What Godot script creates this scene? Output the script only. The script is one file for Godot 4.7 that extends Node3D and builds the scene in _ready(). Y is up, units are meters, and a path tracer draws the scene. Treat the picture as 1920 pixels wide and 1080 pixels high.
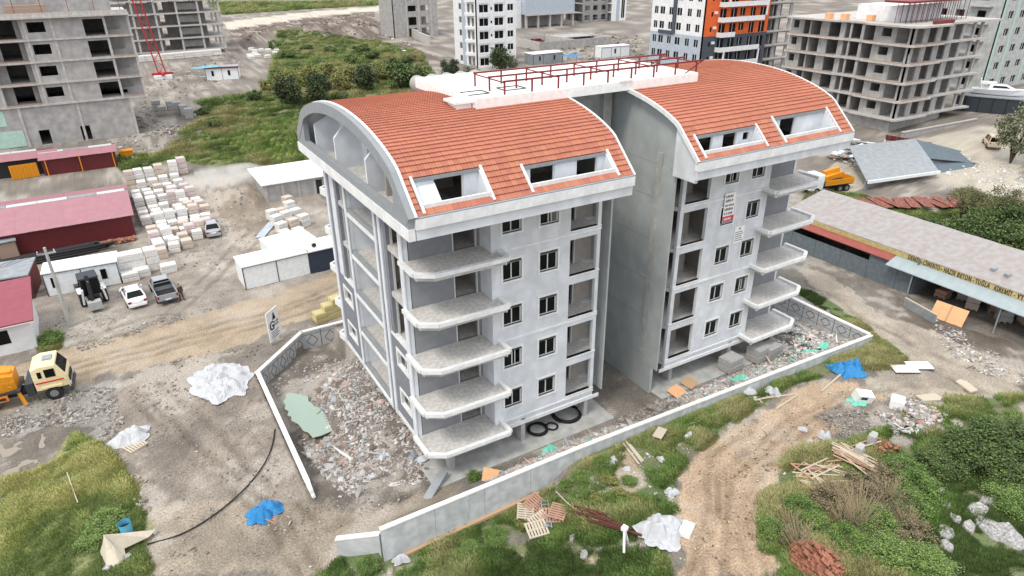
extends Node3D
# A drone view over a nearly finished apartment building with a red barrel roof, its rubble yard and the
# building sites round it. World frame: x along the street front of the building, y up, -z to its back.

const EYE := Vector3(-11.5, 29.54, 31.09)
const FOV := 45.94
var look := Basis.from_euler(Vector3(deg_to_rad(-26.3), deg_to_rad(-30.2), deg_to_rad(-0.48)))
var lens := 540.0 / tan(deg_to_rad(FOV) / 2.0)
var rng := RandomNumberGenerator.new()
var noise := FastNoiseLite.new()
var fine := FastNoiseLite.new()
var M := {}
var T := {}
var used := {}
var zones := []

# ---------------------------------------------------------------- mesh building
class MB:
	var v := PackedVector3Array()
	var n := PackedVector3Array()
	var c := PackedColorArray()
	var tint := Color.WHITE
	var tinted := false
	func tri(a: Vector3, b: Vector3, d: Vector3) -> void:
		var k := (b - a).cross(d - a).normalized()
		v.push_back(a); v.push_back(d); v.push_back(b)
		n.push_back(k); n.push_back(k); n.push_back(k)
		if tinted:
			c.push_back(tint); c.push_back(tint); c.push_back(tint)
	func quad(a: Vector3, b: Vector3, d: Vector3, e: Vector3) -> void:
		tri(a, b, d); tri(a, d, e)
	func hexa(p: Array) -> void:   # p: bottom ring 0..3 then top ring 4..7, counterclockwise from above
		quad(p[3], p[2], p[1], p[0]); quad(p[4], p[5], p[6], p[7])
		for i in 4:
			var j: int = (i + 1) % 4
			quad(p[i], p[j], p[j + 4], p[i + 4])
	func quad_of(a: Vector3, b: Vector3, d: Vector3, e: Vector3, t: float) -> MB:
		var k := (b - a).cross(e - a).normalized() * t
		hexa([a - k, b - k, d - k, e - k, a + k, b + k, d + k, e + k])
		return self
	func hexa_of(p: Array) -> MB:
		hexa(p)
		return self
	func box(lo: Vector3, hi: Vector3) -> MB:
		hexa([Vector3(lo.x, lo.y, hi.z), Vector3(hi.x, lo.y, hi.z), Vector3(hi.x, lo.y, lo.z), Vector3(lo.x, lo.y, lo.z), Vector3(lo.x, hi.y, hi.z), Vector3(hi.x, hi.y, hi.z), Vector3(hi.x, hi.y, lo.z), Vector3(lo.x, hi.y, lo.z)])
		return self
	func obox(t: Transform3D, s: Vector3) -> MB:
		var h := s * 0.5
		var p := []
		for y in [-1, 1]:
			for q in [[-1, 1], [1, 1], [1, -1], [-1, -1]]:
				p.append(t * Vector3(h.x * q[0], h.y * y, h.z * q[1]))
		hexa(p)
		return self
	func bar(a: Vector3, b: Vector3, w: float, h: float) -> MB:   # a beam from a to b
		var d := (b - a)
		var up := Vector3.UP if absf(d.normalized().y) < 0.95 else Vector3.RIGHT
		var x := d.normalized()
		var z := x.cross(up).normalized()
		var y := z.cross(x).normalized()
		return obox(Transform3D(Basis(x, y, z), (a + b) * 0.5), Vector3(d.length(), h, w))
	func cyl(a: Vector3, b: Vector3, ra: float, rb: float, seg := 10, caps := true) -> MB:
		var d := (b - a).normalized()
		var x := d.cross(Vector3.UP if absf(d.y) < 0.9 else Vector3.RIGHT).normalized()
		var z := x.cross(d).normalized()
		for i in seg:
			var t0 := TAU * i / seg
			var t1 := TAU * (i + 1) / seg
			var u0 := x * cos(t0) + z * sin(t0)
			var u1 := x * cos(t1) + z * sin(t1)
			var s := v.size()
			quad(a + u1 * ra, a + u0 * ra, b + u0 * rb, b + u1 * rb)
			for k in range(s, v.size()):   # rounded normals
				var w := v[k] - a
				n[k] = (w - d * w.dot(d)).normalized() if (w - d * w.dot(d)).length() > 0.0001 else n[k]
			if caps:
				tri(b, b + u1 * rb, b + u0 * rb)
				tri(a, a + u0 * ra, a + u1 * ra)
		return self
	func tube(pts: Array, r: float, seg := 6) -> MB:
		for i in pts.size() - 1:
			cyl(pts[i], pts[i + 1], r, r, seg, i == 0 or i == pts.size() - 2)
		return self
	func prism(poly: PackedVector2Array, y0: float, y1: float) -> MB:   # poly in x, z
		if Geometry2D.is_polygon_clockwise(poly):
			poly = poly.duplicate()
			poly.reverse()
		var ix := Geometry2D.triangulate_polygon(poly)
		for i in range(0, ix.size(), 3):
			var a := poly[ix[i]]
			var b := poly[ix[i + 1]]
			var d := poly[ix[i + 2]]
			if (b - a).cross(d - a) > 0.0:
				var q := b
				b = d
				d = q
			tri(Vector3(a.x, y1, a.y), Vector3(b.x, y1, b.y), Vector3(d.x, y1, d.y))
			tri(Vector3(a.x, y0, a.y), Vector3(d.x, y0, d.y), Vector3(b.x, y0, b.y))
		for i in poly.size():
			var a := poly[i]
			var b := poly[(i + 1) % poly.size()]
			quad(Vector3(b.x, y0, b.y), Vector3(a.x, y0, a.y), Vector3(a.x, y1, a.y), Vector3(b.x, y1, b.y))
		return self
	func mesh() -> ArrayMesh:
		var a := []
		a.resize(Mesh.ARRAY_MAX)
		a[Mesh.ARRAY_VERTEX] = v
		a[Mesh.ARRAY_NORMAL] = n
		if c.size() == v.size() and tinted:
			a[Mesh.ARRAY_COLOR] = c
		var m := ArrayMesh.new()
		m.add_surface_from_arrays(Mesh.PRIMITIVE_TRIANGLES, a)
		return m

func mb() -> MB: return MB.new()

func inst(called: String, mesh: Mesh, mat: Material, parent: Node, xf := Transform3D()) -> MeshInstance3D:
	var o := MeshInstance3D.new()
	o.mesh = mesh
	o.material_override = mat
	o.transform = xf
	o.name = called if parent != self else numbered(called)
	parent.add_child(o, true)
	return o
func part(parent: Node, called: String, b: MB, mat: Material, xf := Transform3D()) -> MeshInstance3D:
	return inst(called, b.mesh(), mat, parent, xf)
func bx(parent: Node, called: String, lo: Vector3, hi: Vector3, mat: Material) -> MeshInstance3D:
	return part(parent, called, mb().box(lo.min(hi), lo.max(hi)), mat)
func numbered(called: String) -> String:
	used[called] = used.get(called, -1) + 1
	return called if used[called] == 0 else "%s_%03d" % [called, used[called]]
func tag(o: Node, label: String, category: String, group := "", kind := "") -> Node:
	if label: o.set_meta("label", label)
	if category: o.set_meta("category", category)
	if group: o.set_meta("group", group)
	if kind: o.set_meta("kind", kind)
	return o
func thing(called: String, label: String, category: String, at := Vector3.ZERO, turn := 0.0, group := "") -> Node3D:
	var o := Node3D.new()
	o.name = numbered(called)
	add_child(o)
	o.position = at
	o.rotation.y = turn
	tag(o, label, category, group)
	return o
func single(called: String, b: MB, mat: Material, label: String, category: String, group := "", kind := "") -> MeshInstance3D:
	var o := inst(called, b.mesh(), mat, self)
	tag(o, label, category, group, kind)
	return o
func twin(src: Node3D, at: Vector3, turn: float, label := "") -> Node3D:
	var o: Node3D = src.duplicate()
	var base := str(src.name)
	if base.length() > 4 and base.substr(base.length() - 4, 1) == "_" and base.right(3).is_valid_int():
		base = base.left(base.length() - 4)
	o.name = numbered(base)
	add_child(o)
	o.position = at
	o.rotation.y = turn
	if label: o.set_meta("label", label)
	return o

# ---------------------------------------------------------------- materials
func noise_tex(freq: float, lo: float, hi: float, oct := 5, size := 512, seed_ := 1, normal := false, bump := 4.0, tint_lo := Color.WHITE) -> NoiseTexture2D:
	var f := FastNoiseLite.new()
	f.noise_type = FastNoiseLite.TYPE_SIMPLEX_SMOOTH
	f.frequency = freq
	f.fractal_octaves = oct
	f.seed = seed_
	var t := NoiseTexture2D.new()
	t.width = size
	t.height = size
	t.seamless = true
	t.noise = f
	if normal:
		t.as_normal_map = true
		t.bump_strength = bump
	else:
		var g := Gradient.new()
		g.set_color(0, Color(lo, lo, lo) * tint_lo)
		g.set_color(1, Color(hi, hi, hi))
		g.set_offset(0, 0.22)
		g.set_offset(1, 0.78)
		t.color_ramp = g
	return t
func mk(key: String, col: Color, rough := 0.85, tex := "", scale := 0.3, metal := 0.0, nor := "", nscale := 1.0) -> StandardMaterial3D:
	var m := StandardMaterial3D.new()
	m.resource_name = key
	m.albedo_color = col
	m.roughness = rough
	m.metallic = metal
	if tex:
		m.albedo_texture = T[tex]
		m.uv1_triplanar = true
		m.uv1_world_triplanar = true
		m.uv1_scale = Vector3.ONE * scale
	if nor:
		m.normal_enabled = true
		m.normal_texture = T[nor]
		m.normal_scale = nscale
	M[key] = m
	return m
func rgb(r: int, g: int, b: int) -> Color: return Color(r / 255.0, g / 255.0, b / 255.0)
func lin(r: int, g: int, b: int) -> Color: return rgb(r, g, b).srgb_to_linear()
func setup_materials() -> void:
	T.soft = noise_tex(0.008, 0.95, 1.0, 6)
	T.blotch = noise_tex(0.01, 0.89, 1.0, 6, 512, 3)
	T.worn = noise_tex(0.02, 0.65, 1.0, 6, 512, 7)
	T.grain = noise_tex(0.06, 0.85, 1.0, 4, 512, 5)
	T.earth = noise_tex(0.025, 0.8, 1.0, 6, 1024, 9)
	T.rust = noise_tex(0.015, 0.95, 1.0, 5, 512, 11, false, 1.0, Color(1.0, 0.94, 0.9))
	T.n_rough = noise_tex(0.03, 0, 1, 5, 512, 13, true, 8.0)
	T.n_fine = noise_tex(0.08, 0, 1, 4, 512, 15, true, 4.0)
	mk("plaster", rgb(218, 222, 226), 0.9, "soft", 0.22)
	mk("gable_white", rgb(226, 231, 237), 0.9, "soft", 0.22)
	mk("trim_white", rgb(234, 236, 236), 0.8, "soft", 0.5)
	mk("panel_grey", rgb(128, 132, 140), 0.85, "soft", 0.3)
	mk("balcony_grey", rgb(136, 138, 142), 0.9, "soft", 0.3)
	mk("ring_grey", rgb(146, 151, 155), 0.85, "soft", 0.4)
	mk("screed", rgb(208, 206, 202), 0.95, "blotch", 0.5)
	mk("room", rgb(168, 162, 154), 0.95, "soft", 0.3)
	mk("concrete", rgb(186, 187, 184), 0.9, "blotch", 0.18)
	mk("cement_grey", rgb(172, 175, 174), 0.9, "blotch", 0.16)
	mk("block_wall", rgb(176, 182, 182), 0.92, "soft", 0.12)
	mk("joint", rgb(142, 148, 148), 0.95)
	mk("fence_white", rgb(200, 204, 205), 0.9, "blotch", 0.2)
	mk("fence_cap", rgb(232, 230, 226), 0.85, "soft", 0.6)
	mk("fence_panel", rgb(186, 188, 190), 0.9, "soft", 0.6)
	mk("fence_joint", rgb(104, 106, 108), 0.95)
	mk("tile", rgb(194, 124, 100), 0.85, "grain", 0.9)
	M.tile.vertex_color_use_as_albedo = true
	mk("tile_under", rgb(120, 60, 48), 0.9)
	mk("flash_red", rgb(96, 30, 32), 0.7)
	mk("steel_red", rgb(128, 36, 38), 0.55, "grain", 0.8)
	mk("glass", rgb(20, 23, 24), 0.1)
	M.glass.metallic_specular = 0.3
	mk("frame_white", rgb(205, 206, 205), 0.6)
	mk("shutter", rgb(58, 72, 64), 0.6)
	mk("dark", rgb(34, 34, 36), 0.8)
	mk("black_rubber", rgb(24, 25, 27), 0.7)
	mk("tank", rgb(162, 160, 154), 0.5, "soft", 0.7)
	mk("raw", rgb(176, 174, 172), 0.95, "blotch", 0.12)
	mk("raw_slab", rgb(190, 186, 182), 0.95, "blotch", 0.2)
	mk("raw_wood", rgb(176, 150, 132), 0.9, "grain", 0.5)
	mk("raw_mint", rgb(178, 208, 196), 0.9, "soft", 0.3)
	mk("shed_pink", rgb(164, 116, 124), 0.55, "soft", 0.15)
	mk("shed_red", rgb(96, 26, 30), 0.6, "soft", 0.3)
	mk("shed_clear", rgb(196, 208, 204), 0.5, "soft", 0.4)
	mk("white_metal", rgb(234, 238, 240), 0.5, "soft", 0.4)
	mk("white_roof", rgb(246, 246, 244), 0.6, "soft", 0.4)
	mk("steel_dark", rgb(46, 54, 62), 0.5)
	mk("navy", rgb(46, 58, 78), 0.6, "grain", 0.9)
	mk("grey_metal", rgb(120, 128, 132), 0.5, "soft", 0.3)
	mk("depot_roof", rgb(160, 159, 160), 0.8, "rust", 0.14)
	mk("depot_wall", rgb(108, 118, 124), 0.6, "blotch", 0.3)
	mk("depot_soffit", rgb(158, 170, 173), 0.6, "soft", 0.3)
	mk("sign_ochre", rgb(196, 178, 122), 0.7, "blotch", 0.4)
	mk("awning_red", rgb(158, 84, 76), 0.7, "blotch", 0.4)
	mk("rust_roof", rgb(164, 104, 90), 0.85, "worn", 0.25)
	mk("tin", rgb(158, 164, 168), 0.5, "blotch", 0.2, 0.2)
	mk("tin_blue", rgb(92, 106, 116), 0.55, "blotch", 0.2)
	mk("wood", rgb(196, 164, 130), 0.9, "grain", 0.8)
	mk("wood_pale", rgb(206, 194, 174), 0.9, "grain", 0.8)
	mk("wood_pink", rgb(188, 148, 128), 0.9, "grain", 0.8)
	mk("orange_board", rgb(232, 178, 132), 0.8, "soft", 0.5)
	mk("tarp_white", rgb(192, 194, 198), 0.6, "soft", 0.8)
	mk("tarp_beige", rgb(206, 196, 178), 0.8, "soft", 0.8)
	mk("tarp_blue", rgb(40, 134, 196), 0.55, "blotch", 0.9)
	mk("tarp_green", rgb(120, 206, 184), 0.6, "soft", 0.8)
	mk("barrel_blue", rgb(96, 176, 208), 0.5)
	mk("wrap", rgb(226, 224, 220), 0.5, "blotch", 0.7)
	mk("wrap_tan", rgb(206, 192, 180), 0.6, "blotch", 0.7)
	mk("wrap_pink", rgb(208, 192, 190), 0.6, "blotch", 0.7)
	mk("wrap_grey", rgb(170, 170, 168), 0.85, "blotch", 0.7)
	mk("blocks_yellow", rgb(206, 192, 140), 0.85, "grain", 0.8)
	mk("paint_white", rgb(236, 236, 240), 0.25)
	mk("paint_silver", rgb(176, 180, 184), 0.3, "", 0.3, 0.4)
	mk("paint_beige", rgb(206, 190, 164), 0.35)
	mk("paint_cream", rgb(238, 222, 176), 0.4, "soft", 0.8)
	mk("paint_yellow", rgb(228, 150, 22), 0.45, "blotch", 0.8)
	mk("paint_orange", rgb(232, 130, 40), 0.45, "blotch", 0.8)
	mk("paint_red", rgb(196, 50, 40), 0.5)
	mk("rim", rgb(150, 152, 154), 0.4, "", 0.3, 0.6)
	mk("lamp_red", rgb(140, 20, 24), 0.3)
	mk("bark", rgb(96, 82, 68), 0.95, "worn", 0.9)
	mk("twig", rgb(186, 168, 136), 0.95, "grain", 1.0)
	mk("white_paint", rgb(236, 236, 236), 0.7)
	mk("letter_dark", rgb(46, 34, 30), 0.8)
	mk("letter_grey", rgb(110, 112, 116), 0.8)
	mk("sign_red", rgb(206, 62, 70), 0.7)
	mk("facade_orange", rgb(226, 104, 48), 0.8, "soft", 0.2)
	mk("facade_blue", rgb(176, 186, 198), 0.85, "soft", 0.2)
	mk("facade_slate", rgb(76, 82, 92), 0.85, "soft", 0.2)
	mk("facade_white", rgb(230, 231, 233), 0.85, "soft", 0.2)
	mk("pale_green", rgb(186, 189, 188), 0.85, "blotch", 0.15)
	mk("crane_red", rgb(176, 36, 42), 0.55)
	mk("stone", rgb(190, 188, 186), 0.95, "worn", 0.5)
	mk("rust_beam", rgb(112, 66, 54), 0.85, "worn", 0.7)
	mk("terracotta", rgb(184, 124, 100), 0.9, "worn", 0.7)
	mk("water_green", rgb(150, 170, 157), 0.06)
	mk("water_mud", rgb(140, 130, 116), 0.14)
	mk("tinted", Color.WHITE, 0.92, "grain", 0.9)
	M.tinted.vertex_color_use_as_albedo = true
	mk("leaf", Color.WHITE, 0.75)
	M.leaf.vertex_color_use_as_albedo = true
	M.leaf.backlight_enabled = true
	M.leaf.backlight = Color(0.12, 0.14, 0.04)
	mk("ground", Color.WHITE, 0.96, "earth", 0.22, 0.0, "n_rough", 0.8)
	M.ground.vertex_color_use_as_albedo = true
	M.ground.detail_enabled = true
	M.ground.detail_albedo = T.grain
	M.ground.detail_blend_mode = BaseMaterial3D.BLEND_MODE_MUL
	M.ground.detail_uv_layer = BaseMaterial3D.DETAIL_UV_2
	M.ground.uv2_triplanar = true
	M.ground.uv2_world_triplanar = true
	M.ground.uv2_scale = Vector3.ONE * 0.9
	T.patch = noise_tex(0.014, 0.95, 1.0, 6, 512, 23)
	weather(["plaster", "gable_white", "block_wall", "fence_white", "concrete", "raw", "trim_white", "screed"])

func weather(keys: Array) -> void:   # broad plaster patches over the fine mottling
	for k in keys:
		M[k].detail_enabled = true
		M[k].detail_albedo = T.patch
		M[k].detail_blend_mode = BaseMaterial3D.BLEND_MODE_MUL
		M[k].detail_uv_layer = BaseMaterial3D.DETAIL_UV_2
		M[k].uv2_triplanar = true
		M[k].uv2_world_triplanar = true
		M[k].uv2_scale = Vector3(0.09, 0.05, 0.09)

# ---------------------------------------------------------------- terrain and pixels to places
func ss(a: float, b: float, x: float) -> float: return smoothstep(a, b, x)
func th(x: float, z: float) -> float:
	var t := Vector2(x - EYE.x, z - EYE.z).length()
	var h := 4.0 * ss(80, 140, t) + 0.01 * maxf(0, t - 140)
	if z > 4.65:
		h += ss(4.5, 8.8, x) * lerpf(1.5, 0.95, ss(8, 37, x)) * (1.0 - ss(45, 70, x))
	elif x > 37.4:
		h += 0.95 * (1.0 - ss(45, 70, x)) * ss(-30, -5, z)
	elif x > -6.2 and x < 1.0 and z < -0.5 and z > -22.15 and z > -17.6 - 0.979 * (x + 6.3):
		h += (1.0 - ss(-7.0, -0.5, z)) * lerpf(-1.3, lerpf(-1.5, 1.3, ss(-19.5, -12.5, z)), ss(-4.5, 0.4, x))
	elif z > 0.6 and x > -6.6:
		h += lerpf(1.6, 0.75, ss(9, 36, x)) * ss(1.2, 4.3, z) * ss(-6.6, -2.0, x)
	for m in MOUNDS:
		var dx: float = (x - m[0]) / m[2]
		var dz: float = (z - m[1]) / m[3]
		if absf(dx) < 1.0 and absf(dz) < 1.0:
			h += m[4] * maxf(0.0, 1.0 - dx * dx - dz * dz) * (0.75 + 0.5 * noise.get_noise_2d(x * 3.0, z * 3.0))
	return h
const MOUNDS := [[0.3, -61.0, 4.0, 5.0, 1.5], [2.6, -67.0, 3.0, 3.0, 1.1], [-4.0, -92.0, 6.0, 3.0, 1.2], [3.5, -95.0, 5.0, 3.0, 1.0], [43.0, -1.0, 3.0, 3.0, 0.3], [46.0, -205.0, 24.0, 20.0, 3.4], [66.0, -222.0, 20.0, 18.0, 3.0]]
func gp(px: float, py: float) -> Vector3:   # the place on the terrain that a photo pixel (1920 wide) points at
	var d := look * Vector3((px - 960.0) / lens, (540.0 - py) / lens, -1.0)
	var h := 0.0
	var p := Vector3.ZERO
	for i in 30:
		p = EYE + d * ((h - EYE.y) / d.y)
		h = lerpf(h, th(p.x, p.z), 0.5)
	return Vector3(p.x, th(p.x, p.z), p.z)
func gh(px: float, py: float, h: float) -> Vector3:
	var d := look * Vector3((px - 960.0) / lens, (540.0 - py) / lens, -1.0)
	return EYE + d * ((h - EYE.y) / d.y)
func on(x: float, z: float) -> Vector3: return Vector3(x, th(x, z), z)
func turn_of(a: Vector3, b: Vector3) -> float: return atan2(-(b.z - a.z), b.x - a.x)   # local +x from a to b
func px_poly(p: Array) -> PackedVector2Array:
	var o := PackedVector2Array()
	for i in range(0, p.size(), 2):
		var g := gp(p[i], p[i + 1])
		o.push_back(Vector2(g.x, g.z))
	return o
func bounds(p: PackedVector2Array) -> Rect2:
	var r := Rect2(p[0], Vector2.ZERO)
	for q in p: r = r.expand(q)
	return r
func inside_points(p: PackedVector2Array, count: int) -> Array:
	var r := bounds(p)
	var o := []
	var tries := 0
	while o.size() < count and tries < count * 12:
		tries += 1
		var q := Vector2(rng.randf_range(r.position.x, r.end.x), rng.randf_range(r.position.y, r.end.y))
		if Geometry2D.is_point_in_polygon(q, p): o.append(q)
	return o

func _ready() -> void:
	rng.seed = 20240
	noise.seed = 5
	noise.frequency = 0.12
	noise.fractal_octaves = 4
	fine.seed = 8
	fine.frequency = 0.7
	fine.fractal_octaves = 3
	var cam := Camera3D.new()
	cam.name = "camera"
	cam.fov = FOV
	cam.near = 0.5
	cam.far = 2500.0
	cam.transform = Transform3D(look, EYE)
	add_child(cam)
	cam.current = true
	var env := Environment.new()
	env.background_mode = Environment.BG_SKY
	var sm := ProceduralSkyMaterial.new()
	sm.sky_top_color = Color(0.97, 0.98, 1.0)
	sm.sky_horizon_color = Color(0.76, 0.77, 0.79)
	sm.sky_curve = 0.3
	sm.ground_bottom_color = Color(0.5, 0.48, 0.45)
	sm.ground_horizon_color = Color(0.8, 0.8, 0.8)
	var sky := Sky.new()
	sky.sky_material = sm
	env.sky = sky
	env.background_energy_multiplier = 1.3
	env.tonemap_mode = Environment.TONE_MAPPER_LINEAR
	env.tonemap_exposure = 1.33
	env.sdfgi_enabled = true
	env.ssao_enabled = true
	env.ssil_enabled = true
	var we := WorldEnvironment.new()
	we.name = "world_environment"
	we.environment = env
	add_child(we)
	var sun := DirectionalLight3D.new()
	sun.name = "sun"
	sun.light_energy = 0.5
	sun.light_color = Color(1.0, 0.97, 0.92)
	sun.light_angular_distance = 14.0
	sun.shadow_enabled = true
	sun.rotation_degrees = Vector3(-56, -68, 0)
	add_child(sun)
	setup_materials()
	build_ground()
	build_main()
	build_fences()
	build_background()
	build_left_yard()
	build_right_side()
	build_clutter()
	build_plants()

# ---------------------------------------------------------------- ground
func zone(kind: String, a: Color, b: Color, px: Array) -> void:
	var p := px_poly(px)
	zones.append({"k": kind, "a": a, "b": b, "p": p, "r": bounds(p)})
func steps(lo: float, hi: float, a: float, b: float, s: float, grow: float, cap: float, extra: Array) -> Array:
	var o := []
	var x := a
	while x < b:
		o.append(x)
		x += s
	var d := s
	while x < hi:
		o.append(x)
		d = minf(d * grow, cap)
		x += d
	o.append(hi)
	d = s
	x = a - s
	while x > lo:
		o.append(x)
		d = minf(d * grow, cap)
		x -= d
	o.append(lo)
	o = o.filter(func(q): return extra.all(func(e): return absf(q - e) > s * 0.3))
	o.append_array(extra)
	o.sort()
	return o
func define_zones() -> void:
	zone("g", lin(152, 142, 130), lin(134, 124, 112), [60, 560, 240, 470, 330, 340, 470, 300, 600, 340, 640, 480, 600, 540, 300, 610, 130, 640, 60, 640])
	zone("g", lin(168, 165, 158), lin(156, 153, 147), [330, 335, 400, 312, 470, 305, 500, 330, 470, 345, 390, 360])
	zone("g", lin(146, 130, 112), lin(128, 116, 100), [390, 352, 470, 345, 520, 420, 560, 440, 480, 470, 410, 440])
	zone("g", lin(120, 109, 98), lin(146, 134, 120), [225, 720, 370, 670, 490, 690, 600, 930, 560, 1000, 300, 1060, 280, 900, 230, 830])
	zone("g", lin(154, 140, 120), lin(134, 122, 106), [270, 950, 600, 930, 840, 880, 860, 930, 640, 1000, 630, 1080, 270, 1080])
	zone("r", lin(166, 146, 118), lin(148, 130, 106), [0, 700, 110, 655, 330, 603, 520, 553, 640, 500, 650, 550, 600, 588, 520, 618, 440, 652, 330, 678, 200, 702, 120, 742, 0, 790])
	zone("g", lin(150, 145, 138), lin(132, 127, 120), [0, 780, 120, 722, 220, 715, 235, 800, 200, 850, 100, 830, 0, 820])
	zone("g", lin(116, 108, 96), lin(104, 96, 86), [0, 835, 90, 800, 190, 800, 190, 850, 110, 900, 60, 885, 0, 915])
	zone("m", lin(136, 138, 80), lin(112, 122, 66), [0, 900, 60, 885, 110, 862, 140, 815, 180, 830, 210, 850, 240, 900, 275, 960, 270, 1010, 290, 1080, 0, 1080])
	zone("m", lin(106, 116, 68), lin(90, 100, 60), [215, 302, 240, 330, 330, 300, 400, 312, 470, 303, 620, 335, 640, 200, 560, 180, 380, 190, 370, 230, 300, 290, 230, 290])
	zone("m", lin(98, 106, 66), lin(120, 114, 86), [360, 190, 500, 170, 520, 60, 700, 75, 790, 100, 830, 180, 560, 260, 480, 255])
	zone("g", lin(128, 116, 98), lin(104, 102, 70), [440, 262, 560, 205, 580, 270, 520, 305])
	zone("g", lin(112, 97, 86), lin(94, 82, 72), [430, 52, 560, 34, 700, 20, 760, 75, 840, 120, 780, 110, 700, 80, 520, 62, 480, 85, 430, 110])
	zone("r", lin(196, 184, 166), lin(180, 170, 154), [415, 42, 560, 24, 740, 9, 740, 18, 600, 30, 430, 56])
	zone("m", lin(112, 126, 84), lin(98, 112, 76), [380, 0, 740, 0, 740, 8, 600, 16, 420, 28])
	zone("g", lin(128, 120, 110), lin(108, 100, 92), [960, 40, 1230, 10, 1230, 120, 900, 130])
	zone("r", lin(178, 168, 150), lin(160, 151, 135), [1500, 345, 1600, 285, 1720, 262, 1860, 235, 1920, 225, 1920, 380, 1760, 335, 1640, 345, 1560, 370])
	zone("m", lin(104, 128, 68), lin(92, 114, 62), [1760, 60, 1870, 20, 1870, 110, 1780, 120])
	zone("m", lin(92, 106, 60), lin(110, 108, 76), [1500, 400, 1520, 355, 1600, 360, 1760, 400, 1800, 350, 1920, 380, 1920, 500, 1700, 450])
	zone("r", lin(168, 156, 138), lin(146, 134, 118), [1490, 500, 1560, 520, 1640, 585, 1720, 610, 1920, 700, 1920, 770, 1700, 765, 1600, 740, 1650, 690, 1640, 640, 1560, 560])
	zone("g", lin(92, 82, 72), lin(108, 96, 84), [1690, 560, 1740, 590, 1920, 650, 1920, 690, 1780, 640, 1680, 590])
	zone("m", lin(84, 106, 48), lin(104, 112, 64), [1490, 545, 1520, 545, 1610, 600, 1660, 640, 1700, 672, 1680, 692, 1580, 690, 1640, 645, 1560, 590])
	zone("m", lin(84, 104, 50), lin(112, 112, 70), [635, 1045, 1000, 925, 1130, 850, 1260, 770, 1390, 730, 1500, 690, 1640, 645, 1600, 690, 1480, 720, 1390, 780, 1300, 850, 1260, 900, 1270, 960, 1220, 1012, 1180, 1010, 960, 1000, 700, 1060])
	zone("m", lin(82, 102, 46), lin(108, 110, 66), [600, 1080, 640, 1040, 760, 1050, 1000, 1015, 1230, 1022, 1260, 1080])
	zone("g", lin(166, 146, 118), lin(150, 132, 108), [1110, 880, 1200, 850, 1230, 900, 1180, 960, 1120, 940])
	zone("g", lin(170, 152, 126), lin(148, 134, 110), [700, 1080, 880, 1060, 990, 1044, 1100, 1040, 1110, 1048, 990, 1056, 860, 1078])
	zone("m", lin(84, 106, 46), lin(108, 110, 70), [1400, 1080, 1425, 940, 1480, 850, 1600, 830, 1780, 750, 1930, 740, 1930, 1080])
	zone("r", lin(186, 158, 126), lin(166, 140, 111), [1262, 1080, 1275, 960, 1300, 870, 1380, 800, 1500, 730, 1600, 718, 1700, 760, 1640, 790, 1560, 825, 1470, 865, 1430, 930, 1440, 1000, 1470, 1080])
	zone("g", lin(150, 142, 130), lin(130, 120, 108), [1530, 775, 1620, 745, 1800, 750, 1800, 830, 1640, 830])
	zone("g", lin(122, 112, 102), lin(100, 92, 84), [500, 700, 580, 630, 650, 645, 800, 860, 850, 900, 650, 960, 592, 918])
	zone("g", lin(140, 134, 128), lin(122, 116, 108), [840, 905, 1000, 860, 1240, 745, 1500, 640, 1600, 640, 1400, 735, 1060, 870, 870, 940])
func pale(c: Color) -> Color:   # dusty, washed out earth
	var g := c.get_luminance()
	return c.lerp(Color(g, g, g), 0.22) * 1.7
func zone_at(x: float, z: float) -> int:
	var q := Vector2(x + 0.9 * noise.get_noise_2d(x, z) + 0.4 * fine.get_noise_2d(x, z), z + 0.9 * noise.get_noise_2d(x + 400, z) + 0.4 * fine.get_noise_2d(x, z + 300))
	var hit := -1
	for i in zones.size():
		if zones[i].r.has_point(q) and Geometry2D.is_point_in_polygon(q, zones[i].p): hit = i
	return hit
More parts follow.
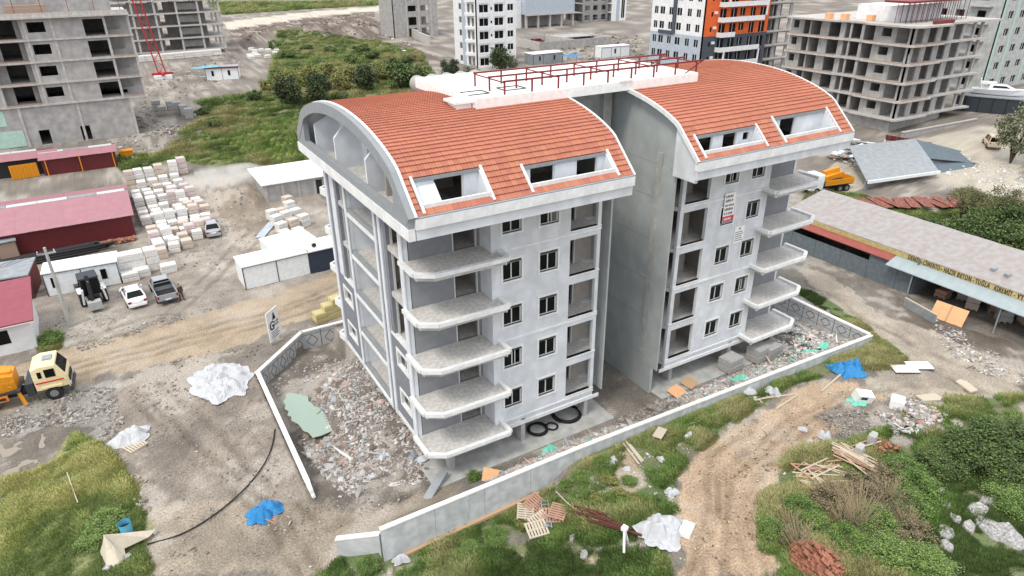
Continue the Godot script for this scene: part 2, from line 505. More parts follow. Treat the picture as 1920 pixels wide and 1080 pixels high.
func build_ground() -> void:
	define_zones()
	var xs := steps(-380, 640, -30, 54, 0.26, 1.05, 6.0, [-6.3, -6.12, 37.3, 37.5])
	var zs := steps(-780, 44, -44, 20, 0.26, 1.05, 6.0, [4.6, 4.72, -22.25, -22.1])
	var v := PackedVector3Array()
	var c := PackedColorArray()
	var n := PackedVector3Array()
	# wheel tracks worn into the dirt
	var ruts := []
	for q in [[0, 748, 150, 702, 330, 652, 480, 612, 600, 577, 650, 545], [0, 722, 130, 682, 330, 630, 500, 587, 640, 532], [0, 735, 140, 692, 330, 641, 490, 600, 640, 540], [240, 740, 330, 830, 420, 900, 520, 1000, 560, 1080], [262, 730, 352, 818, 445, 890, 545, 985, 600, 1080], [300, 720, 400, 800, 470, 880, 600, 980], [620, 990, 700, 955, 790, 920, 850, 895], [1330, 1080, 1330, 980, 1360, 890, 1450, 810, 1560, 745, 1700, 720, 1900, 740], [1415, 1080, 1392, 990, 1405, 910, 1480, 838, 1580, 772, 1700, 745, 1900, 765], [1300, 1080, 1312, 960, 1342, 860, 1420, 790], [1375, 1080, 1362, 985, 1380, 900, 1465, 825, 1570, 760], [1440, 1080, 1412, 1010, 1425, 930], [1515, 530, 1620, 600, 1720, 650, 1920, 728], [1510, 552, 1600, 620, 1700, 680, 1900, 752], [300, 600, 360, 540, 420, 480, 470, 430], [320, 605, 385, 545, 445, 485, 500, 440], [200, 620, 260, 600, 340, 585]]:
		var pl := px_poly(q)
		ruts.append([pl, bounds(pl).grow(0.8)])
	var kinds := PackedByteArray()
	var base_a := lin(128, 119, 108)
	var base_b := lin(110, 103, 94)
	for z in zs:
		for x in xs:
			var k := zone_at(x, z)
			var mixf := clampf(0.5 + 0.9 * noise.get_noise_2d(x * 1.7, z * 1.7) + 0.5 * fine.get_noise_2d(x * 2.1, z * 2.1), 0, 1)
			c.push_back(pale((base_a.lerp(base_b, mixf)) if k < 0 else (zones[k].a as Color).lerp(zones[k].b, mixf)))
			var dry := noise.get_noise_2d(x * 0.9 + 210.0, z * 0.9 + 40.0) + 0.5 * fine.get_noise_2d(x * 0.8, z * 0.8)
			if k < 0 or zones[k].k != "m":   # pale dust and damp patches in the bare earth
				c[-1] = c[-1].lerp(pale(lin(174, 165, 153)), (0.6 if k < 0 or zones[k].k == "g" else 0.3) * ss(0.05, 0.4, dry)) * (1.0 - 0.2 * ss(0.12, 0.45, -dry))
			kinds.push_back(0 if k < 0 else {"g": 0, "r": 1, "m": 2}[zones[k].k])
			var wear := 0.0
			for r in ruts:
				if r[1].has_point(Vector2(x, z)):
					var pl: PackedVector2Array = r[0]
					var wob := Vector2(x + 0.5 * noise.get_noise_2d(x * 1.5, z * 1.5), z + 0.5 * noise.get_noise_2d(z * 1.5, x * 1.5))
					for i in pl.size() - 1:
						var dd := wob.distance_to(Geometry2D.get_closest_point_to_segment(wob, pl[i], pl[i + 1]))
						wear = maxf(wear, 1.0 - ss(0.12, 0.42, dd))
			if wear > 0.0:   # damp packed earth in the track
				c[-1] = c[-1].lerp(Color(c[-1].r * 0.68, c[-1].g * 0.66, c[-1].b * 0.64), wear * clampf(0.75 + fine.get_noise_2d(x * 0.6, z * 0.6), 0.2, 1.0))
			var amp := 0.10 if kinds[-1] != 1 else 0.05
			if x > -30 and x < 54 and z > -44 and z < 20:
				var flat: bool = x > 0.5 and x < 33 and z > -16 and z < 2.0
				v.push_back(Vector3(x, th(x, z) + (0.0 if flat else -0.06 * wear + amp * (noise.get_noise_2d(x * 3.0, z * 3.0) + 0.6 * fine.get_noise_2d(x, z))), z))
			else:
				v.push_back(Vector3(x, th(x, z), z))
	var w := xs.size()
	n.resize(v.size())
	var index := [PackedInt32Array(), PackedInt32Array(), PackedInt32Array()]
	for j in zs.size():
		for i in w:
			var a := v[j * w + maxi(i - 1, 0)]
			var b := v[j * w + mini(i + 1, w - 1)]
			var d := v[maxi(j - 1, 0) * w + i]
			var e := v[mini(j + 1, zs.size() - 1) * w + i]
			n[j * w + i] = (e - d).cross(b - a).normalized()
			if i < w - 1 and j < zs.size() - 1:
				var s := j * w + i
				var list: PackedInt32Array = index[kinds[s]]
				list.append_array([s, s + 1, s + w, s + 1, s + w + 1, s + w])
				index[kinds[s]] = list
	var names := ["ground", "dirt_road", "meadow"]
	for k in 3:
		var arr := []
		arr.resize(Mesh.ARRAY_MAX)
		arr[Mesh.ARRAY_VERTEX] = v
		arr[Mesh.ARRAY_NORMAL] = n
		arr[Mesh.ARRAY_COLOR] = c
		arr[Mesh.ARRAY_INDEX] = index[k]
		var m := ArrayMesh.new()
		m.add_surface_from_arrays(Mesh.PRIMITIVE_TRIANGLES, arr)
		tag(inst(names[k], m, M.ground, self), "", "", "", "structure")

# ---------------------------------------------------------------- the apartment building
const LEVELS := 5
func fl(k: int) -> float: return 2.3 + 3.0 * k
func arc(z: float, grow := 0.0) -> float:   # the barrel: an ellipse that runs out in straight skirts at both eaves
	var q := absf(z + 7.2)
	var e := 17.9 + 3.8 * sqrt(maxf(0.0, 1.0 - pow(minf(q, 8.0) / 10.0, 2)))
	return e + grow - maxf(0.0, q - 8.0) * 0.93
func profile(n: int) -> Array:   # points (z, y) along the barrel from the front eave to the back
	var o := []
	for i in n + 1:
		var t := float(i) / n
		var q := cos(PI * t)   # denser towards the eaves
		var z := -7.2 + 10.0 * (q * 0.75 + (1.0 - 2.0 * t) * 0.25)
		o.append(Vector2(z, arc(z)))
	return o
# a wall of boxes with rectangular holes [a0, a1, b0, b1]; place(a, b, c) turns wall coordinates into a point
func holed(a0: float, a1: float, b0: float, b1: float, c0: float, c1: float, holes: Array, place: Callable) -> MB:
	var m := mb()
	var bs := [b0, b1]
	for h in holes:
		for q in [h[2], h[3]]:
			if q > b0 and q < b1 and not bs.has(q): bs.append(q)
	bs.sort()
	for i in bs.size() - 1:
		var mid: float = (bs[i] + bs[i + 1]) * 0.5
		var row := holes.filter(func(h): return mid > h[2] and mid < h[3])
		row.sort_custom(func(p, q): return p[0] < q[0])
		var x := a0
		for h in row:
			if h[0] > x + 0.001: wall_box(m, place, x, h[0], bs[i], bs[i + 1], c0, c1)
			x = maxf(x, h[1])
		if x < a1 - 0.001: wall_box(m, place, x, a1, bs[i], bs[i + 1], c0, c1)
	return m
func wall_box(m: MB, place: Callable, a0: float, a1: float, b0: float, b1: float, c0: float, c1: float) -> void:
	var p: Vector3 = place.call(a0, b0, c0)
	var q: Vector3 = place.call(a1, b1, c1)
	m.box(p.min(q), p.max(q))

func window(root: Node3D, x0: float, x1: float, y0: float, y1: float, z: float, open_leaf := false) -> void:
	var s := mb()   # moulded plaster surround, proud of the wall
	for q in [[x0 - 0.13, x0, y0 - 0.16, y1 + 0.13], [x1, x1 + 0.13, y0 - 0.16, y1 + 0.13], [x0, x1, y1, y1 + 0.13]]:
		s.box(Vector3(q[0], q[2], z - 0.02), Vector3(q[1], q[3], z + 0.045))
	var w := part(root, "window", s, M.trim_white)
	bx(w, "sill", Vector3(x0 - 0.02, y0 - 0.1, z - 0.15), Vector3(x1 + 0.02, y0, z + 0.07), M.trim_white)
	var top := y1 - 0.2
	bx(w, "shutter_box", Vector3(x0, top, z - 0.2), Vector3(x1, y1, z - 0.05), M.shutter)
	var f := mb()
	var zf := z - 0.12
	var xm := (x0 + x1) * 0.5
	for q in [[x0, x0 + 0.06, y0, top], [x1 - 0.06, x1, y0, top], [xm - 0.035, xm + 0.035, y0 + 0.06, top - 0.05], [x0 + 0.06, x1 - 0.06, y0, y0 + 0.06], [x0 + 0.06, x1 - 0.06, top - 0.05, top]]:
		f.box(Vector3(q[0], q[2], zf - 0.06), Vector3(q[1], q[3], zf))
	part(w, "frame", f, M.frame_white)
	bx(w, "pane", Vector3(x0 + 0.06, y0 + 0.06, zf - 0.045), Vector3(xm - 0.035, top - 0.05, zf - 0.03), M.glass)
	if not open_leaf:
		bx(w, "pane", Vector3(xm + 0.035, y0 + 0.06, zf - 0.045), Vector3(x1 - 0.06, top - 0.05, zf - 0.03), M.glass)
	else:
		bx(w, "sliding_leaf", Vector3(xm + 0.2, y0 + 0.06, zf - 0.05), Vector3(xm + 0.25, top - 0.05, zf - 0.01), M.frame_white)

func build_block(root: Node3D, s: float, ox: float, d: Dictionary) -> void:
	var X := func(u: float) -> float: return ox + s * u
	var ubox := func(called: String, u0: float, u1: float, y0: float, y1: float, z0: float, z1: float, mat: Material, parent: Node = root) -> MeshInstance3D:
		return bx(parent, called, Vector3(X.call(u0), y0, z0), Vector3(X.call(u1), y1, z1), mat)
	var back := -15.7
	var face: float = d.gable
	# floor slabs
	for k in LEVELS + 1:
		var y := fl(k)
		var sl := mb()
		var pts := [[face + 0.1, back + 0.1], [face + 0.1, -1.55], [5.35, -1.55], [5.35, -0.12], [d.end - 0.1, -0.12], [d.end + 0.9, -1.9], [d.end + 0.9, back + 0.1]]
		var poly := PackedVector2Array()
		for q in pts: poly.push_back(Vector2(X.call(q[0]), q[1]))
		sl.prism(poly, y - 0.3, y)
		part(root, "floor_slab", sl, M.screed)
	# set-back front wall behind the balconies, dark grey paint, with a door opening
	var holes := []
	for k in LEVELS: holes.append([d.door[0], d.door[1], fl(k), fl(k) + 2.35])
	var wz := func(a, b, c): return Vector3(X.call(a), b, c)
	part(root, "balcony_wall", holed(face + 0.3, 5.25, 1.95, 17.2, -1.6, -1.4, holes, wz), M.balcony_grey)
	for k in LEVELS:   # door jamb frames
		for q in [[d.door[0], d.door[0] + 0.07], [d.door[1] - 0.07, d.door[1]]]:
			ubox.call("door_jamb", q[0], q[1], fl(k), fl(k) + 2.3, -1.55, -1.38, M.frame_white)
	# front wall with windows and the loggia
	holes = []
	for k in LEVELS:
		for w in d.win: holes.append([w[0], w[1], fl(k) + 1.0, fl(k) + 2.3])
		holes.append([d.log[0], d.log[1], fl(k) + 0.2, fl(k) + 2.6])
	part(root, "front_wall", holed(5.25, d.end, 1.62, 17.2, -0.25, 0.0, holes, wz), M.plaster)
	ubox.call("side_wall", 5.25, 5.45, 1.62, 17.2, -1.6, -0.25, M.plaster)
	for y in [14.28, 8.28, 2.25]:
		ubox.call("string_course", 5.25, d.end + 0.01, y - 0.06, y + 0.07, 0.0, 0.06, M.trim_white)
	ubox.call("base_moulding", 5.25, d.end + 0.5, 1.6, 1.85, 0.003, 0.09, M.trim_white)
	for k in LEVELS:
		for i in d.win.size():
			var a: float = X.call(d.win[i][0])
			var b: float = X.call(d.win[i][1])
			window(root, minf(a, b), maxf(a, b), fl(k) + 1.0, fl(k) + 2.3, 0.0, (k + i * 2) % 5 == 1)
		# the loggia: back wall with a door opening, coping
		var bw := holed(d.log[0] - 0.3, d.end + 0.9, fl(k), fl(k) + 2.7, -2.1, -1.9, [[d.log[0] + 0.35, d.log[0] + 1.65, fl(k), fl(k) + 2.2]], wz)
		part(root, "loggia_wall", bw, M.room)
		ubox.call("loggia_coping", d.log[0] - 0.02, d.end + 0.02, fl(k) + 0.12, fl(k) + 0.2, -0.27, 0.05, M.trim_white)
		ubox.call("door_frame", d.log[0] + 1.6, d.log[0] + 1.68, fl(k), fl(k) + 2.2, -1.98, -1.84, M.frame_white)
		ubox.call("edge_beam", d.end + 0.03, d.end + 0.9, fl(k) - 0.34, fl(k) + 0.03, -1.9, -1.5, M.plaster)
	# balconies
	for k in LEVELS:
		var y := fl(k)
		var out := PackedVector2Array()
		var inn := PackedVector2Array()
		for q in [[0.42, -1.4], [0.42, 0.5], [1.32, 1.06], [d.bal, 1.12], [d.bal, 0.0], [5.25, 0.0], [5.25, -1.4]]: out.push_back(Vector2(X.call(q[0]), q[1]))
		var slab := part(root, "balcony", mb().prism(out, y - 0.34, y), M.screed)
		var rim := mb()
		var path := [[0.42, -1.4], [0.42, 0.5], [1.32, 1.06], [d.bal, 1.12], [d.bal, 0.0]]
		for band in [[0.07, -0.37, -0.11, 0.10], [0.03, -0.075, 0.16, 0.30]]:   # stepped fascia and upstand
			for i in path.size() - 1:
				var a := Vector3(X.call(path[i][0]), 0, path[i][1])
				var b := Vector3(X.call(path[i + 1][0]), 0, path[i + 1][1])
				var t := (b - a).normalized()
				var nn := Vector3(-t.z, 0, t.x) * s   # inward
				var e: Vector3 = -nn * float(band[0])
				var w: Vector3 = nn * (band[3] - band[0])
				var ext: Vector3 = t * 0.05
				var p0: Vector3 = a + e - ext
				var p1: Vector3 = b + e + ext
				var lo: float = y + band[1] + 0.001 * i
				var hi: float = y + band[2] + 0.001 * i
				rim.hexa([p0 + Vector3(0, lo, 0), p1 + Vector3(0, lo, 0), p1 + w + Vector3(0, lo, 0), p0 + w + Vector3(0, lo, 0), p0 + Vector3(0, hi, 0), p1 + Vector3(0, hi, 0), p1 + w + Vector3(0, hi, 0), p0 + w + Vector3(0, hi, 0)])
		part(slab, "fascia", rim, M.trim_white)
	# the far side, the party walls inside and the ground floor columns
	ubox.call("back_wall", face, d.end + 0.9, 1.95, 17.2, back, back + 0.2, M.plaster)
	for q in [[face + 0.3, 5.3, -6.4], [5.3, 9.4, -5.0], [9.4, d.end + 0.9, -6.0]]:
		ubox.call("partition", q[0], q[1], 2.3, 17.0, q[2] - 0.15, q[2], M.room)
	for q in [[5.3, -15, -1.7], [9.4, -15, -0.3]]:
		ubox.call("partition", q[0], q[0] + 0.15, 2.3, 17.0, q[1], q[2], M.room)
	for q in d.cols:
		ubox.call("column", q[0], q[0] + 0.32, -0.3, 2.0, q[1] - 0.7, q[1], M.concrete)
	ubox.call("basement_wall", face + 0.2, d.end, -0.3, 2.0, -9.2, -9.0, M.cement_grey)

func build_gable(root: Node3D) -> void:
	var x := 0.55
	var back := -15.7
	var wx := func(a, b, c): return Vector3(c, b, a)
	var holes := [[-13.95, -11.5, 8.33, 16.95], [-11.13, -5.81, 2.32, 16.95], [-5.44, -5.05, 1.8, 16.95], [-4.66, -1.85, 8.33, 16.95]]
	for q in [[-14.45, -12.35], [-3.95, -2.05]]:
		for y in [3.25, 6.25]: holes.append([q[0] + 0.16, q[1] - 0.16, y + 0.14, y + 1.22])
	part(root, "gable_wall", holed(back, -1.4, 1.95, 17.2, x, x + 0.25, holes, wx), M.gable_white)
	# grey panels with small white framed windows
	for q in [[-14.9, -11.9, -14.45, -12.35], [-4.66, -1.85, -3.95, -2.05]]:
		var hs := []
		for y in [3.25, 6.25]: hs.append([q[2] - 0.005, q[3] + 0.005, y - 0.005, y + 1.365])
		part(root, "grey_panel", holed(q[0], q[1], 2.31, 8.33, x - 0.03, x - 0.002, hs, wx), M.panel_grey)
		for y in [3.25, 6.25]:
			var w := part(root, "window", holed(q[2], q[3], y, y + 1.36, x - 0.07, x + 0.2, [[q[2] + 0.2, q[3] - 0.2, y + 0.18, y + 1.18]], wx), M.trim_white)
			bx(w, "pane", Vector3(x + 0.16, y + 0.2, q[2] + 0.2), Vector3(x + 0.18, y + 1.16, q[3] - 0.2), M.glass)
			bx(w, "frame", Vector3(x + 0.12, y + 0.18, (q[2] + q[3]) / 2 - 0.03), Vector3(x + 0.155, y + 1.18, (q[2] + q[3]) / 2 + 0.03), M.frame_white)
	part(root, "grey_panel", holed(back + 0.02, -14.9, 2.31, 17.1, x - 0.03, x - 0.002, [], wx), M.panel_grey)
	# pilasters and the dark slit
	for q in [[-11.5, -11.13], [-5.81, -5.44], [-5.05, -4.66], [-1.85, -1.36], [back - 0.03, -15.25]]:
		bx(root, "pilaster", Vector3(x - 0.12, 1.95, q[0]), Vector3(x - 0.035, 17.2, q[1]), M.gable_white)
	for z in [-5.66, -4.9]: bx(root, "shaft_wall", Vector3(x + 0.26, 1.9, z), Vector3(x + 2.2, 17.15, z + 0.06), M.room)   # the slit opens into a deep shaft
	bx(root, "shaft_wall", Vector3(x + 2.0, 1.9, -5.6), Vector3(x + 2.19, 17.15, -4.9), M.room)
	bx(root, "base_band", Vector3(x - 0.07, 1.93, back - 0.02), Vector3(x - 0.034, 2.31, -5.46), M.trim_white)
	bx(root, "base_band", Vector3(x - 0.07, 1.93, -5.04), Vector3(x - 0.034, 2.31, -1.36), M.trim_white)
	for q in [[-13.94, -13.5], [-4.65, -4.2]]:   # grey painted jambs of the tall openings
		bx(root, "grey_jamb", Vector3(x + 0.05, 8.37, q[0]), Vector3(x + 0.3, 16.94, q[1]), M.panel_grey)
	# loggia: side and back walls, a low upstand with a white edge on every floor
	bx(root, "loggia_wall", Vector3(x + 0.26, 2.0, -11.3), Vector3(x + 2.4, 17.0, -11.14), M.gable_white)
	bx(root, "loggia_wall", Vector3(x + 2.2, 2.0, -11.13), Vector3(x + 2.4, 17.0, -5.8), M.gable_white)
	for k in LEVELS:
		var y := fl(k)
		bx(root, "loggia_upstand", Vector3(x - 0.02, y - 0.36, -11.1), Vector3(x + 0.2, y + 0.2, -5.84), M.ring_grey)
		bx(root, "loggia_edge", Vector3(x - 0.09, y - 0.36, -11.12), Vector3(x - 0.025, y - 0.1, -5.83), M.trim_white)
	# tall openings: floors set back behind slim mullions
	for q in [[-13.95, -11.5], [-4.66, -1.85]]:
		for z in [q[0] + 0.45, q[1] - 0.95]:
			bx(root, "mullion", Vector3(x + 0.3, 8.3, z), Vector3(x + 0.42, 17.0, z + 0.1), M.frame_white)
		bx(root, "opening_sill", Vector3(x - 0.05, 8.26, q[0] + 0.01), Vector3(x + 0.3, 8.36, q[1] - 0.01), M.trim_white)
		for k in [3, 4]:
			bx(root, "edge_beam", Vector3(x + 0.45, fl(k) - 0.35, q[0]), Vector3(x + 0.75, fl(k) + 0.05, q[1]), M.room)
		bx(root, "room_wall", Vector3(x + 2.8, 8.3, q[0] - 0.4), Vector3(x + 2.95, 17.0, q[1] + 0.3), M.room)
	# rear balconies seen past the corner
	for k in LEVELS:
		var y := fl(k)
		var o := PackedVector2Array([Vector2(0.5, back), Vector2(0.35, back - 0.9), Vector2(1.3, back - 1.5), Vector2(5.5, back - 1.5), Vector2(5.5, back)])
		var bal := part(root, "balcony", mb().prism(o, y - 0.34, y), M.screed)
		var rim := mb()
		for i in 4:
			rim.bar(Vector3(o[i].x, y - 0.08, o[i].y), Vector3(o[i + 1].x, y - 0.08, o[i + 1].y), 0.18, 0.5)
		part(bal, "fascia", rim, M.trim_white)

func roof_strip(x0: float, x1: float, g0: float, g1: float, za: float, zb: float) -> MB:   # a curved band between two offsets of the barrel
	var m := mb()
	var p := profile(64)
	for i in p.size() - 1:
		var n0: Vector2 = (p[mini(i + 1, p.size() - 1)] - p[maxi(i - 1, 0)]).normalized()
		var n1: Vector2 = (p[mini(i + 2, p.size() - 1)] - p[i]).normalized()
		n0 = Vector2(n0.y, -n0.x)
		n1 = Vector2(n1.y, -n1.x)
		var a: Vector2 = p[i] + n0 * g0
		var b: Vector2 = p[i] + n0 * g1
		var c: Vector2 = p[i + 1] + n1 * g0
		var e: Vector2 = p[i + 1] + n1 * g1
		m.quad(Vector3(x0, b.y, b.x), Vector3(x1, b.y, b.x), Vector3(x1, e.y, e.x), Vector3(x0, e.y, e.x))
		m.quad(Vector3(x0, a.y, a.x), Vector3(x0, c.y, c.x), Vector3(x1, c.y, c.x), Vector3(x1, a.y, a.x))
		m.quad(Vector3(x0, a.y, a.x), Vector3(x0, b.y, b.x), Vector3(x0, e.y, e.x), Vector3(x0, c.y, c.x))
		m.quad(Vector3(x1, a.y, a.x), Vector3(x1, c.y, c.x), Vector3(x1, e.y, e.x), Vector3(x1, b.y, b.x))
	return m
func lens_wall(x: float, th_: float, y0: float) -> MB:   # the wall that closes a barrel end
	var m := mb()
	var n := 40
	for i in n:
		var z0 := lerpf(2.75, -17.1, float(i) / n)
		var z1 := lerpf(2.75, -17.1, float(i + 1) / n)
		m.hexa([Vector3(x, y0, z0), Vector3(x + th_, y0, z0), Vector3(x + th_, y0, z1), Vector3(x, y0, z1), Vector3(x, arc(z0, -0.12), z0), Vector3(x + th_, arc(z0, -0.12), z0), Vector3(x + th_, arc(z1, -0.12), z1), Vector3(x, arc(z1, -0.12), z1)])
	return m
func tile_mesh(w: float, l: float) -> ArrayMesh:
	# a clay tile: two rolls across, butt edge thick at the lower end; origin at its lower edge, +z down the slope, y out of the roof
	var m := mb()
	var n := 6
	for i in n:
		var a := float(i) / n
		var b := float(i + 1) / n
		var ya := 0.03 + 0.016 * cos(a * TAU * 2.0)
		var yb := 0.03 + 0.016 * cos(b * TAU * 2.0)
		var xa := (a - 0.5) * w * 0.985
		var xb := (b - 0.5) * w * 0.985
		m.quad(Vector3(xa, ya + 0.045, 0), Vector3(xb, yb + 0.045, 0), Vector3(xb, yb - 0.03, -l), Vector3(xa, ya - 0.03, -l))
		m.quad(Vector3(xa, -0.03, 0), Vector3(xb, -0.03, 0), Vector3(xb, yb + 0.045, 0), Vector3(xa, ya + 0.045, 0))
	return m.mesh()
func build_roof(root: Node3D, x0: float, x1: float, dormers: Array, single_budget: int, tilem: ArrayMesh) -> void:
	# deck under the tiles, cut out for the dormers
	var cuts := [x0, x1]
	for d in dormers: cuts.append_array([d.x0, d.x1])
	cuts.sort()
	var deck := mb()
	for i in cuts.size() - 1:
		var xm: float = (cuts[i] + cuts[i + 1]) * 0.5
		var ds := dormers.filter(func(q): return xm > q.x0 and xm < q.x1)
		var pr := profile(130)
		for j in pr.size() - 1:
			var a: Vector2 = pr[j] - Vector2(0, 0.04)
			var b: Vector2 = pr[j + 1] - Vector2(0, 0.04)
			if ds.size() and (a.x + b.x) * 0.5 > ds[0].zt - 0.2 and (a.x + b.x) * 0.5 < 2.66: continue
			deck.quad(Vector3(cuts[i], a.y, a.x), Vector3(cuts[i + 1], a.y, a.x), Vector3(cuts[i + 1], b.y, b.x), Vector3(cuts[i], b.y, b.x))
	part(root, "roof_deck", deck, M.tile_under)
	# clay tiles laid in courses along the arc
	var w := 0.32
	var pitch := 0.345
	var pts := []   # arc walked in equal steps, from the front eave
	var pr2 := profile(4000)
	var prev: Vector2 = pr2[30]
	pts.append(prev)
	var walked := 0.0
	for i in range(31, pr2.size() - 30):
		walked += prev.distance_to(pr2[i])
		prev = pr2[i]
		if walked >= pitch:
			walked = 0.0
			pts.append(prev)
	for d in dormers:   # let each dormer begin at the butt of a course
		var best: float = pts[0].x
		for q in pts:
			if absf(q.x - d.zt) < absf(best - d.zt): best = q.x
		d.zt = best
	var xf := []
	var cols := []
	var count := int((x1 - x0 - 0.1) / w)
	var ww := (x1 - x0 - 0.1) / count
	for i in pts.size() - 1:
		var dir: Vector2 = (pts[i] - pts[i + 1]).normalized()   # down the slope (z, y)
		var down := Vector3(0, dir.y, dir.x)
		var up := down.cross(Vector3.RIGHT).normalized()
		for j in count:
			var xc := x0 + 0.05 + ww * (j + 0.5)
			var skip := false
			for d in dormers:
				if xc > d.x0 - ww * 0.2 and xc < d.x1 + ww * 0.2 and pts[i].x < 2.72 and pts[i].x > d.zt + 0.01: skip = true
			if skip: continue
			var bas := Basis(Vector3.RIGHT * (ww / w), up, down)
			xf.append(Transform3D(bas, Vector3(xc, pts[i].y + rng.randf_range(-0.006, 0.006), pts[i].x)))
			var g := rng.randf_range(0.94, 1.03) * (0.96 + 0.12 * noise.get_noise_2d(xc * 1.2, i * 1.5))
			cols.append(Color(g, g * rng.randf_range(0.94, 1.04), g * rng.randf_range(0.92, 1.06)))
	var shades := []
	for k in 5:
		var m2: StandardMaterial3D = M.tile.duplicate()
		m2.vertex_color_use_as_albedo = false
		var g2 := 0.94 + 0.018 * k
		m2.albedo_color = Color(M.tile.albedo_color.r * g2, M.tile.albedo_color.g * g2 * (0.97 + 0.015 * k), M.tile.albedo_color.b * g2)
		shades.append(m2)
	var singles := mini(single_budget, xf.size())
	for i in singles: inst("roof_tile", tilem, shades[rng.randi() % 5], root, xf[i])
	var mm := MultiMesh.new()
	mm.transform_format = MultiMesh.TRANSFORM_3D
	mm.use_colors = true
	mm.mesh = tilem
	mm.instance_count = xf.size() - singles
	for i in xf.size() - singles:
		mm.set_instance_transform(i, xf[i + singles])
		mm.set_instance_color(i, cols[i + singles])
	var mi := MultiMeshInstance3D.new()
	mi.name = "roof_tiles"
	mi.multimesh = mm
	mi.material_override = M.tile
	mi.set_meta("kind", "stuff")
	root.add_child(mi, true)
	# dormers: terraces let into the slope
	for d in dormers:
		var zt: float = d.zt
		var wallp := func(a, b, c): return Vector3(a, b, c)
		var dm := part(root, "dormer", holed(d.x0, d.x1, 17.6, arc(zt, -0.02), zt - 0.2, zt, d.holes, wallp), M.gable_white)
		for x in [d.x0, d.x1]:   # cheeks and their copings along the slope
			var ch := mb()
			var co := mb()
			var n := 10
			var sgn := 1.0 if x == d.x0 else -1.0
			for i in n:
				var za := lerpf(zt - 0.02, 2.72, float(i) / n)
				var zb := lerpf(zt - 0.02, 2.72, float(i + 1) / n)
				ch.hexa([Vector3(x, 17.6, zb), Vector3(x + sgn * 0.12, 17.6, zb), Vector3(x + sgn * 0.12, 17.6, za), Vector3(x, 17.6, za), Vector3(x, arc(zb), zb), Vector3(x + sgn * 0.12, arc(zb), zb), Vector3(x + sgn * 0.12, arc(za), za), Vector3(x, arc(za), za)])
				co.bar(Vector3(x, arc(za) + 0.06, za), Vector3(x, arc(zb) + 0.06, zb), 0.13, 0.14)
			part(dm, "cheek", ch, M.gable_white)
			part(dm, "coping", co, M.trim_white)
		bx(dm, "parapet", Vector3(d.x0, 17.6, 2.36), Vector3(d.x1, 18.82, 2.48), M.trim_white)
		bx(dm, "lintel", Vector3(d.x0, arc(zt) - 0.2, zt - 0.02), Vector3(d.x1, arc(zt) - 0.02, zt + 0.1), M.ring_grey)
		bx(dm, "terrace_floor", Vector3(d.x0, 17.5, zt), Vector3(d.x1, 17.6, 2.6), M.screed)
		for h in d.holes:
			bx(dm, "door_frame", Vector3(h[1] - 0.08, h[2], zt - 0.12), Vector3(h[1] - 0.002, h[3] - 0.002, zt - 0.04), M.frame_white)
		bx(dm, "attic_wall", Vector3(maxf(d.x0 - 0.5, x0 + 0.8), 17.5, zt - 4.5), Vector3(minf(d.x1 + 0.5, x1 - 0.5), 20.4, zt - 4.3), M.room)
		bx(dm, "attic_floor", Vector3(maxf(d.x0 - 0.5, x0 + 0.8), 17.43, zt - 4.3), Vector3(minf(d.x1 + 0.5, x1 - 0.5), 17.5, zt), M.room)
	# eaves: soffit, stepped fascia, grey gutter
	bx(root, "eave_soffit", Vector3(x0 + 0.5, 17.2, -0.2), Vector3(x1 - 0.02, 17.42, 2.6), M.concrete)
	bx(root, "eave_fascia", Vector3(x0, 17.2, 2.6), Vector3(x1, 17.78, 2.78), M.plaster)
	bx(root, "eave_fascia", Vector3(x0 - 0.03, 17.78, 2.55), Vector3(x1 + 0.03, 18.3, 2.92), M.trim_white)
	part(root, "gutter", mb().hexa_of([Vector3(x0, 18.3, 2.9), Vector3(x1, 18.3, 2.9), Vector3(x1, 18.3, 2.5), Vector3(x0, 18.3, 2.5), Vector3(x0, 18.36, 2.9), Vector3(x1, 18.36, 2.9), Vector3(x1, 18.5, 2.5), Vector3(x0, 18.5, 2.5)]), M.ring_grey)
	bx(root, "eave_fascia", Vector3(x0, 17.2, -17.3), Vector3(x1, 18.2, -17.0), M.plaster)
	bx(root, "eave_soffit", Vector3(x0 + 0.5, 17.2, -17.0), Vector3(x1 - 0.02, 17.42, -15.4), M.concrete)

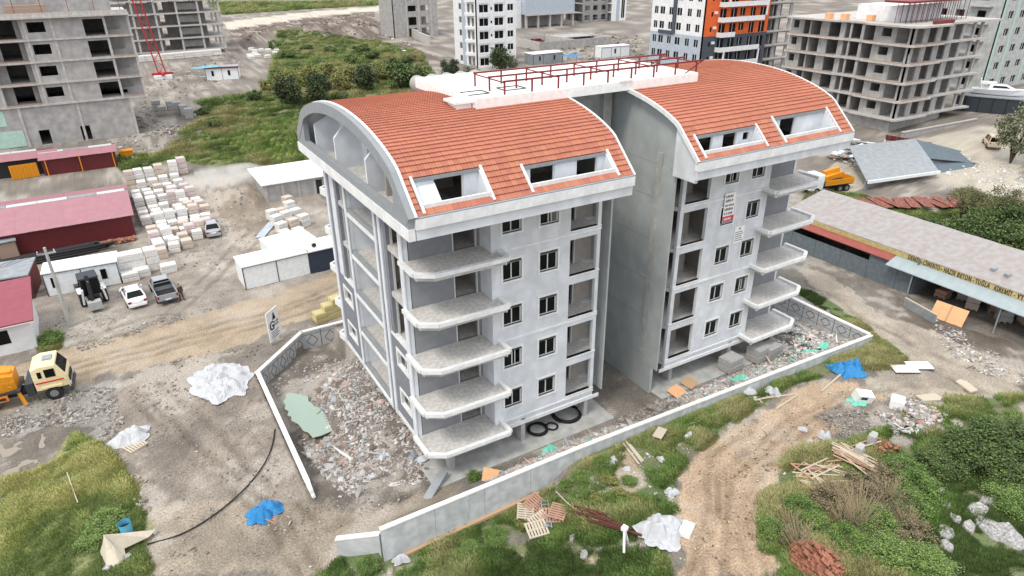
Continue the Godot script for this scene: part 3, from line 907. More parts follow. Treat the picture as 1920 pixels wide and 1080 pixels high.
func build_main() -> void:
	var root := thing("apartment_building", "pale grey apartment building with twin red tiled barrel roofs and stepped balconies", "building")
	build_block(root, 1.0, 0.0, {"gable": 0.55, "win": [[5.98, 7.25], [8.51, 9.8]], "log": [10.7, 12.72], "end": 12.98, "door": [3.5, 5.05], "bal": 5.62, "cols": [[1.9, 0.2], [7.2, 0.0], [12.4, -0.1]]})
	build_block(root, -1.0, 33.16, {"gable": 0.75, "win": [[5.96, 7.23], [8.52, 9.8]], "log": [11.1, 13.3], "end": 13.62, "door": [4.2, 5.05], "bal": 5.75, "cols": [[1.9, 0.2], [6.6, 0.0], [12.3, -0.4]]})
	build_gable(root)
	bx(root, "gable_wall", Vector3(32.2, 1.95, -15.7), Vector3(32.4, 17.2, -1.4), M.gable_white)
	# the court between the blocks: concrete block wall with courses, its thickened fin, the core behind
	bx(root, "court_wall", Vector3(18.3, -0.3, -15.7), Vector3(18.55, 17.19, -0.05), M.block_wall)
	for i in 5:
		bx(root, "wall_joint", Vector3(18.29, 2.9 + 3.0 * i, -15.0), Vector3(18.3, 2.93 + 3.0 * i, -0.75), M.joint)
	bx(root, "court_pilaster", Vector3(18.2, 2.4, -1.25), Vector3(18.28, 18.0, -0.72), M.concrete)
	part(root, "court_fin", mb().prism(PackedVector2Array([Vector2(18.22, -0.72), Vector2(18.22, 0.62), Vector2(18.32, 0.62), Vector2(18.32, -0.72)]), 2.35, 17.15), M.block_wall)
	bx(root, "court_fin", Vector3(13.72, 2.0, -14.0), Vector3(13.84, 17.3, -0.02), M.block_wall)
	bx(root, "core_wall", Vector3(13.9, -0.3, -6.6), Vector3(18.28, 21.4, -6.3), M.cement_grey)
	bx(root, "core_column", Vector3(17.3, -0.3, -6.29), Vector3(18.0, 21.4, -5.9), M.concrete)
	# roofs
	var tilem := tile_mesh(0.32, 0.40)
	var d1 := {"x0": 0.25, "x1": 4.05, "zt": 1.18, "holes": [[1.45, 3.1, 17.6, 19.62]]}
	var d2 := {"x0": 6.32, "x1": 11.9, "zt": 1.48, "holes": [[6.9, 8.45, 17.6, 19.45], [9.9, 11.3, 17.6, 19.45]]}
	var d3 := {"x0": 18.45, "x1": 23.75, "zt": 1.48, "holes": [[18.8, 20.1, 17.6, 19.45], [21.0, 22.2, 17.6, 19.45], [22.75, 23.35, 18.7, 19.2]]}
	var d4 := {"x0": 25.45, "x1": 30.85, "zt": 1.12, "holes": [[26.4, 27.9, 17.6, 19.55]]}
	build_roof(root, -0.25, 12.88, [d1, d2], 180, tilem)
	build_roof(root, 17.8, 32.1, [d3, d4], 120, tilem)
	# barrel ends
	part(root, "verge_trim", roof_strip(12.86, 12.98, -0.14, 0.1, 2.85, -17.3), M.trim_white)
	part(root, "verge_trim", roof_strip(17.72, 17.84, -0.16, 0.1, 2.85, -17.3), M.trim_white)
	part(root, "verge_trim", roof_strip(32.06, 32.18, -0.16, 0.1, 2.85, -17.3), M.trim_white)
	part(root, "barrel_end_wall", lens_wall(12.6, 0.2, 17.2), M.block_wall)
	part(root, "barrel_end_wall", lens_wall(18.285, 0.2, 17.195), M.block_wall)
	part(root, "eave_cheek", mb().hexa_of([Vector3(17.9, 16.95, 2.59), Vector3(18.1, 16.95, 2.59), Vector3(18.1, 16.95, 0.62), Vector3(17.9, 16.95, 0.62), Vector3(17.9, arc(2.59) - 0.2, 2.59), Vector3(18.1, arc(2.59) - 0.2, 2.59), Vector3(18.1, arc(0.62) - 0.2, 0.62), Vector3(17.9, arc(0.62) - 0.2, 0.62)]), M.plaster)
	part(root, "barrel_end_wall", lens_wall(31.8, 0.2, 17.2), M.gable_white)
	# the open arched gable over the street side: ring, sill, recessed terrace with partitions
	part(root, "arch_ring", roof_strip(-0.62, -0.2, -0.55, 0.08, 2.9, -17.4), M.ring_grey)
	part(root, "arch_edge", roof_strip(-0.3, -0.17, 0.081, 0.15, 2.9, -17.4), M.trim_white)
	for q in [[2.74, 0.9], [-17.14, -15.2]]:   # filled feet of the ring
		var corner := mb()
		var n := 8
		for i in n:
			var z0 := lerpf(q[0], q[1], float(i) / n)
			var z1 := lerpf(q[0], q[1], float(i + 1) / n)
			var lo := minf(z0, z1)
			var hi := maxf(z0, z1)
			corner.hexa([Vector3(-0.59, 18.2, hi), Vector3(-0.25, 18.2, hi), Vector3(-0.25, 18.2, lo), Vector3(-0.59, 18.2, lo), Vector3(-0.59, arc(hi), hi), Vector3(-0.25, arc(hi), hi), Vector3(-0.25, arc(lo), lo), Vector3(-0.59, arc(lo), lo)])
		part(root, "ring_foot", corner, M.ring_grey)
	bx(root, "gable_fascia", Vector3(-0.66, 17.2, -17.2), Vector3(-0.3, 17.8, 2.77), M.trim_white)
	bx(root, "gable_sill", Vector3(-0.6, 17.8, -17.15), Vector3(-0.25, 18.22, 2.7), M.ring_grey)
	bx(root, "gable_soffit", Vector3(-0.3, 17.2, -17.0), Vector3(0.9, 17.45, 2.55), M.concrete)
	bx(root, "terrace_floor", Vector3(-0.25, 17.45, -16.9), Vector3(3.4, 17.6, 2.4), M.screed)
	var back_holes := [[-13.4, -12.4, 17.7, 20.4], [-8.6, -7.7, 17.7, 20.6], [-3.4, -2.6, 17.7, 20.2]]
	var bw := mb()
	var nn := 60
	for i in nn:
		var z0 := lerpf(-16.4, 0.7, float(i) / nn)
		var z1 := lerpf(-16.4, 0.7, float(i + 1) / nn)
		var low := 17.6
		for h in back_holes:
			if (z0 + z1) * 0.5 > h[0] and (z0 + z1) * 0.5 < h[1]: low = h[3]
		bw.hexa([Vector3(1.5, low, z1), Vector3(1.7, low, z1), Vector3(1.7, low, z0), Vector3(1.5, low, z0), Vector3(1.5, arc(z1, -0.1), z1), Vector3(1.7, arc(z1, -0.1), z1), Vector3(1.7, arc(z0, -0.1), z0), Vector3(1.5, arc(z0, -0.1), z0)])
	part(root, "attic_wall", bw, M.gable_white)
	part(root, "terrace_ceiling", roof_strip(-0.19, 1.5, -0.34, -0.28, 2.9, -17.4), M.gable_white)
	for z in [-14.2, -9.9, -4.3]:   # partitions between the roof terraces, lower towards the street
		var pw := mb()
		var top := arc(z, -0.25)
		pw.hexa([Vector3(-0.15, 17.6, z + 0.2), Vector3(1.5, 17.6, z + 0.2), Vector3(1.5, 17.6, z), Vector3(-0.15, 17.6, z), Vector3(-0.15, minf(top, 19.5), z + 0.2), Vector3(1.5, top, z + 0.2), Vector3(1.5, top, z), Vector3(-0.15, minf(top, 19.5), z)])
		part(root, "terrace_partition", pw, M.gable_white)
	# flat roof terrace bridging the two barrels
	bx(root, "roof_terrace", Vector3(6.7, 21.5, -12.4), Vector3(23.6, 21.95, -4.1), M.white_roof)
	for q in [[6.6, 23.7, -4.1, -3.9], [6.6, 23.7, -12.6, -12.4], [6.5, 6.7, -12.4, -4.1], [23.6, 23.8, -12.4, -4.1]]:
		bx(root, "terrace_upstand", Vector3(q[0], 21.5, q[2]), Vector3(q[1], 22.08, q[3]), M.white_roof)
	bx(root, "terrace_flashing", Vector3(6.56, 21.2, -4.06), Vector3(12.8, 21.5, -3.94), M.flash_red)
	bx(root, "terrace_flashing", Vector3(17.9, 21.2, -4.06), Vector3(23.76, 21.5, -3.94), M.flash_red)
	bx(root, "terrace_step", Vector3(5.5, 21.3, -5.4), Vector3(6.45, 21.85, -4.2), M.white_roof)
	bx(root, "terrace_cap", Vector3(5.35, 21.85, -5.6), Vector3(6.55, 21.98, -4.05), M.white_roof)
	bx(root, "terrace_cap", Vector3(16.9, 22.08, -4.3), Vector3(17.9, 22.2, -3.8), M.white_roof)
	# apron slab round the pilotis
	bx(root, "apron", Vector3(0.4, -0.5, -9.0), Vector3(14.2, 0.1, 1.15), M.concrete)
	bx(root, "apron", Vector3(18.56, -0.5, -9.0), Vector3(32.6, 0.1, 1.15), M.concrete)
	# red steel frame for the solar collectors
	var fr := thing("collector_frame", "dark red steel frame of posts and rails on the white roof terrace", "frame")
	for z in [-4.45, -6.3, -8.2]:
		part(fr, "rail", mb().box(Vector3(8.7, 22.72, z - 0.05), Vector3(24.6, 22.82, z + 0.05)), M.steel_red)
		for i in 9:
			var x := 8.75 + 1.9 * i
			bx(fr, "post", Vector3(x, 21.95, z - 0.045), Vector3(x + 0.09, 22.72, z + 0.045), M.steel_red)
			if z < -5 and i % 2 == 0: bx(fr, "tie", Vector3(x, 22.66, z + 0.05), Vector3(x + 0.07, 22.73, z + (1.8 if z > -7 else 1.85)), M.steel_red)
	part(fr, "brace", mb().bar(Vector3(24.5, 22.75, -4.45), Vector3(22.9, 21.97, -4.45), 0.06, 0.06), M.steel_red)
	part(fr, "brace", mb().bar(Vector3(24.5, 22.75, -8.2), Vector3(22.9, 21.97, -8.2), 0.06, 0.06), M.steel_red)
	for i in 5:
		var tk := thing("water_tank", "pale galvanised water cylinder lying in the row behind the roof ridge", "tank", Vector3(8.1 + 1.16 * i, 20.55, -14.3), 0.0, "water tanks in a row on the roof")
		part(tk, "shell", mb().cyl(Vector3(0, 0.55, 1.6), Vector3(0, 0.55, -1.7), 0.58, 0.58, 20, false), M.tank)
		part(tk, "end_cap", mb().cyl(Vector3(0, 0.55, -1.7), Vector3(0, 0.55, -1.86), 0.58, 0.4, 20), M.tank)
		part(tk, "end_cap", mb().cyl(Vector3(0, 0.55, 1.6), Vector3(0, 0.55, 1.76), 0.58, 0.4, 20), M.tank)
		bx(tk, "cradle", Vector3(-0.3, -1.6, -1.2), Vector3(0.3, 0.1, -1.05), M.steel_dark)
		bx(tk, "cradle", Vector3(-0.3, -1.6, 1.0), Vector3(0.3, 0.1, 1.15), M.steel_dark)
	for q in [[6.9, -6.7], [9.6, -6.9]]:
		var f2 := mb()
		for e in [[0, 0, 1.5, 0], [1.5, 0, 1.5, 1.1], [1.5, 1.1, 0, 1.1], [0, 1.1, 0, 0]]:
			f2.bar(Vector3(e[0], 0.03, e[1]), Vector3(e[2], 0.03, e[3]), 0.06, 0.05)
		var o := single("panel_frame", f2, M.steel_dark, "thin dark rectangular metal frame lying flat on the white roof terrace", "frame", "loose frames on the roof terrace")
		o.position = Vector3(q[0], 21.95, q[1])
	# banners hanging on the right block
	var ban := thing("banner", "tall white sale banner with dark print and red foot between two windows", "banner", Vector3(23.45, 12.55, 0.12))
	bx(ban, "cloth", Vector3(0, 0, 0), Vector3(1.05, 2.1, 0.02), M.white_paint)
	bx(ban, "red_foot", Vector3(0.002, 0.02, 0.02), Vector3(1.048, 0.42, 0.026), M.sign_red)
	for i in 5: glyphs(ban, Vector3(0.1, 1.76 - 0.31 * i, 0.022), 0.85 - 0.05 * (i % 2), 0.2 if i != 2 else 0.13, M.letter_dark)
	glyphs(ban, Vector3(0.14, 0.12, 0.028), 0.75, 0.2, M.white_paint)
	var bn := thing("notice_board", "small white notice board with lines of print on the pale facade", "sign", Vector3(25.0, 10.6, 0.012))
	bx(bn, "board", Vector3(0, 0, 0), Vector3(0.98, 1.25, 0.03), M.white_paint)
	for i in 5: bx(bn, "print_line", Vector3(0.08, 0.16 + 0.16 * i, 0.03), Vector3(0.9 - 0.07 * (i % 3), 0.22 + 0.16 * i, 0.034), M.letter_grey)
	bx(bn, "emblem", Vector3(0.4, 1.02, 0.03), Vector3(0.6, 1.14, 0.034), M.letter_grey)

func glyphs(parent: Node, at: Vector3, width: float, h: float, mat: Material) -> void:   # print too small to read in the photograph: upright strokes
	var m := mb()
	var x := 0.0
	while x < width - h * 0.5:
		var w := h * rng.randf_range(0.4, 0.6)
		m.box(at + Vector3(x, 0, 0), at + Vector3(x + w * 0.32, h, 0.006))
		m.box(at + Vector3(x + w * 0.7, 0, 0), at + Vector3(x + w, h * rng.randf_range(0.6, 1.0), 0.006))
		m.box(at + Vector3(x + w * 0.32, h * 0.4, 0), at + Vector3(x + w * 0.7, h * 0.6, 0.006))
		x += w + h * (0.18 if rng.randf() < 0.85 else 0.5)
	part(parent, "print_line", m, mat)
func lettering(parent: Node, text: String, at: Vector3, size: float, mat: Material, turn := Basis(), fit := 0.0) -> MeshInstance3D:
	var t := TextMesh.new()
	var f := SystemFont.new()
	f.font_names = PackedStringArray(["Droid Sans"])
	f.font_weight = 800
	t.font = f
	t.text = text
	t.font_size = 64
	t.pixel_size = size / 46.0
	t.depth = 0.01
	var o := inst("lettering", t, mat, parent, Transform3D(turn, at))
	if fit > 0.0:
		var wdt := t.get_aabb().size.x
		if wdt > fit: o.transform = Transform3D(turn * Basis.from_scale(Vector3(fit / wdt, 1, 1)), at)
	return o

# ---------------------------------------------------------------- boundary walls
func panel_wall(called: String, label: String, a: Vector3, b: Vector3, y0: float, y1: float, count: int) -> void:
	var len_ := Vector2(b.x - a.x, b.z - a.z).length()
	var r := thing(called, label, "wall", Vector3(a.x, 0, a.z), turn_of(a, b))
	bx(r, "wall_core", Vector3(0, y0 - 0.4, -0.1), Vector3(len_, y1 - 0.08, 0.06), M.fence_joint)
	bx(r, "cap", Vector3(-0.05, y1 - 0.08, -0.16), Vector3(len_ + 0.05, y1 + 0.04, 0.16), M.fence_cap)
	var w := len_ / count
	for i in count:
		var x := w * i
		var p := bx(r, "wall_panel", Vector3(x + 0.04, y0 - 0.3, 0.06), Vector3(x + w - 0.04, y1 - 0.09, 0.1), M.fence_panel)
		var d := mb()
		var cx := x + w * 0.5
		var cy := (y0 + y1) * 0.5 + 0.05
		var rx := w * 0.3
		var ry := (y1 - y0) * 0.26
		var q := [Vector3(cx - rx, cy, 0.104), Vector3(cx, cy + ry, 0.104), Vector3(cx + rx, cy, 0.104), Vector3(cx, cy - ry, 0.104)]
		for k in 4: d.bar(q[k], q[(k + 1) % 4], 0.02, 0.06)
		part(p, "diamond_relief", d, M.fence_joint)
		bx(p, "rail_line", Vector3(x + 0.05, y1 - 0.42, 0.1), Vector3(x + w - 0.05, y1 - 0.38, 0.107), M.fence_joint)
		bx(p, "rail_line", Vector3(x + 0.05, y0 + 0.3, 0.1), Vector3(x + w - 0.05, y0 + 0.34, 0.107), M.fence_joint)
func build_fences() -> void:
	panel_wall("boundary_wall", "grey diamond panelled boundary wall behind the green puddle, with white cap", Vector3(-6.3, 0, -17.6), Vector3(-1.6, 0, -22.2), -1.9, 0.25, 5)
	panel_wall("boundary_wall", "grey diamond panelled boundary wall running behind the grey gabled side", Vector3(-1.6, 0, -22.2), Vector3(8.0, 0, -22.2), -1.9, 0.25, 6)
	panel_wall("boundary_wall", "grey diamond panelled boundary wall beside the depot track", Vector3(37.4, 0, -14.0), Vector3(37.4, 0, 4.5), 0.1, 1.62, 12)
	var l := thing("boundary_wall", "low white capped concrete wall strip running beside the green puddle", "wall")
	bx(l, "wall_core", Vector3(-6.3, -1.6, -17.6), Vector3(-6.1, 0.12, -2.4), M.fence_panel)
	bx(l, "cap", Vector3(-6.36, 0.12, -17.7), Vector3(-6.04, 0.25, -3.4), M.fence_cap)
	part(l, "broken_end", mb().hexa_of([Vector3(-6.34, -0.1, -2.0), Vector3(-6.06, -0.1, -2.2), Vector3(-6.06, -0.1, -3.4), Vector3(-6.34, -0.1, -3.4), Vector3(-6.3, 0.02, -2.1), Vector3(-6.1, 0.05, -2.3), Vector3(-6.06, 0.248, -3.4), Vector3(-6.34, 0.248, -3.4)]), M.fence_cap)
	var f := thing("boundary_wall", "long white rendered boundary wall along the front of the rubble strip", "wall")
	var joints := [-4.3, -1.2, 1.9, 5.0, 8.1, 11.4, 14.8, 18.2, 21.6, 25.0, 28.4, 31.8, 35.0, 37.55]
	var top := func(x: float) -> float: return 2.38 if x < 9.0 else lerpf(2.38, 1.56, (x - 9.0) / 28.5)
	for i in joints.size() - 1:
		var x0: float = joints[i]
		var x1: float = joints[i + 1]
		var y0: float = top.call(x0)
		var y1: float = top.call(x1)
		part(f, "wall_bay", mb().hexa_of([Vector3(x0 + 0.012, -0.6, 4.76), Vector3(x1 - 0.012, -0.6, 4.76), Vector3(x1 - 0.012, -0.6, 4.53), Vector3(x0 + 0.012, -0.6, 4.53), Vector3(x0 + 0.012, y0 - 0.08, 4.76), Vector3(x1 - 0.012, y1 - 0.08, 4.76), Vector3(x1 - 0.012, y1 - 0.08, 4.53), Vector3(x0 + 0.012, y0 - 0.08, 4.53)]), M.fence_white)
		bx(f, "joint", Vector3(x1 - 0.014, -0.6, 4.55), Vector3(x1 + 0.014, y1 - 0.09, 4.74), M.cement_grey)
		part(f, "cap", mb().hexa_of([Vector3(x0 + 0.004, y0 - 0.08, 4.79), Vector3(x1 - 0.004, y1 - 0.08, 4.79), Vector3(x1 - 0.004, y1 - 0.08, 4.5), Vector3(x0 + 0.004, y0 - 0.08, 4.5), Vector3(x0 + 0.004, y0, 4.79), Vector3(x1 - 0.004, y1, 4.79), Vector3(x1 - 0.004, y1, 4.5), Vector3(x0 + 0.004, y0, 4.5)]), M.fence_cap)
	part(f, "footing", mb().bar(Vector3(-3.4, 0.02, 4.87), Vector3(5.5, 0.3, 4.87), 0.2, 0.2), M.wood)
	var crack := []
	for q in [[1.0, 2.3], [0.85, 1.9], [0.95, 1.4], [0.8, 0.9], [0.86, 0.3]]: crack.append(Vector3(q[0], q[1], 4.764))
	part(f, "crack", mb().tube(crack, 0.012, 4), M.cement_grey)
	var e := thing("boundary_wall", "short low end piece of the white rendered wall by the dirt yard", "wall", Vector3(-6.25, 0, 3.0), turn_of(Vector3(-6.25, 0, 3.0), Vector3(-4.3, 0, 4.6)))
	part(e, "wall_bay", mb().hexa_of([Vector3(0, -0.4, 0.12), Vector3(2.5, -0.4, 0.12), Vector3(2.5, -0.4, -0.12), Vector3(0, -0.4, -0.12), Vector3(0, 1.2, 0.12), Vector3(2.5, 1.95, 0.12), Vector3(2.5, 1.95, -0.12), Vector3(0, 1.2, -0.12)]), M.fence_white)
	part(e, "cap", mb().hexa_of([Vector3(-0.03, 1.205, 0.16), Vector3(2.5, 1.955, 0.16), Vector3(2.5, 1.955, -0.16), Vector3(-0.03, 1.205, -0.16), Vector3(-0.03, 1.28, 0.16), Vector3(2.5, 2.03, 0.16), Vector3(2.5, 2.03, -0.16), Vector3(-0.03, 1.28, -0.16)]), M.fence_cap)

# ---------------------------------------------------------------- buildings round the site
# local frame: x to the right along the street face (z = 0), -z to the back, y up
func wall_face(r: Node3D, called: String, w: float, y0: float, y1: float, holes: Array, mat: Material, side := "front", d := 0.0, th_ := 0.25) -> MeshInstance3D:
	var pl: Callable
	if side == "front": pl = func(a, b, c): return Vector3(a, b, -c)
	elif side == "left": pl = func(a, b, c): return Vector3(c, b, -a)
	elif side == "right": pl = func(a, b, c): return Vector3(d - c, b, -a)
	else: pl = func(a, b, c): return Vector3(a, b, -d + c)
	return part(r, called, holed(0.0, w, y0, y1, 0.0, th_, holes, pl), mat)
func shell(r: Node3D, w: float, d: float, floors: int, fh: float, y0: float, slab: Material, wall: Material, over := [0.0, 0.0, 0.0, 0.0]) -> void:
	# floors, rear walls and a dark core so that openings look into real rooms
	for k in floors + 1:
		bx(r, "floor_slab", Vector3(-over[0] if over[0] > 0.0 else 0.26, y0 + fh * k - 0.28, -d - over[3] + 0.02), Vector3(w + over[1] if over[1] > 0.0 else w - 0.02, y0 + fh * k, over[2] if over[2] > 0.0 else -0.26), slab)
	bx(r, "rear_wall", Vector3(0.3, y0, -d + 0.1), Vector3(w - 0.3, y0 + fh * floors - 0.3, -d + 0.35), wall)
	bx(r, "inner_wall", Vector3(0.5, y0, minf(-8.6, -d * 0.6)), Vector3(w - 0.5, y0 + fh * floors - 0.3, minf(-8.6, -d * 0.6) + 0.2), wall)
	for x in [w * 0.3, w * 0.62]:
		bx(r, "inner_wall", Vector3(x, y0, -8.3), Vector3(x + 0.2, y0 + fh * floors - 0.3, -0.5), wall)
func far_window(r: Node3D, lo: Vector3, hi: Vector3, axis: int, frame := true) -> void:   # a pane in an opening, axis 2: faces z, axis 0: faces x
	var p := bx(r, "window", lo, hi, M.glass)
	if not frame: return
	var f := mb()
	if axis == 2:
		f.box(Vector3((lo.x + hi.x) / 2 - 0.05, lo.y, hi.z + 0.005), Vector3((lo.x + hi.x) / 2 + 0.05, hi.y, hi.z + 0.06))
	else:
		f.box(Vector3(lo.x - 0.06, lo.y, (lo.z + hi.z) / 2 - 0.05), Vector3(lo.x - 0.005, hi.y, (lo.z + hi.z) / 2 + 0.05))
	part(p, "frame", f, M.frame_white)

func build_background() -> void:
	left_site()
	frame_site()
	towers()
	orange_block()
	grid_site()
	right_block()
	far_yard()

func left_site() -> void:
	var w := 40.0
	var fh := 3.05
	var c := gp(262, 252)
	var r := thing("unfinished_building", "bare grey concrete apartment block with empty window holes behind the red sheds", "building", Vector3(c.x - w, c.y, c.z))
	var up := w + 2.4
	shell(r, w, 15, 2, fh, 0, M.raw_slab, M.raw)
	for k in range(2, 7):
		bx(r, "floor_slab", Vector3(0, fh * k - 0.26, -15), Vector3(up + 0.1, fh * k, 0.25 if k < 6 else 0.9), M.raw_slab)
	var lower := []
	var xr := [[w - 13.4, w - 12.0], [w - 7.9, w - 6.6], [w - 17.6, w - 15.4], [w - 24.0, w - 21.5], [w - 30, w - 26.5]]
	for q in xr: lower.append([q[0], q[1], 0.1, 2.3])
	for q in [[w - 24.5, w - 21.0], [w - 31, w - 26.5]]: lower.append([q[0], q[1], fh + 0.2, fh + 2.6])
	wall_face(r, "front_wall", w, 0, fh * 2 - 0.27, lower, M.raw)
	var hi := []
	for k in range(2, 6):
		var y := fh * k
		hi.append_array([[up - 3.2, up - 0.25, y, y + 2.75], [up - 6.2, up - 3.55, y + 0.02, y + 2.4], [up - 13.3, up - 11.1, y + 0.9, y + 2.3], [up - 18.6, up - 14.2, y, y + 2.7], [up - 24.0, up - 21.4, y + 0.05, y + 2.5], [up - 30.0, up - 27.0, y + 0.05, y + 2.5]])
	wall_face(r, "front_wall", up, fh * 2, fh * 6 - 0.27, hi, M.raw)
	for k in range(2, 6):   # recessed rooms behind the open bays
		var y := fh * k
		bx(r, "room_wall", Vector3(up - 1.3, y, -1.7), Vector3(up, y + 2.78, -1.5), M.raw)
		bx(r, "room_wall", Vector3(up - 19, y, -1.9), Vector3(up - 17.4, y + 2.78, -1.7), M.raw)
		bx(r, "room_wall", Vector3(up - 15, y, -1.9), Vector3(up - 13.8, y + 2.78, -1.7), M.raw)
		bx(r, "room_wall", Vector3(up - 10.9, y, -9.9), Vector3(up - 10.7, y + 2.78, -0.3), M.raw)
		bx(r, "inner_wall", Vector3(1, y, -10.2), Vector3(up - 1, y + 2.78, -10), M.raw)
		for x in [up - 6.5, up - 13.6, up - 19.2, up - 20.9, up - 26.4]: bx(r, "party_wall", Vector3(x, y, -9.9), Vector3(x + 0.2, y + 2.78, -0.3), M.raw)
		bx(r, "party_wall", Vector3(up - 3.5, y, -9.9), Vector3(up - 3.3, y + 2.78, -1.75), M.raw)
		for x in [up - 18.6, up - 3.2]:
			bx(r, "edge_board", Vector3(x, y + 0.01, 0.0), Vector3(x + (4.4 if x < up - 10 else 2.9), y + 0.14, 0.25), M.raw_wood)
	for x in [up - 19.0, up - 13.8, up - 10.4, up - 3.55, up - 0.3, w - 26]:
		bx(r, "column", Vector3(x, fh * 2, 0.002), Vector3(x + 0.32, fh * 6 - 0.27, 0.08), M.raw_slab)
	for x in [w - 15.2, w - 7.6, w - 0.34]:
		bx(r, "column", Vector3(x, 0, 0.002), Vector3(x + 0.34, fh * 2 - 0.27, 0.1), M.raw_slab)
	for q in [[w - 20.5, w - 15.3, 0.2, 2.6], [w - 20.5, w - 17, 3.4, 5.6]]:
		bx(r, "insulation_panel", Vector3(q[0], q[2], 0.001), Vector3(q[1], q[3], 0.03), M.raw_mint)
	# props, rails and timber of the storey being cast
	for i in 22:
		var x := w - 22.0 + i * 1.12
		bx(r, "prop", Vector3(x, fh * 6, -0.4 - (i % 3) * 1.2), Vector3(x + 0.08, fh * 6 + 2.6, -0.32 - (i % 3) * 1.2), M.steel_red if i % 3 == 0 else M.tin)
	bx(r, "parapet_board", Vector3(w - 20, fh * 6, 0.5), Vector3(up, fh * 6 + 0.5, 0.62), M.raw_slab)
	bx(r, "timber_stack", Vector3(w - 13, fh * 6, -2.0), Vector3(w - 8, fh * 6 + 1.5, -1.0), M.raw_wood)
	bx(r, "block_wall", Vector3(w - 26, fh * 6, -3.4), Vector3(up - 2, fh * 6 + 2.7, -3.2), M.raw)
	bx(r, "rail", Vector3(w - 20, fh * 6 + 1.1, 0.52), Vector3(up, fh * 6 + 1.16, 0.58), M.tin)

func frame_site() -> void:
	var c := gp(425, 97)
	var w := 27.0
	var fh := 3.2
	var r := thing("unfinished_building", "open grey concrete frame of floors and columns behind the red crane", "building", Vector3(c.x - w, c.y, c.z))
	for k in 6:
		bx(r, "floor_slab", Vector3(-0.3, fh * k + 0.9, -16), Vector3(w + 0.3, fh * k + 1.2, 0.3), M.raw_slab)
		bx(r, "inner_wall", Vector3(0.6, fh * k + 1.2, -5), Vector3(w * 0.45, fh * k + 3.6, -4.8), M.raw)
		bx(r, "inner_wall", Vector3(w * 0.5, fh * k + 1.2, -7), Vector3(w - 3, fh * k + 3.6, -6.8), M.raw)
		bx(r, "stair_wall", Vector3(w * 0.62, fh * k + 1.8, -2.6), Vector3(w * 0.8, fh * k + 3.4, -2.4), M.raw)
	for i in 6:
		var x := w * i / 5.0
		for z in [0.0, -7.5, -15.5]:
			bx(r, "column", Vector3(x - 0.25, -0.5, z - 0.35), Vector3(x + 0.25, fh * 5 + 1.0, z), M.raw_slab)
	for i in 12: bx(r, "prop", Vector3(2.0 + i * 2.0, fh * 5 + 1.2, -1), Vector3(2.1 + i * 2.0, fh * 5 + 3.6, -0.9), M.steel_red)
	# lattice mast of a crane
	var b := gp(306, 146)
	var cr := thing("tower_crane", "red lattice crane mast on a white concrete foot", "crane", b)
	var s := 0.75
	var hgt := 22.0
	var lean := Vector3(-0.12, 1, 0).normalized()
	for q in [[-s, -s], [s, -s], [s, s], [-s, s]]:
		part(cr, "chord", mb().bar(Vector3(q[0], 1.2, q[1]), Vector3(q[0], 1.2, q[1]) + lean * hgt, 0.2, 0.2), M.crane_red)
	for i in 15:
		var y := 1.2
		var o := lean * (i * 1.45)
		var o2 := lean * ((i + 1) * 1.45)
		var sg := 1.0 if i % 2 == 0 else -1.0
		part(cr, "brace", mb().bar(Vector3(-s * sg, y, s) + o, Vector3(s * sg, y, s) + o2, 0.12, 0.12), M.crane_red)
		part(cr, "brace", mb().bar(Vector3(-s, y, s * sg) + o, Vector3(-s, y, -s * sg) + o2, 0.12, 0.12), M.crane_red)
	bx(cr, "foot", Vector3(-1.8, -0.3, -1.8), Vector3(1.8, 0.7, 1.8), M.white_metal)
	bx(cr, "base_frame", Vector3(-2.2, 0.7, -0.3), Vector3(2.2, 1.2, 0.3), M.crane_red)
	bx(cr, "base_frame", Vector3(-0.3, 0.71, -2.2), Vector3(0.3, 1.19, 2.2), M.crane_red)
	var p := gp(388, 151)
	var cb := cabin("site_cabin", "pale blue site cabin with a red band beside the crane foot", p, gp(449, 148), 4.2, 2.5, M.white_metal, M.tin, 2)
	bx(cb, "red_band", Vector3(-0.05, 2.5, 0.14), Vector3(7.2, 2.8, 0.3), M.steel_red)
	var tp := thing("tarpaulin", "light blue sheet lying on the site cabin roof", "tarpaulin", p + Vector3(0.4, 2.72, -0.6))
	part(tp, "sheet", sheet(5.6, 2.6, 0.25, 40), M.barrel_blue)
	for i in 9:
		var q := gp(262 + i * 18, 116 - i * 1.6)
		var st := wrapped("block_stack", "white block stack with dark gaps below the open concrete frame", q, 0.0, 2.6, 2.2, 1.6, M.wrap, "white block stacks below the open frame")
		st.scale = Vector3.ONE

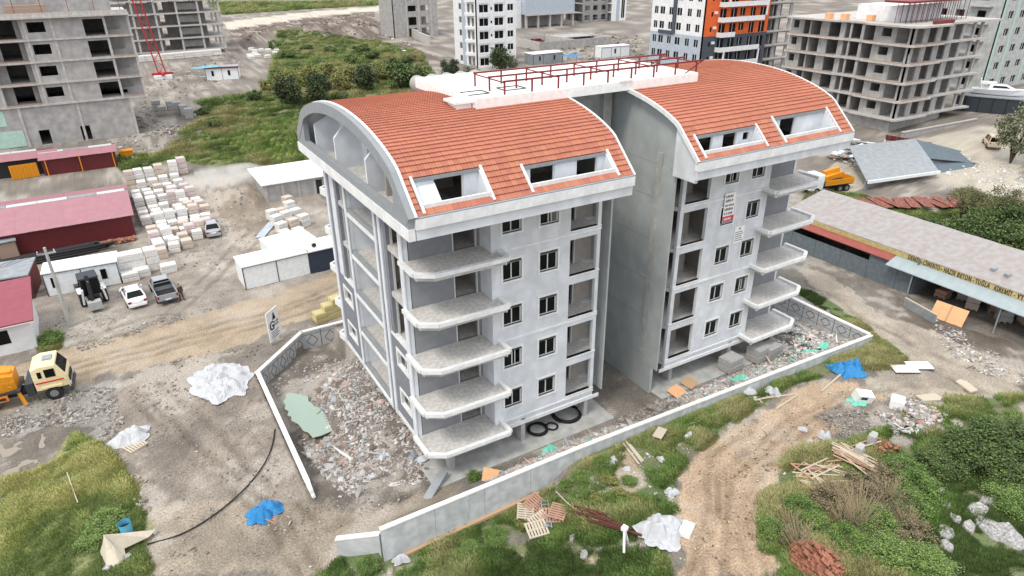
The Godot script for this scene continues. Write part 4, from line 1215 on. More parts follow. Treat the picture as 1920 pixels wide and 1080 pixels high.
func towers() -> void:
	var c := gp(740, 72)
	var r := thing("unfinished_building", "grey unfinished tower with square window holes beside the white tower", "building", c)
	shell(r, 15.5, 12, 5, 3.4, 0, M.raw_slab, M.raw)
	var hs := []
	for k in 5:
		hs.append_array([[5.2, 8.0, 3.4 * k + (0.2 if k < 2 else 1.0), 3.4 * k + 2.7], [9.6, 12.4, 3.4 * k + (0.2 if k < 2 else 1.0), 3.4 * k + 2.7]])
	wall_face(r, "front_wall", 15.5, 0, 17, hs, M.raw)
	wall_face(r, "side_wall", 12, 0, 17, [], M.raw, "left")
	for x in [4.4, 8.6, 12.9]: bx(r, "column", Vector3(x, 0, 0.002), Vector3(x + 0.5, 17, 0.12), M.raw_slab)
	c = gp(895, 128)
	r = thing("apartment_tower", "slim white apartment tower with dark window bands behind the water tanks", "building", c)
	var w := 11.0
	shell(r, w, 12, 6, 3.0, 0, M.facade_white, M.facade_white)
	hs = []
	for k in 6:
		hs.append_array([[0.9, 3.3, 3.0 * k + 0.5, 3.0 * k + 2.2], [5.0, 7.4, 3.0 * k + 0.5, 3.0 * k + 2.2], [3.95, 4.4, 3.0 * k + 1.0, 3.0 * k + 1.6], [8.6, 10.2, 3.0 * k + 0.7, 3.0 * k + 2.1]])
	wall_face(r, "front_wall", w, 0, 18, hs, M.facade_white)
	for h in hs: far_window(r, Vector3(h[0], h[2], -0.2), Vector3(h[1], h[3], -0.15), 2, h[1] - h[0] > 1)
	for k in 6:
		for x in [0.7, 4.8]: bx(r, "parapet_band", Vector3(x, 3.0 * k - 0.5, 0.003), Vector3(x + 2.8, 3.0 * k + 0.45, 0.2), M.facade_white)
	var hl := []
	for k in 6: hl.append_array([[1.0, 2.2, 3.0 * k + 0.4, 3.0 * k + 2.3], [3.2, 4.4, 3.0 * k + 0.4, 3.0 * k + 2.3], [7.6, 9.0, 3.0 * k + 0.8, 3.0 * k + 2.2]])
	wall_face(r, "side_wall", 12, 0, 18, hl, M.facade_white, "left")
	for h in hl: far_window(r, Vector3(0.15, h[2], -h[1]), Vector3(0.2, h[3], -h[0]), 0)
	for k in range(1, 6):
		var pl := PackedVector2Array()
		for i in 9: pl.push_back(Vector2(-1.5 * sin(PI * i / 8.0), -0.6 - 4.4 * i / 8.0))
		part(r, "balcony", mb().prism(pl, 3.0 * k - 0.2, 3.0 * k + 0.35), M.facade_white)
	bx(r, "blue_strip", Vector3(-0.1, 0, -7.2), Vector3(-0.004, 18, -5.6), M.facade_blue)
	c = gp(985, 54)
	r = thing("industrial_building", "white blue box building standing on concrete columns", "building", c)
	bx(r, "upper_box", Vector3(0, 4.6, -16), Vector3(21, 16, 0), M.facade_blue)
	for i in 5: bx(r, "column", Vector3(0.3 + i * 5.0, 0, -0.9), Vector3(1.0 + i * 5.0, 4.6, -0.2), M.raw_slab)
	bx(r, "back_wall", Vector3(0.2, 0, -7), Vector3(20.8, 4.55, -6.7), M.raw)
	bx(r, "side_wall", Vector3(-4, 0, -3), Vector3(-0.1, 9, -2.6), M.facade_white)
	bx(r, "edge_beam", Vector3(-0.2, 4.2, -0.1), Vector3(23, 4.58, 0.5), M.raw_slab)
	c = gp(1092, 42)
	r = thing("unfinished_building", "grey scaffolded block behind the box building on columns", "building", c)
	shell(r, 12, 12, 3, 3.3, 0, M.raw_slab, M.raw)
	hs = []
	for k in 3:
		for i in 3: hs.append([1.0 + i * 3.8, 3.4 + i * 3.8, 3.3 * k + 0.7, 3.3 * k + 2.5])
	wall_face(r, "front_wall", 12, 0, 9.9, hs, M.raw)
	for i in 7: bx(r, "scaffold_pole", Vector3(i * 2.0, 0, 0.9), Vector3(i * 2.0 + 0.1, 10.5, 1.0), M.tin)
	for k in 4: bx(r, "scaffold_rail", Vector3(-0.2, 1.5 + k * 2.6, 0.88), Vector3(12.4, 1.6 + k * 2.6, 1.02), M.tin)
	c = gp(1146, 40)
	r = thing("apartment_tower", "narrow white tower with a blue stripe far behind the roof frame", "building", c)
	shell(r, 7, 10, 3, 3.2, 0, M.facade_white, M.facade_white)
	wall_face(r, "front_wall", 7, 0, 9.6, [[4.6, 6.2, 1, 9]], M.facade_white)
	far_window(r, Vector3(4.6, 1, -0.2), Vector3(6.2, 9, -0.1), 2)
	bx(r, "blue_strip", Vector3(2.2, 0, 0.002), Vector3(3.6, 9.6, 0.1), M.facade_blue)

func orange_block() -> void:
	var c := gp(1308, 152)
	var w := 19.5
	var d := 16.5
	var fh := 3.0
	var n := 7
	var r := thing("apartment_building", "white, orange and slate apartment building with white framed balconies", "building", c)
	for k in n + 1: bx(r, "floor_slab", Vector3(0.3, fh * k - 0.25, -d + 0.3), Vector3(w - 0.2, fh * k - 0.02, -0.3), M.raw_slab)
	bx(r, "rear_wall", Vector3(0.3, 0, -d), Vector3(w, fh * n, -d + 0.25), M.facade_blue)
	bx(r, "inner_wall", Vector3(0.5, 0, -7.2), Vector3(w - 0.3, fh * n, -7.0), M.facade_white)
	bx(r, "inner_wall", Vector3(6.0, 0, -d + 0.5), Vector3(6.2, fh * n, -7.3), M.facade_white)
	# left long face: blue grey below, white above
	for q in [[0, 3, M.facade_blue], [3, 7, M.facade_white]]:
		var hs := []
		for k in range(q[0], q[1]):
			for z in [1.2, 3.9, 6.8, 9.6, 12.2, 14.4]: hs.append([z, z + (1.5 if int(z * 10) % 3 != 0 else 1.2), fh * k + 0.8, fh * k + 2.3])
		wall_face(r, "side_wall", d, fh * q[0], fh * q[1], hs, q[2], "left")
		for h in hs: far_window(r, Vector3(0.12, h[2], -h[1]), Vector3(0.17, h[3], -h[0]), 0)
	bx(r, "slate_bay", Vector3(-0.35, fh * 3, -9.3), Vector3(-0.004, fh * 7, -8.4), M.facade_slate)
	bx(r, "slate_bay", Vector3(-0.35, fh * 3 - 0.2, -13.6), Vector3(-0.005, fh * 3 + 0.5, -9.31), M.facade_slate)
	# front: corner strip and balcony bays, slate below, orange above
	for q in [[0, 3, M.facade_slate], [3, 7, M.facade_orange]]:
		var hs := []
		for k in range(q[0], q[1]):
			hs.append([1.9, 2.5, fh * k + 0.9, fh * k + 1.8])
			for z in [4.4, 7.6, 10.4, 13.6, 16.6]: hs.append([z, z + (1.9 if z < 8 or z > 16 else 1.5), fh * k + (0.1 if z < 8 or z > 13 else 0.8), fh * k + 2.3])
		wall_face(r, "front_wall", w, fh * q[0], fh * q[1], hs, q[2])
		for h in hs: far_window(r, Vector3(h[0], h[2], -0.2), Vector3(h[1], h[3], -0.15), 2, h[1] - h[0] > 1)
	var bands := [[1, 3.9, 16.2], [2, 3.9, 16.0], [3, 3.9, 8.0], [4, 3.9, 16.6], [5, 3.9, 17.4], [6, 3.9, 17.4]]
	for b in bands:
		var bal := bx(r, "balcony", Vector3(b[1], fh * b[0] - 0.25, 0.003), Vector3(b[2], fh * b[0] + 0.02, 1.5), M.facade_white)
		bx(bal, "parapet", Vector3(b[1], fh * b[0] + 0.02, 1.3), Vector3(b[2], fh * b[0] + 0.7, 1.5), M.facade_white)
		bx(bal, "parapet", Vector3(b[1], fh * b[0] + 0.021, 0.004), Vector3(b[1] + 0.2, fh * b[0] + 0.69, 1.29), M.facade_white)
	for q in [[15.9, 1, 2], [16.9, 4, 6], [5.2, 1, 2], [5.4, 5, 7]]:
		bx(r, "balcony_post", Vector3(q[0], fh * q[1] + 0.7, 1.25), Vector3(q[0] + 0.35, fh * q[2] - 0.26, 1.49), M.facade_white)
	for k in range(1, 6): bx(r, "air_unit", Vector3(2.7, fh * k + 1.4, 0.003), Vector3(3.4, fh * k + 1.9, 0.35), M.white_metal)
	# the bare neighbour frame to the right
	var r2 := thing("unfinished_building", "bare concrete balconies between the orange block and the honeycomb frame", "building", c + Vector3(w + 0.4, 0, -1))
	shell(r2, 8.5, 12, 6, 3.0, 0, M.raw_slab, M.raw, [0.0, 0.0, 0.5, 0.0])
	for k in 6:
		wall_face(r2, "front_wall", 8.5, 3.0 * k, 3.0 * k + 2.72, [[0.8, 3.2, 3.0 * k, 3.0 * k + 2.4], [4.4, 7.6, 3.0 * k, 3.0 * k + 2.4]], M.raw)

func grid_site() -> void:
	var c := gp(1668, 250)
	var fh := 2.75
	var y0 := 2.3
	var w := 17.0
	var d := 22.0
	var n := 5
	var r := thing("unfinished_building", "honeycomb of bare concrete floors with brick edged slabs at the sandy crossing", "building", c)
	bx(r, "plinth", Vector3(0.3, -0.5, -d + 1), Vector3(w - 3, y0 - 0.27, -0.6), M.raw)
	for k in n + 1:
		var top := k == n
		var o := 0.9 if not top else 1.5
		var sl := PackedVector2Array([Vector2(-o, 0.4), Vector2(-0.2, o), Vector2(w * 0.42, o + 0.2), Vector2(w * 0.48, 0.5), Vector2(w, 0.5), Vector2(w + 2.8 + (2.0 if top else 0.0), o), Vector2(w + 2.8 + (2.0 if top else 0.0), -d), Vector2(-o, -d), Vector2(-o, -12.0), Vector2(-0.3, -11.0), Vector2(-0.3, -8.0), Vector2(-o, -7.0)])
		part(r, "floor_slab", mb().prism(sl, y0 + fh * k - 0.28, y0 + fh * k), M.raw_slab)
		if not top and k > 0:
			bx(r, "edge_bricks", Vector3(-0.8, y0 + fh * k, -6.8), Vector3(-0.6, y0 + fh * k + 0.14, 0.2), M.raw_wood)
			bx(r, "edge_bricks", Vector3(-0.1, y0 + fh * k, 0.62), Vector3(w * 0.4, y0 + fh * k + 0.14, 0.82), M.raw_wood)
			bx(r, "edge_bricks", Vector3(-0.85, y0 + fh * k, -d + 0.3), Vector3(-0.65, y0 + fh * k + 0.14, -12.2), M.raw_wood)
	for k in n:
		var y := y0 + fh * k
		var hl := [[0.6, 2.6, y + 0.1, y + 2.3], [3.4, 5.0, y + 0.9, y + 2.1], [6.2, 8.0, y + 0.05, y + 2.35], [8.5, 10.2, y + 0.05, y + 2.35], [10.5, 11.4, y + 0.05, y + 2.35], [12.3, 14.4, y + 0.05, y + 2.35], [16.0, 17.9, y + 0.05, y + 2.35], [18.2, 19.4, y + 0.05, y + 2.35], [20.4, 21.5, y + 0.9, y + 2.1]]
		wall_face(r, "side_wall", d, y, y + fh - 0.29, hl, M.raw, "left")
		var hf := [[1.0, 2.9, y + 0.05, y + 2.35], [4.2, 6.2, y + 0.05, y + 2.35], [7.6, 9.6, y + 0.05, y + 2.35], [11.0, 13.2, y + 0.05, y + 2.35], [13.9, 16.4, y + 0.05, y + 2.35]]
		wall_face(r, "front_wall", w, y, y + fh - 0.29, hf, M.raw)
		bx(r, "inner_wall", Vector3(7.6, y, -d + 0.6), Vector3(7.8, y + fh - 0.29, -7.0), M.raw)
		bx(r, "inner_wall", Vector3(7.8, y, -7.2), Vector3(w - 0.5, y + fh - 0.29, -7.0), M.raw)
		for x in [3.5, 6.9, 10.3, 13.5]: bx(r, "party_wall", Vector3(x, y, -6.9), Vector3(x + 0.18, y + fh - 0.29, -0.4), M.raw)
		for z in [-3.05, -5.6, -8.3, -11.9, -15.2, -18.1, -19.9]: bx(r, "inner_wall", Vector3(0.3, y, z), Vector3(7.5 if z < -7 else 3.4, y + fh - 0.29, z + 0.2), M.raw)
	bx(r, "rear_wall", Vector3(0.3, y0, -d), Vector3(w, y0 + fh * n - 0.3, -d + 0.2), M.raw)
	for k in n:
		bx(r, "end_wall", Vector3(w - 0.2, y0 + fh * k, -d + 0.3), Vector3(w, y0 + fh * (k + 1) - 0.29, -3.5), M.raw)
	for k in n: bx(r, "column", Vector3(w + 2.0, y0 + fh * k, -0.5), Vector3(w + 2.4, y0 + fh * (k + 1) - 0.29, -0.1), M.raw_slab)
	var y := y0 + fh * n
	bx(r, "attic_wall", Vector3(3, y, -12), Vector3(w - 2, y + 2.3, -5), M.facade_white)
	for i in 26:
		var x := 1.0 + (i % 13) * 1.35
		var z := -2.2 - (i / 13) * 1.8
		bx(r, "prop", Vector3(x, y, z), Vector3(x + 0.07, y + 2.9, z + 0.07), M.steel_red if i % 2 else M.steel_dark)
	bx(r, "red_deck", Vector3(0.5, y + 2.9, -6), Vector3(w + 0.5, y + 3.2, -1.8), M.steel_red)
	bx(r, "red_pipes", Vector3(4, y + 0.01, 0.2), Vector3(9, y + 0.5, 0.7), M.steel_red)
	for x in [-0.6, 0.1, 1.2]: bx(r, "brick_pallet", Vector3(x - 0.2, y + 0.01, -13.0 + x * 3.5), Vector3(x + 0.8, y + 0.9, -12.0 + x * 3.5), M.orange_board)
	var gy := gp(1700, 270)
	var wl := thing("site_wall", "low bare concrete wall along the lane below the honeycomb frame", "wall", gp(1690, 262), turn_of(gp(1690, 262), gp(1845, 222)))
	bx(wl, "wall_core", Vector3(0, -0.5, -0.15), Vector3(19, 1.1, 0.15), M.raw)
	bx(wl, "coping", Vector3(-0.1, 1.1, -0.22), Vector3(19.1, 1.22, 0.22), M.raw_slab)
	var rf := thing("steel_hoarding", "dark red corrugated hoarding lying along the lane", "hoarding", gy, turn_of(gp(1668, 258), gp(1750, 275)))
	for i in 12: bx(rf, "sheet", Vector3(-3.2 + i * 0.55, -0.1, 0.0 if i % 2 else 0.05), Vector3(-2.68 + i * 0.55, 0.85, 0.06 if i % 2 else 0.11), M.shed_red)

func right_block() -> void:
	var c := gp(1838, 172)
	var r := thing("unfinished_building", "pale green plastered block with square window holes at the edge of town", "building", c)
	var n := 7
	shell(r, 22, 14, n, 3.1, 0, M.raw_slab, M.raw)
	var hs := []
	var hl := []
	for k in n:
		for x in [2.2, 6.4, 10.2, 14.6, 18.4]: hs.append([x, x + 1.7, 3.1 * k + 0.9, 3.1 * k + 2.2])
		for z in [3.0, 7.0, 10.5]: hl.append([z, z + 1.6, 3.1 * k + 0.9, 3.1 * k + 2.2])
	wall_face(r, "front_wall", 22, 0, 3.1 * n, hs, M.pale_green)
	wall_face(r, "side_wall", 14, 0, 3.1 * n, hl, M.pale_green, "left")
	for h in hs: far_window(r, Vector3(h[0], h[2], -0.22), Vector3(h[1], h[3], -0.17), 2)
	for x in [0.0, 4.6, 12.8]: bx(r, "corner_strip", Vector3(x, 0, 0.002), Vector3(x + 0.6, 3.1 * n, 0.06), M.raw_mint)
	for k in n: bx(r, "balcony", Vector3(-1.2, 3.1 * k - 0.2, -6), Vector3(-0.003, 3.1 * k + 0.02, -2), M.raw_slab)
	# navy shed with a motor boat on its roof
	var a := gp(1782, 206)
	var b := gp(1868, 214)
	var s := thing("storage_shed", "long black navy storage shed carrying a white boat", "shed", a, turn_of(a, b))
	bx(s, "wall", Vector3(0, -0.3, -4.5), Vector3(11.5, 2.6, 0), M.steel_dark)
	bx(s, "flat_roof", Vector3(-0.2, 2.6, -4.7), Vector3(11.7, 2.8, 0.2), M.tin)
	for i in 5: bx(s, "rib", Vector3(1.8 + i * 2.0, 0, 0.001), Vector3(1.95 + i * 2.0, 2.58, 0.08), M.dark)
	var bt := thing("motor_boat", "white cabin cruiser with dark windows standing on the navy shed", "boat", s.transform * Vector3(6.2, 2.8, -2.2), s.rotation.y)
	var hull := mb()
	var st := [[-4.0, 1.2, 0.9, 0.2], [-1.5, 1.35, 1.0, 0.1], [1.5, 1.2, 1.05, 0.1], [3.4, 0.6, 1.2, 0.3], [4.4, 0.05, 1.3, 0.9]]
	for i in 4:
		var p: Array = st[i]
		var q: Array = st[i + 1]
		hull.hexa([Vector3(p[0], p[3], p[1] * 0.5), Vector3(q[0], q[3], q[1] * 0.5), Vector3(q[0], q[3], -q[1] * 0.5), Vector3(p[0], p[3], -p[1] * 0.5), Vector3(p[0], p[2], p[1]), Vector3(q[0], q[2], q[1]), Vector3(q[0], q[2], -q[1]), Vector3(p[0], p[2], -p[1])])
	part(bt, "hull", hull, M.paint_white)
	part(bt, "cabin", mb().hexa_of([Vector3(-1.6, 1.0, 0.95), Vector3(2.4, 1.1, 0.7), Vector3(2.4, 1.1, -0.7), Vector3(-1.6, 1.0, -0.95), Vector3(-1.4, 1.75, 0.75), Vector3(0.9, 1.75, 0.6), Vector3(0.9, 1.75, -0.6), Vector3(-1.4, 1.75, -0.75)]), M.paint_white)
	part(bt, "window_band", mb().hexa_of([Vector3(-1.0, 1.3, 0.93), Vector3(1.5, 1.3, 0.76), Vector3(1.5, 1.3, -0.76), Vector3(-1.0, 1.3, -0.93), Vector3(-0.9, 1.6, 0.86), Vector3(0.9, 1.6, 0.7), Vector3(0.9, 1.6, -0.7), Vector3(-0.9, 1.6, -0.86)]), M.glass)
	bx(bt, "flybridge", Vector3(-3.0, 1.75, -0.7), Vector3(-0.6, 2.1, 0.7), M.paint_white)
	part(bt, "radar_arch", mb().bar(Vector3(-2.6, 1.0, 0.8), Vector3(-2.9, 2.5, 0.7), 0.2, 0.12).bar(Vector3(-2.6, 1.0, -0.8), Vector3(-2.9, 2.5, -0.7), 0.2, 0.12).bar(Vector3(-2.9, 2.5, 0.75), Vector3(-2.9, 2.5, -0.75), 0.2, 0.12), M.paint_white)

func far_yard() -> void:
	# retaining wall on the bank
	var a := gp(705, 38)
	var b := gp(806, 84)
	var r := thing("retaining_wall", "pale concrete retaining wall stepping down the brown bank", "wall", a, turn_of(a, b))
	var l := a.distance_to(b)
	for i in 6:
		bx(r, "wall_bay", Vector3(l * i / 6.0, -2, -0.3), Vector3(l * (i + 1) / 6.0 - 0.1, 3.2 - 0.3 * i, 0.3), M.raw_slab)
	a = gp(1012, 96)
	r = thing("foundation", "open concrete basement walls of a new foundation", "foundation", a)
	bx(r, "wall", Vector3(0, 0, -0.3), Vector3(25, 2.4, 0), M.raw)
	bx(r, "wall", Vector3(0, 0, -16.3), Vector3(25, 2.4, -16), M.raw_slab)
	for x in [0.0, 12.0, 24.7]: bx(r, "wall", Vector3(x, 0, -15.98), Vector3(x + 0.3, 2.38, -0.32), M.raw_slab)
	bx(r, "slab", Vector3(12.4, 1.9, -15.9), Vector3(24.6, 2.1, -8), M.raw)
	cabin("site_cabin", "white site cabin with blue door beside the open foundation", gp(1128, 109), gp(1180, 104), 3.0, 2.6, M.white_metal, M.white_roof, 1)
	cabin("site_cabin", "long low white roofed cabin just behind the water tanks", gp(1000, 122), gp(1055, 116), 4.0, 2.4, M.tin, M.white_roof, 2)
	var tp := thing("tarpaulin", "bright blue sheet spread over a shelter behind the roof terrace", "tarpaulin", gp(1072, 120) + Vector3(0, 2.0, 0))
	part(tp, "sheet", sheet(5.0, 3.2, 0.3, 7), M.tarp_blue)
	for q in [[-2.2, -1.2], [2.2, -1.2], [2.2, 1.2], [-2.2, 1.2]]: bx(tp, "pole", Vector3(q[0], -2.1, q[1]), Vector3(q[0] + 0.1, 0.05, q[1] + 0.1), M.tin)
	var p := gp(1046, 107)
	suv("parked_car", "white off-road car parked behind the roof terrace frame", p, 0.4, M.paint_white, true)
	p = gp(1008, 82)
	suv("parked_car", "dark red car parked by the open concrete basement", p, 0.2, M.steel_red, false)
	# a row of concrete pallets and slab heaps at the left bank
	for q in [[295, 208], [306, 214], [322, 206], [334, 212], [346, 216], [356, 222]]:
		var g := gp(q[0], q[1])
		wrapped("block_stack", "grey block stack beside the bare concrete block", g, rng.randf_range(-0.2, 0.2), 1.3, 1.3, rng.randf_range(1.4, 2.2), M.wrap_grey, "grey block stacks by the bare block")
	for i in 14:
		var g := gp(480 + rng.randf_range(-12, 40), 103 + rng.randf_range(-8, 10))
		wrapped("block_stack", "small white block stack among the weeds by the site cabin", g, rng.randf_range(-0.6, 0.6), 1.4, 1.2, 0.9, M.wrap, "white block stacks in the weeds")

# ---------------------------------------------------------------- builders of common things
func cabin(called: String, label: String, a: Vector3, b: Vector3, d: float, h: float, wall: Material, roof: Material, nwin: int, cat := "cabin") -> Node3D:
	var l := Vector2(b.x - a.x, b.z - a.z).length()
	var r := thing(called, label, cat, a, turn_of(a, b))
	var n := maxi(1, int(l / 2.6))
	for i in n:
		bx(r, "wall_panel", Vector3(l * i / n + 0.04, 0, -0.06), Vector3(l * (i + 1) / n - 0.04, h, 0), wall)
		bx(r, "post", Vector3(l * i / n - 0.04, -0.02, -0.08), Vector3(l * i / n + 0.04, h + 0.02, 0.03), M.steel_dark)
	bx(r, "post", Vector3(l - 0.04, -0.02, -0.08), Vector3(l + 0.04, h + 0.02, 0.03), M.steel_dark)
	bx(r, "side_wall", Vector3(0, 0, -d), Vector3(0.06, h, -0.08), wall)
	bx(r, "side_wall", Vector3(l - 0.06, 0, -d), Vector3(l, h, -0.08), wall)
	bx(r, "rear_wall", Vector3(0.06, 0, -d), Vector3(l - 0.06, h, -d + 0.06), wall)
	bx(r, "base_rail", Vector3(-0.03, -0.1, -0.04), Vector3(l + 0.03, 0.0, 0.035), M.steel_dark)
	bx(r, "roof", Vector3(-0.08, h + 0.02, -d - 0.08), Vector3(l + 0.08, h + 0.16, 0.1), roof)
	bx(r, "roof_edge", Vector3(-0.09, h - 0.02, 0.05), Vector3(l + 0.09, h + 0.04, 0.11), M.steel_dark)
	for i in nwin:
		var x := l * (i + 0.5) / nwin - 0.5
		var w := bx(r, "window", Vector3(x, h * 0.35, 0.0), Vector3(x + 0.5, h * 0.8, 0.03), M.glass)
		bx(w, "frame", Vector3(x + 0.5, h * 0.33, 0.0), Vector3(x + 0.58, h * 0.82, 0.045), M.frame_white)
	return r
func sheet(w: float, d: float, h: float, seed_: int, dome := 0.0) -> MB:   # a crumpled cloth lying on things, with thickness
	var m := mb()
	var f := FastNoiseLite.new()
	f.seed = seed_
	f.frequency = 0.55
	f.fractal_octaves = 3
	var nx := 30
	var nz := 26
	var g := func(i: int, j: int) -> Vector3:
		var u := 2.0 * i / nx - 1.0
		var v := 2.0 * j / nz - 1.0
		var q := Vector2(u * sqrt(1.0 - v * v * 0.38), v * sqrt(1.0 - u * u * 0.38))
		var rad := 1.0 + 0.4 * f.get_noise_2d(q.normalized().x * 1.6, q.normalized().y * 1.6 + 9.0)
		var x := q.x * w * 0.5 * rad
		var z := q.y * d * 0.5 * rad
		var e := maxf(0.0, 1.0 - q.length_squared())
		var fold := absf(f.get_noise_2d(x * 0.8, z * 0.8)) * 1.9 + 0.1 * f.get_noise_2d(x * 4.0, z * 4.0)
		return Vector3(x, 0.03 + h * maxf(0.0, fold) * (0.2 + e) + dome * e * (0.8 + f.get_noise_2d(x, z)), z)
	for j in nz:
		for i in nx:
			var a: Vector3 = g.call(i, j)
			var b: Vector3 = g.call(i + 1, j)
			var c: Vector3 = g.call(i + 1, j + 1)
			var e: Vector3 = g.call(i, j + 1)
			m.quad(e, c, b, a)
			var dn := Vector3(0, -0.025, 0)
			m.quad(a + dn, b + dn, c + dn, e + dn)
	return m
func wrapped(called: String, label: String, at: Vector3, turn: float, w: float, d: float, h: float, mat: Material, group := "") -> Node3D:
	var r := thing(called, label, "block stack", at, turn, group)
	for z in [-d * 0.42, 0.0, d * 0.42]: bx(r, "pallet_runner", Vector3(-w * 0.5, -0.1, z - 0.06), Vector3(w * 0.5, 0.1, z + 0.06), M.wood)
	var n := 2 if h < 1.5 else 3
	for i in n:
		var y0 := 0.1 + (h - 0.1) * i / n
		var y1 := 0.1 + (h - 0.1) * (i + 1) / n - 0.05
		var m := mb()
		var c := 0.07
		var ox := rng.randf_range(-0.03, 0.03)
		var oz := rng.randf_range(-0.03, 0.03)
		var lo := Vector3(-w * 0.5 + ox, y0, -d * 0.5 + oz)
		var hi := Vector3(w * 0.5 + ox, y1 - c, d * 0.5 + oz)
		m.box(lo, hi)
		m.hexa([Vector3(lo.x, hi.y, hi.z), Vector3(hi.x, hi.y, hi.z), Vector3(hi.x, hi.y, lo.z), Vector3(lo.x, hi.y, lo.z), Vector3(lo.x + c, y1 + rng.randf_range(-0.02, 0.05), hi.z - c), Vector3(hi.x - c, y1 + rng.randf_range(-0.02, 0.05), hi.z - c), Vector3(hi.x - c, y1, lo.z + c), Vector3(lo.x + c, y1, lo.z + c)])
		part(r, "block_layer", m, mat)
	return r
func wheel(r: Node3D, at: Vector3, rad: float, wd: float) -> void:
	var s := 1.0 if at.z > 0 else -1.0
	var w := part(r, "wheel", mb().cyl(at - Vector3(0, 0, wd * 0.5 * s), at + Vector3(0, 0, wd * 0.5 * s), rad, rad, 18), M.black_rubber)
	part(w, "rim", mb().cyl(at + Vector3(0, 0, wd * 0.44 * s), at + Vector3(0, 0, wd * 0.53 * s), rad * 0.58, rad * 0.5, 14), M.rim)
func ring_loft(m: MB, a: Array, b: Array) -> void:
	for i in a.size():
		var j: int = (i + 1) % a.size()
		m.quad(a[i], a[j], b[j], b[i])
func body_ring(x: float, yb: float, yt: float, w: float) -> Array:
	return [Vector3(x, yb, w * 0.94), Vector3(x, (yb + yt) * 0.5, w), Vector3(x, yt - 0.08, w * 0.97), Vector3(x, yt, w * 0.86), Vector3(x, yt + 0.015, 0), Vector3(x, yt, -w * 0.86), Vector3(x, yt - 0.08, -w * 0.97), Vector3(x, (yb + yt) * 0.5, -w), Vector3(x, yb, -w * 0.94)]
func loft(rings: Array) -> MB:
	var m := mb()
	for i in rings.size() - 1: ring_loft(m, rings[i + 1], rings[i])
	for e in [rings[0], rings[-1]]:
		for i in range(1, e.size() - 1):
			if e == rings[0]: m.tri(e[0], e[i], e[i + 1])
			else: m.tri(e[0], e[i + 1], e[i])
	return m
func car_body(r: Node3D, secs: Array, paint: Material) -> void:
	var rings := []
	for s in secs: rings.append(body_ring(s[0], s[1], s[2], s[3]))
	part(r, "body", loft(rings), paint)
func cabin_glass(r: Node3D, q: Array, y0: float, y1: float, w0: float, w1: float, paint: Material) -> void:
	# q: x of rear base, rear roof, front roof, front base
	var g := mb().hexa_of([Vector3(q[0], y0, w0), Vector3(q[3], y0, w0), Vector3(q[3], y0, -w0), Vector3(q[0], y0, -w0), Vector3(q[1], y1, w1), Vector3(q[2], y1, w1), Vector3(q[2], y1, -w1), Vector3(q[1], y1, -w1)])
	part(r, "glass", g, M.glass)
	part(r, "roof", mb().hexa_of([Vector3(q[1] - 0.06, y1 - 0.05, w1 + 0.03), Vector3(q[2] + 0.06, y1 - 0.05, w1 + 0.03), Vector3(q[2] + 0.06, y1 - 0.05, -w1 - 0.03), Vector3(q[1] - 0.06, y1 - 0.05, -w1 - 0.03), Vector3(q[1], y1 + 0.04, w1 - 0.08), Vector3(q[2] - 0.05, y1 + 0.04, w1 - 0.08), Vector3(q[2] - 0.05, y1 + 0.04, -w1 + 0.08), Vector3(q[1], y1 + 0.04, -w1 + 0.08)]), paint)
	for s in [-1.0, 1.0]:
		part(r, "pillar", mb().bar(Vector3(q[0], y0, w0 * s), Vector3(q[1], y1, w1 * s), 0.1, 0.12), paint)
		part(r, "pillar", mb().bar(Vector3(q[3], y0, w0 * s), Vector3(q[2], y1, w1 * s), 0.08, 0.1), paint)
		var xm: float = (q[1] + q[2]) * 0.5
		part(r, "pillar", mb().bar(Vector3(xm, y0, w0 * s), Vector3(xm, y1, w1 * s), 0.06, 0.1), paint)
func sedan(label: String, at: Vector3, turn: float, paint: Material) -> void:
	var r := thing("parked_car", label, "car", at, turn)
	car_body(r, [[-2.2, 0.35, 0.8, 0.74], [-2.1, 0.25, 0.96, 0.84], [-1.4, 0.22, 0.98, 0.88], [0.9, 0.22, 0.95, 0.88], [1.9, 0.24, 0.8, 0.84], [2.2, 0.32, 0.66, 0.72]], paint)
	cabin_glass(r, [-1.75, -1.05, 0.3, 1.15], 0.93, 1.42, 0.78, 0.6, paint)
	for x in [-1.35, 1.35]:
		for z in [-0.78, 0.78]: wheel(r, Vector3(x, 0.32, z), 0.32, 0.22)
	for z in [-0.66, 0.66]:
		bx(r, "tail_lamp", Vector3(-2.24, 0.66, z - 0.14), Vector3(-2.12, 0.84, z + 0.14), M.lamp_red)
		bx(r, "headlight", Vector3(2.08, 0.52, z - 0.14), Vector3(2.2, 0.64, z + 0.14), M.frame_white)
		bx(r, "mirror", Vector3(0.7, 0.92, z * 1.38 - 0.08), Vector3(0.85, 1.05, z * 1.38 + 0.08), paint)
	bx(r, "number_plate", Vector3(-2.25, 0.6, -0.26), Vector3(-2.2, 0.72, 0.26), M.white_paint)
	bx(r, "bumper", Vector3(-2.3, 0.3, -0.72), Vector3(-2.19, 0.5, 0.72), paint)
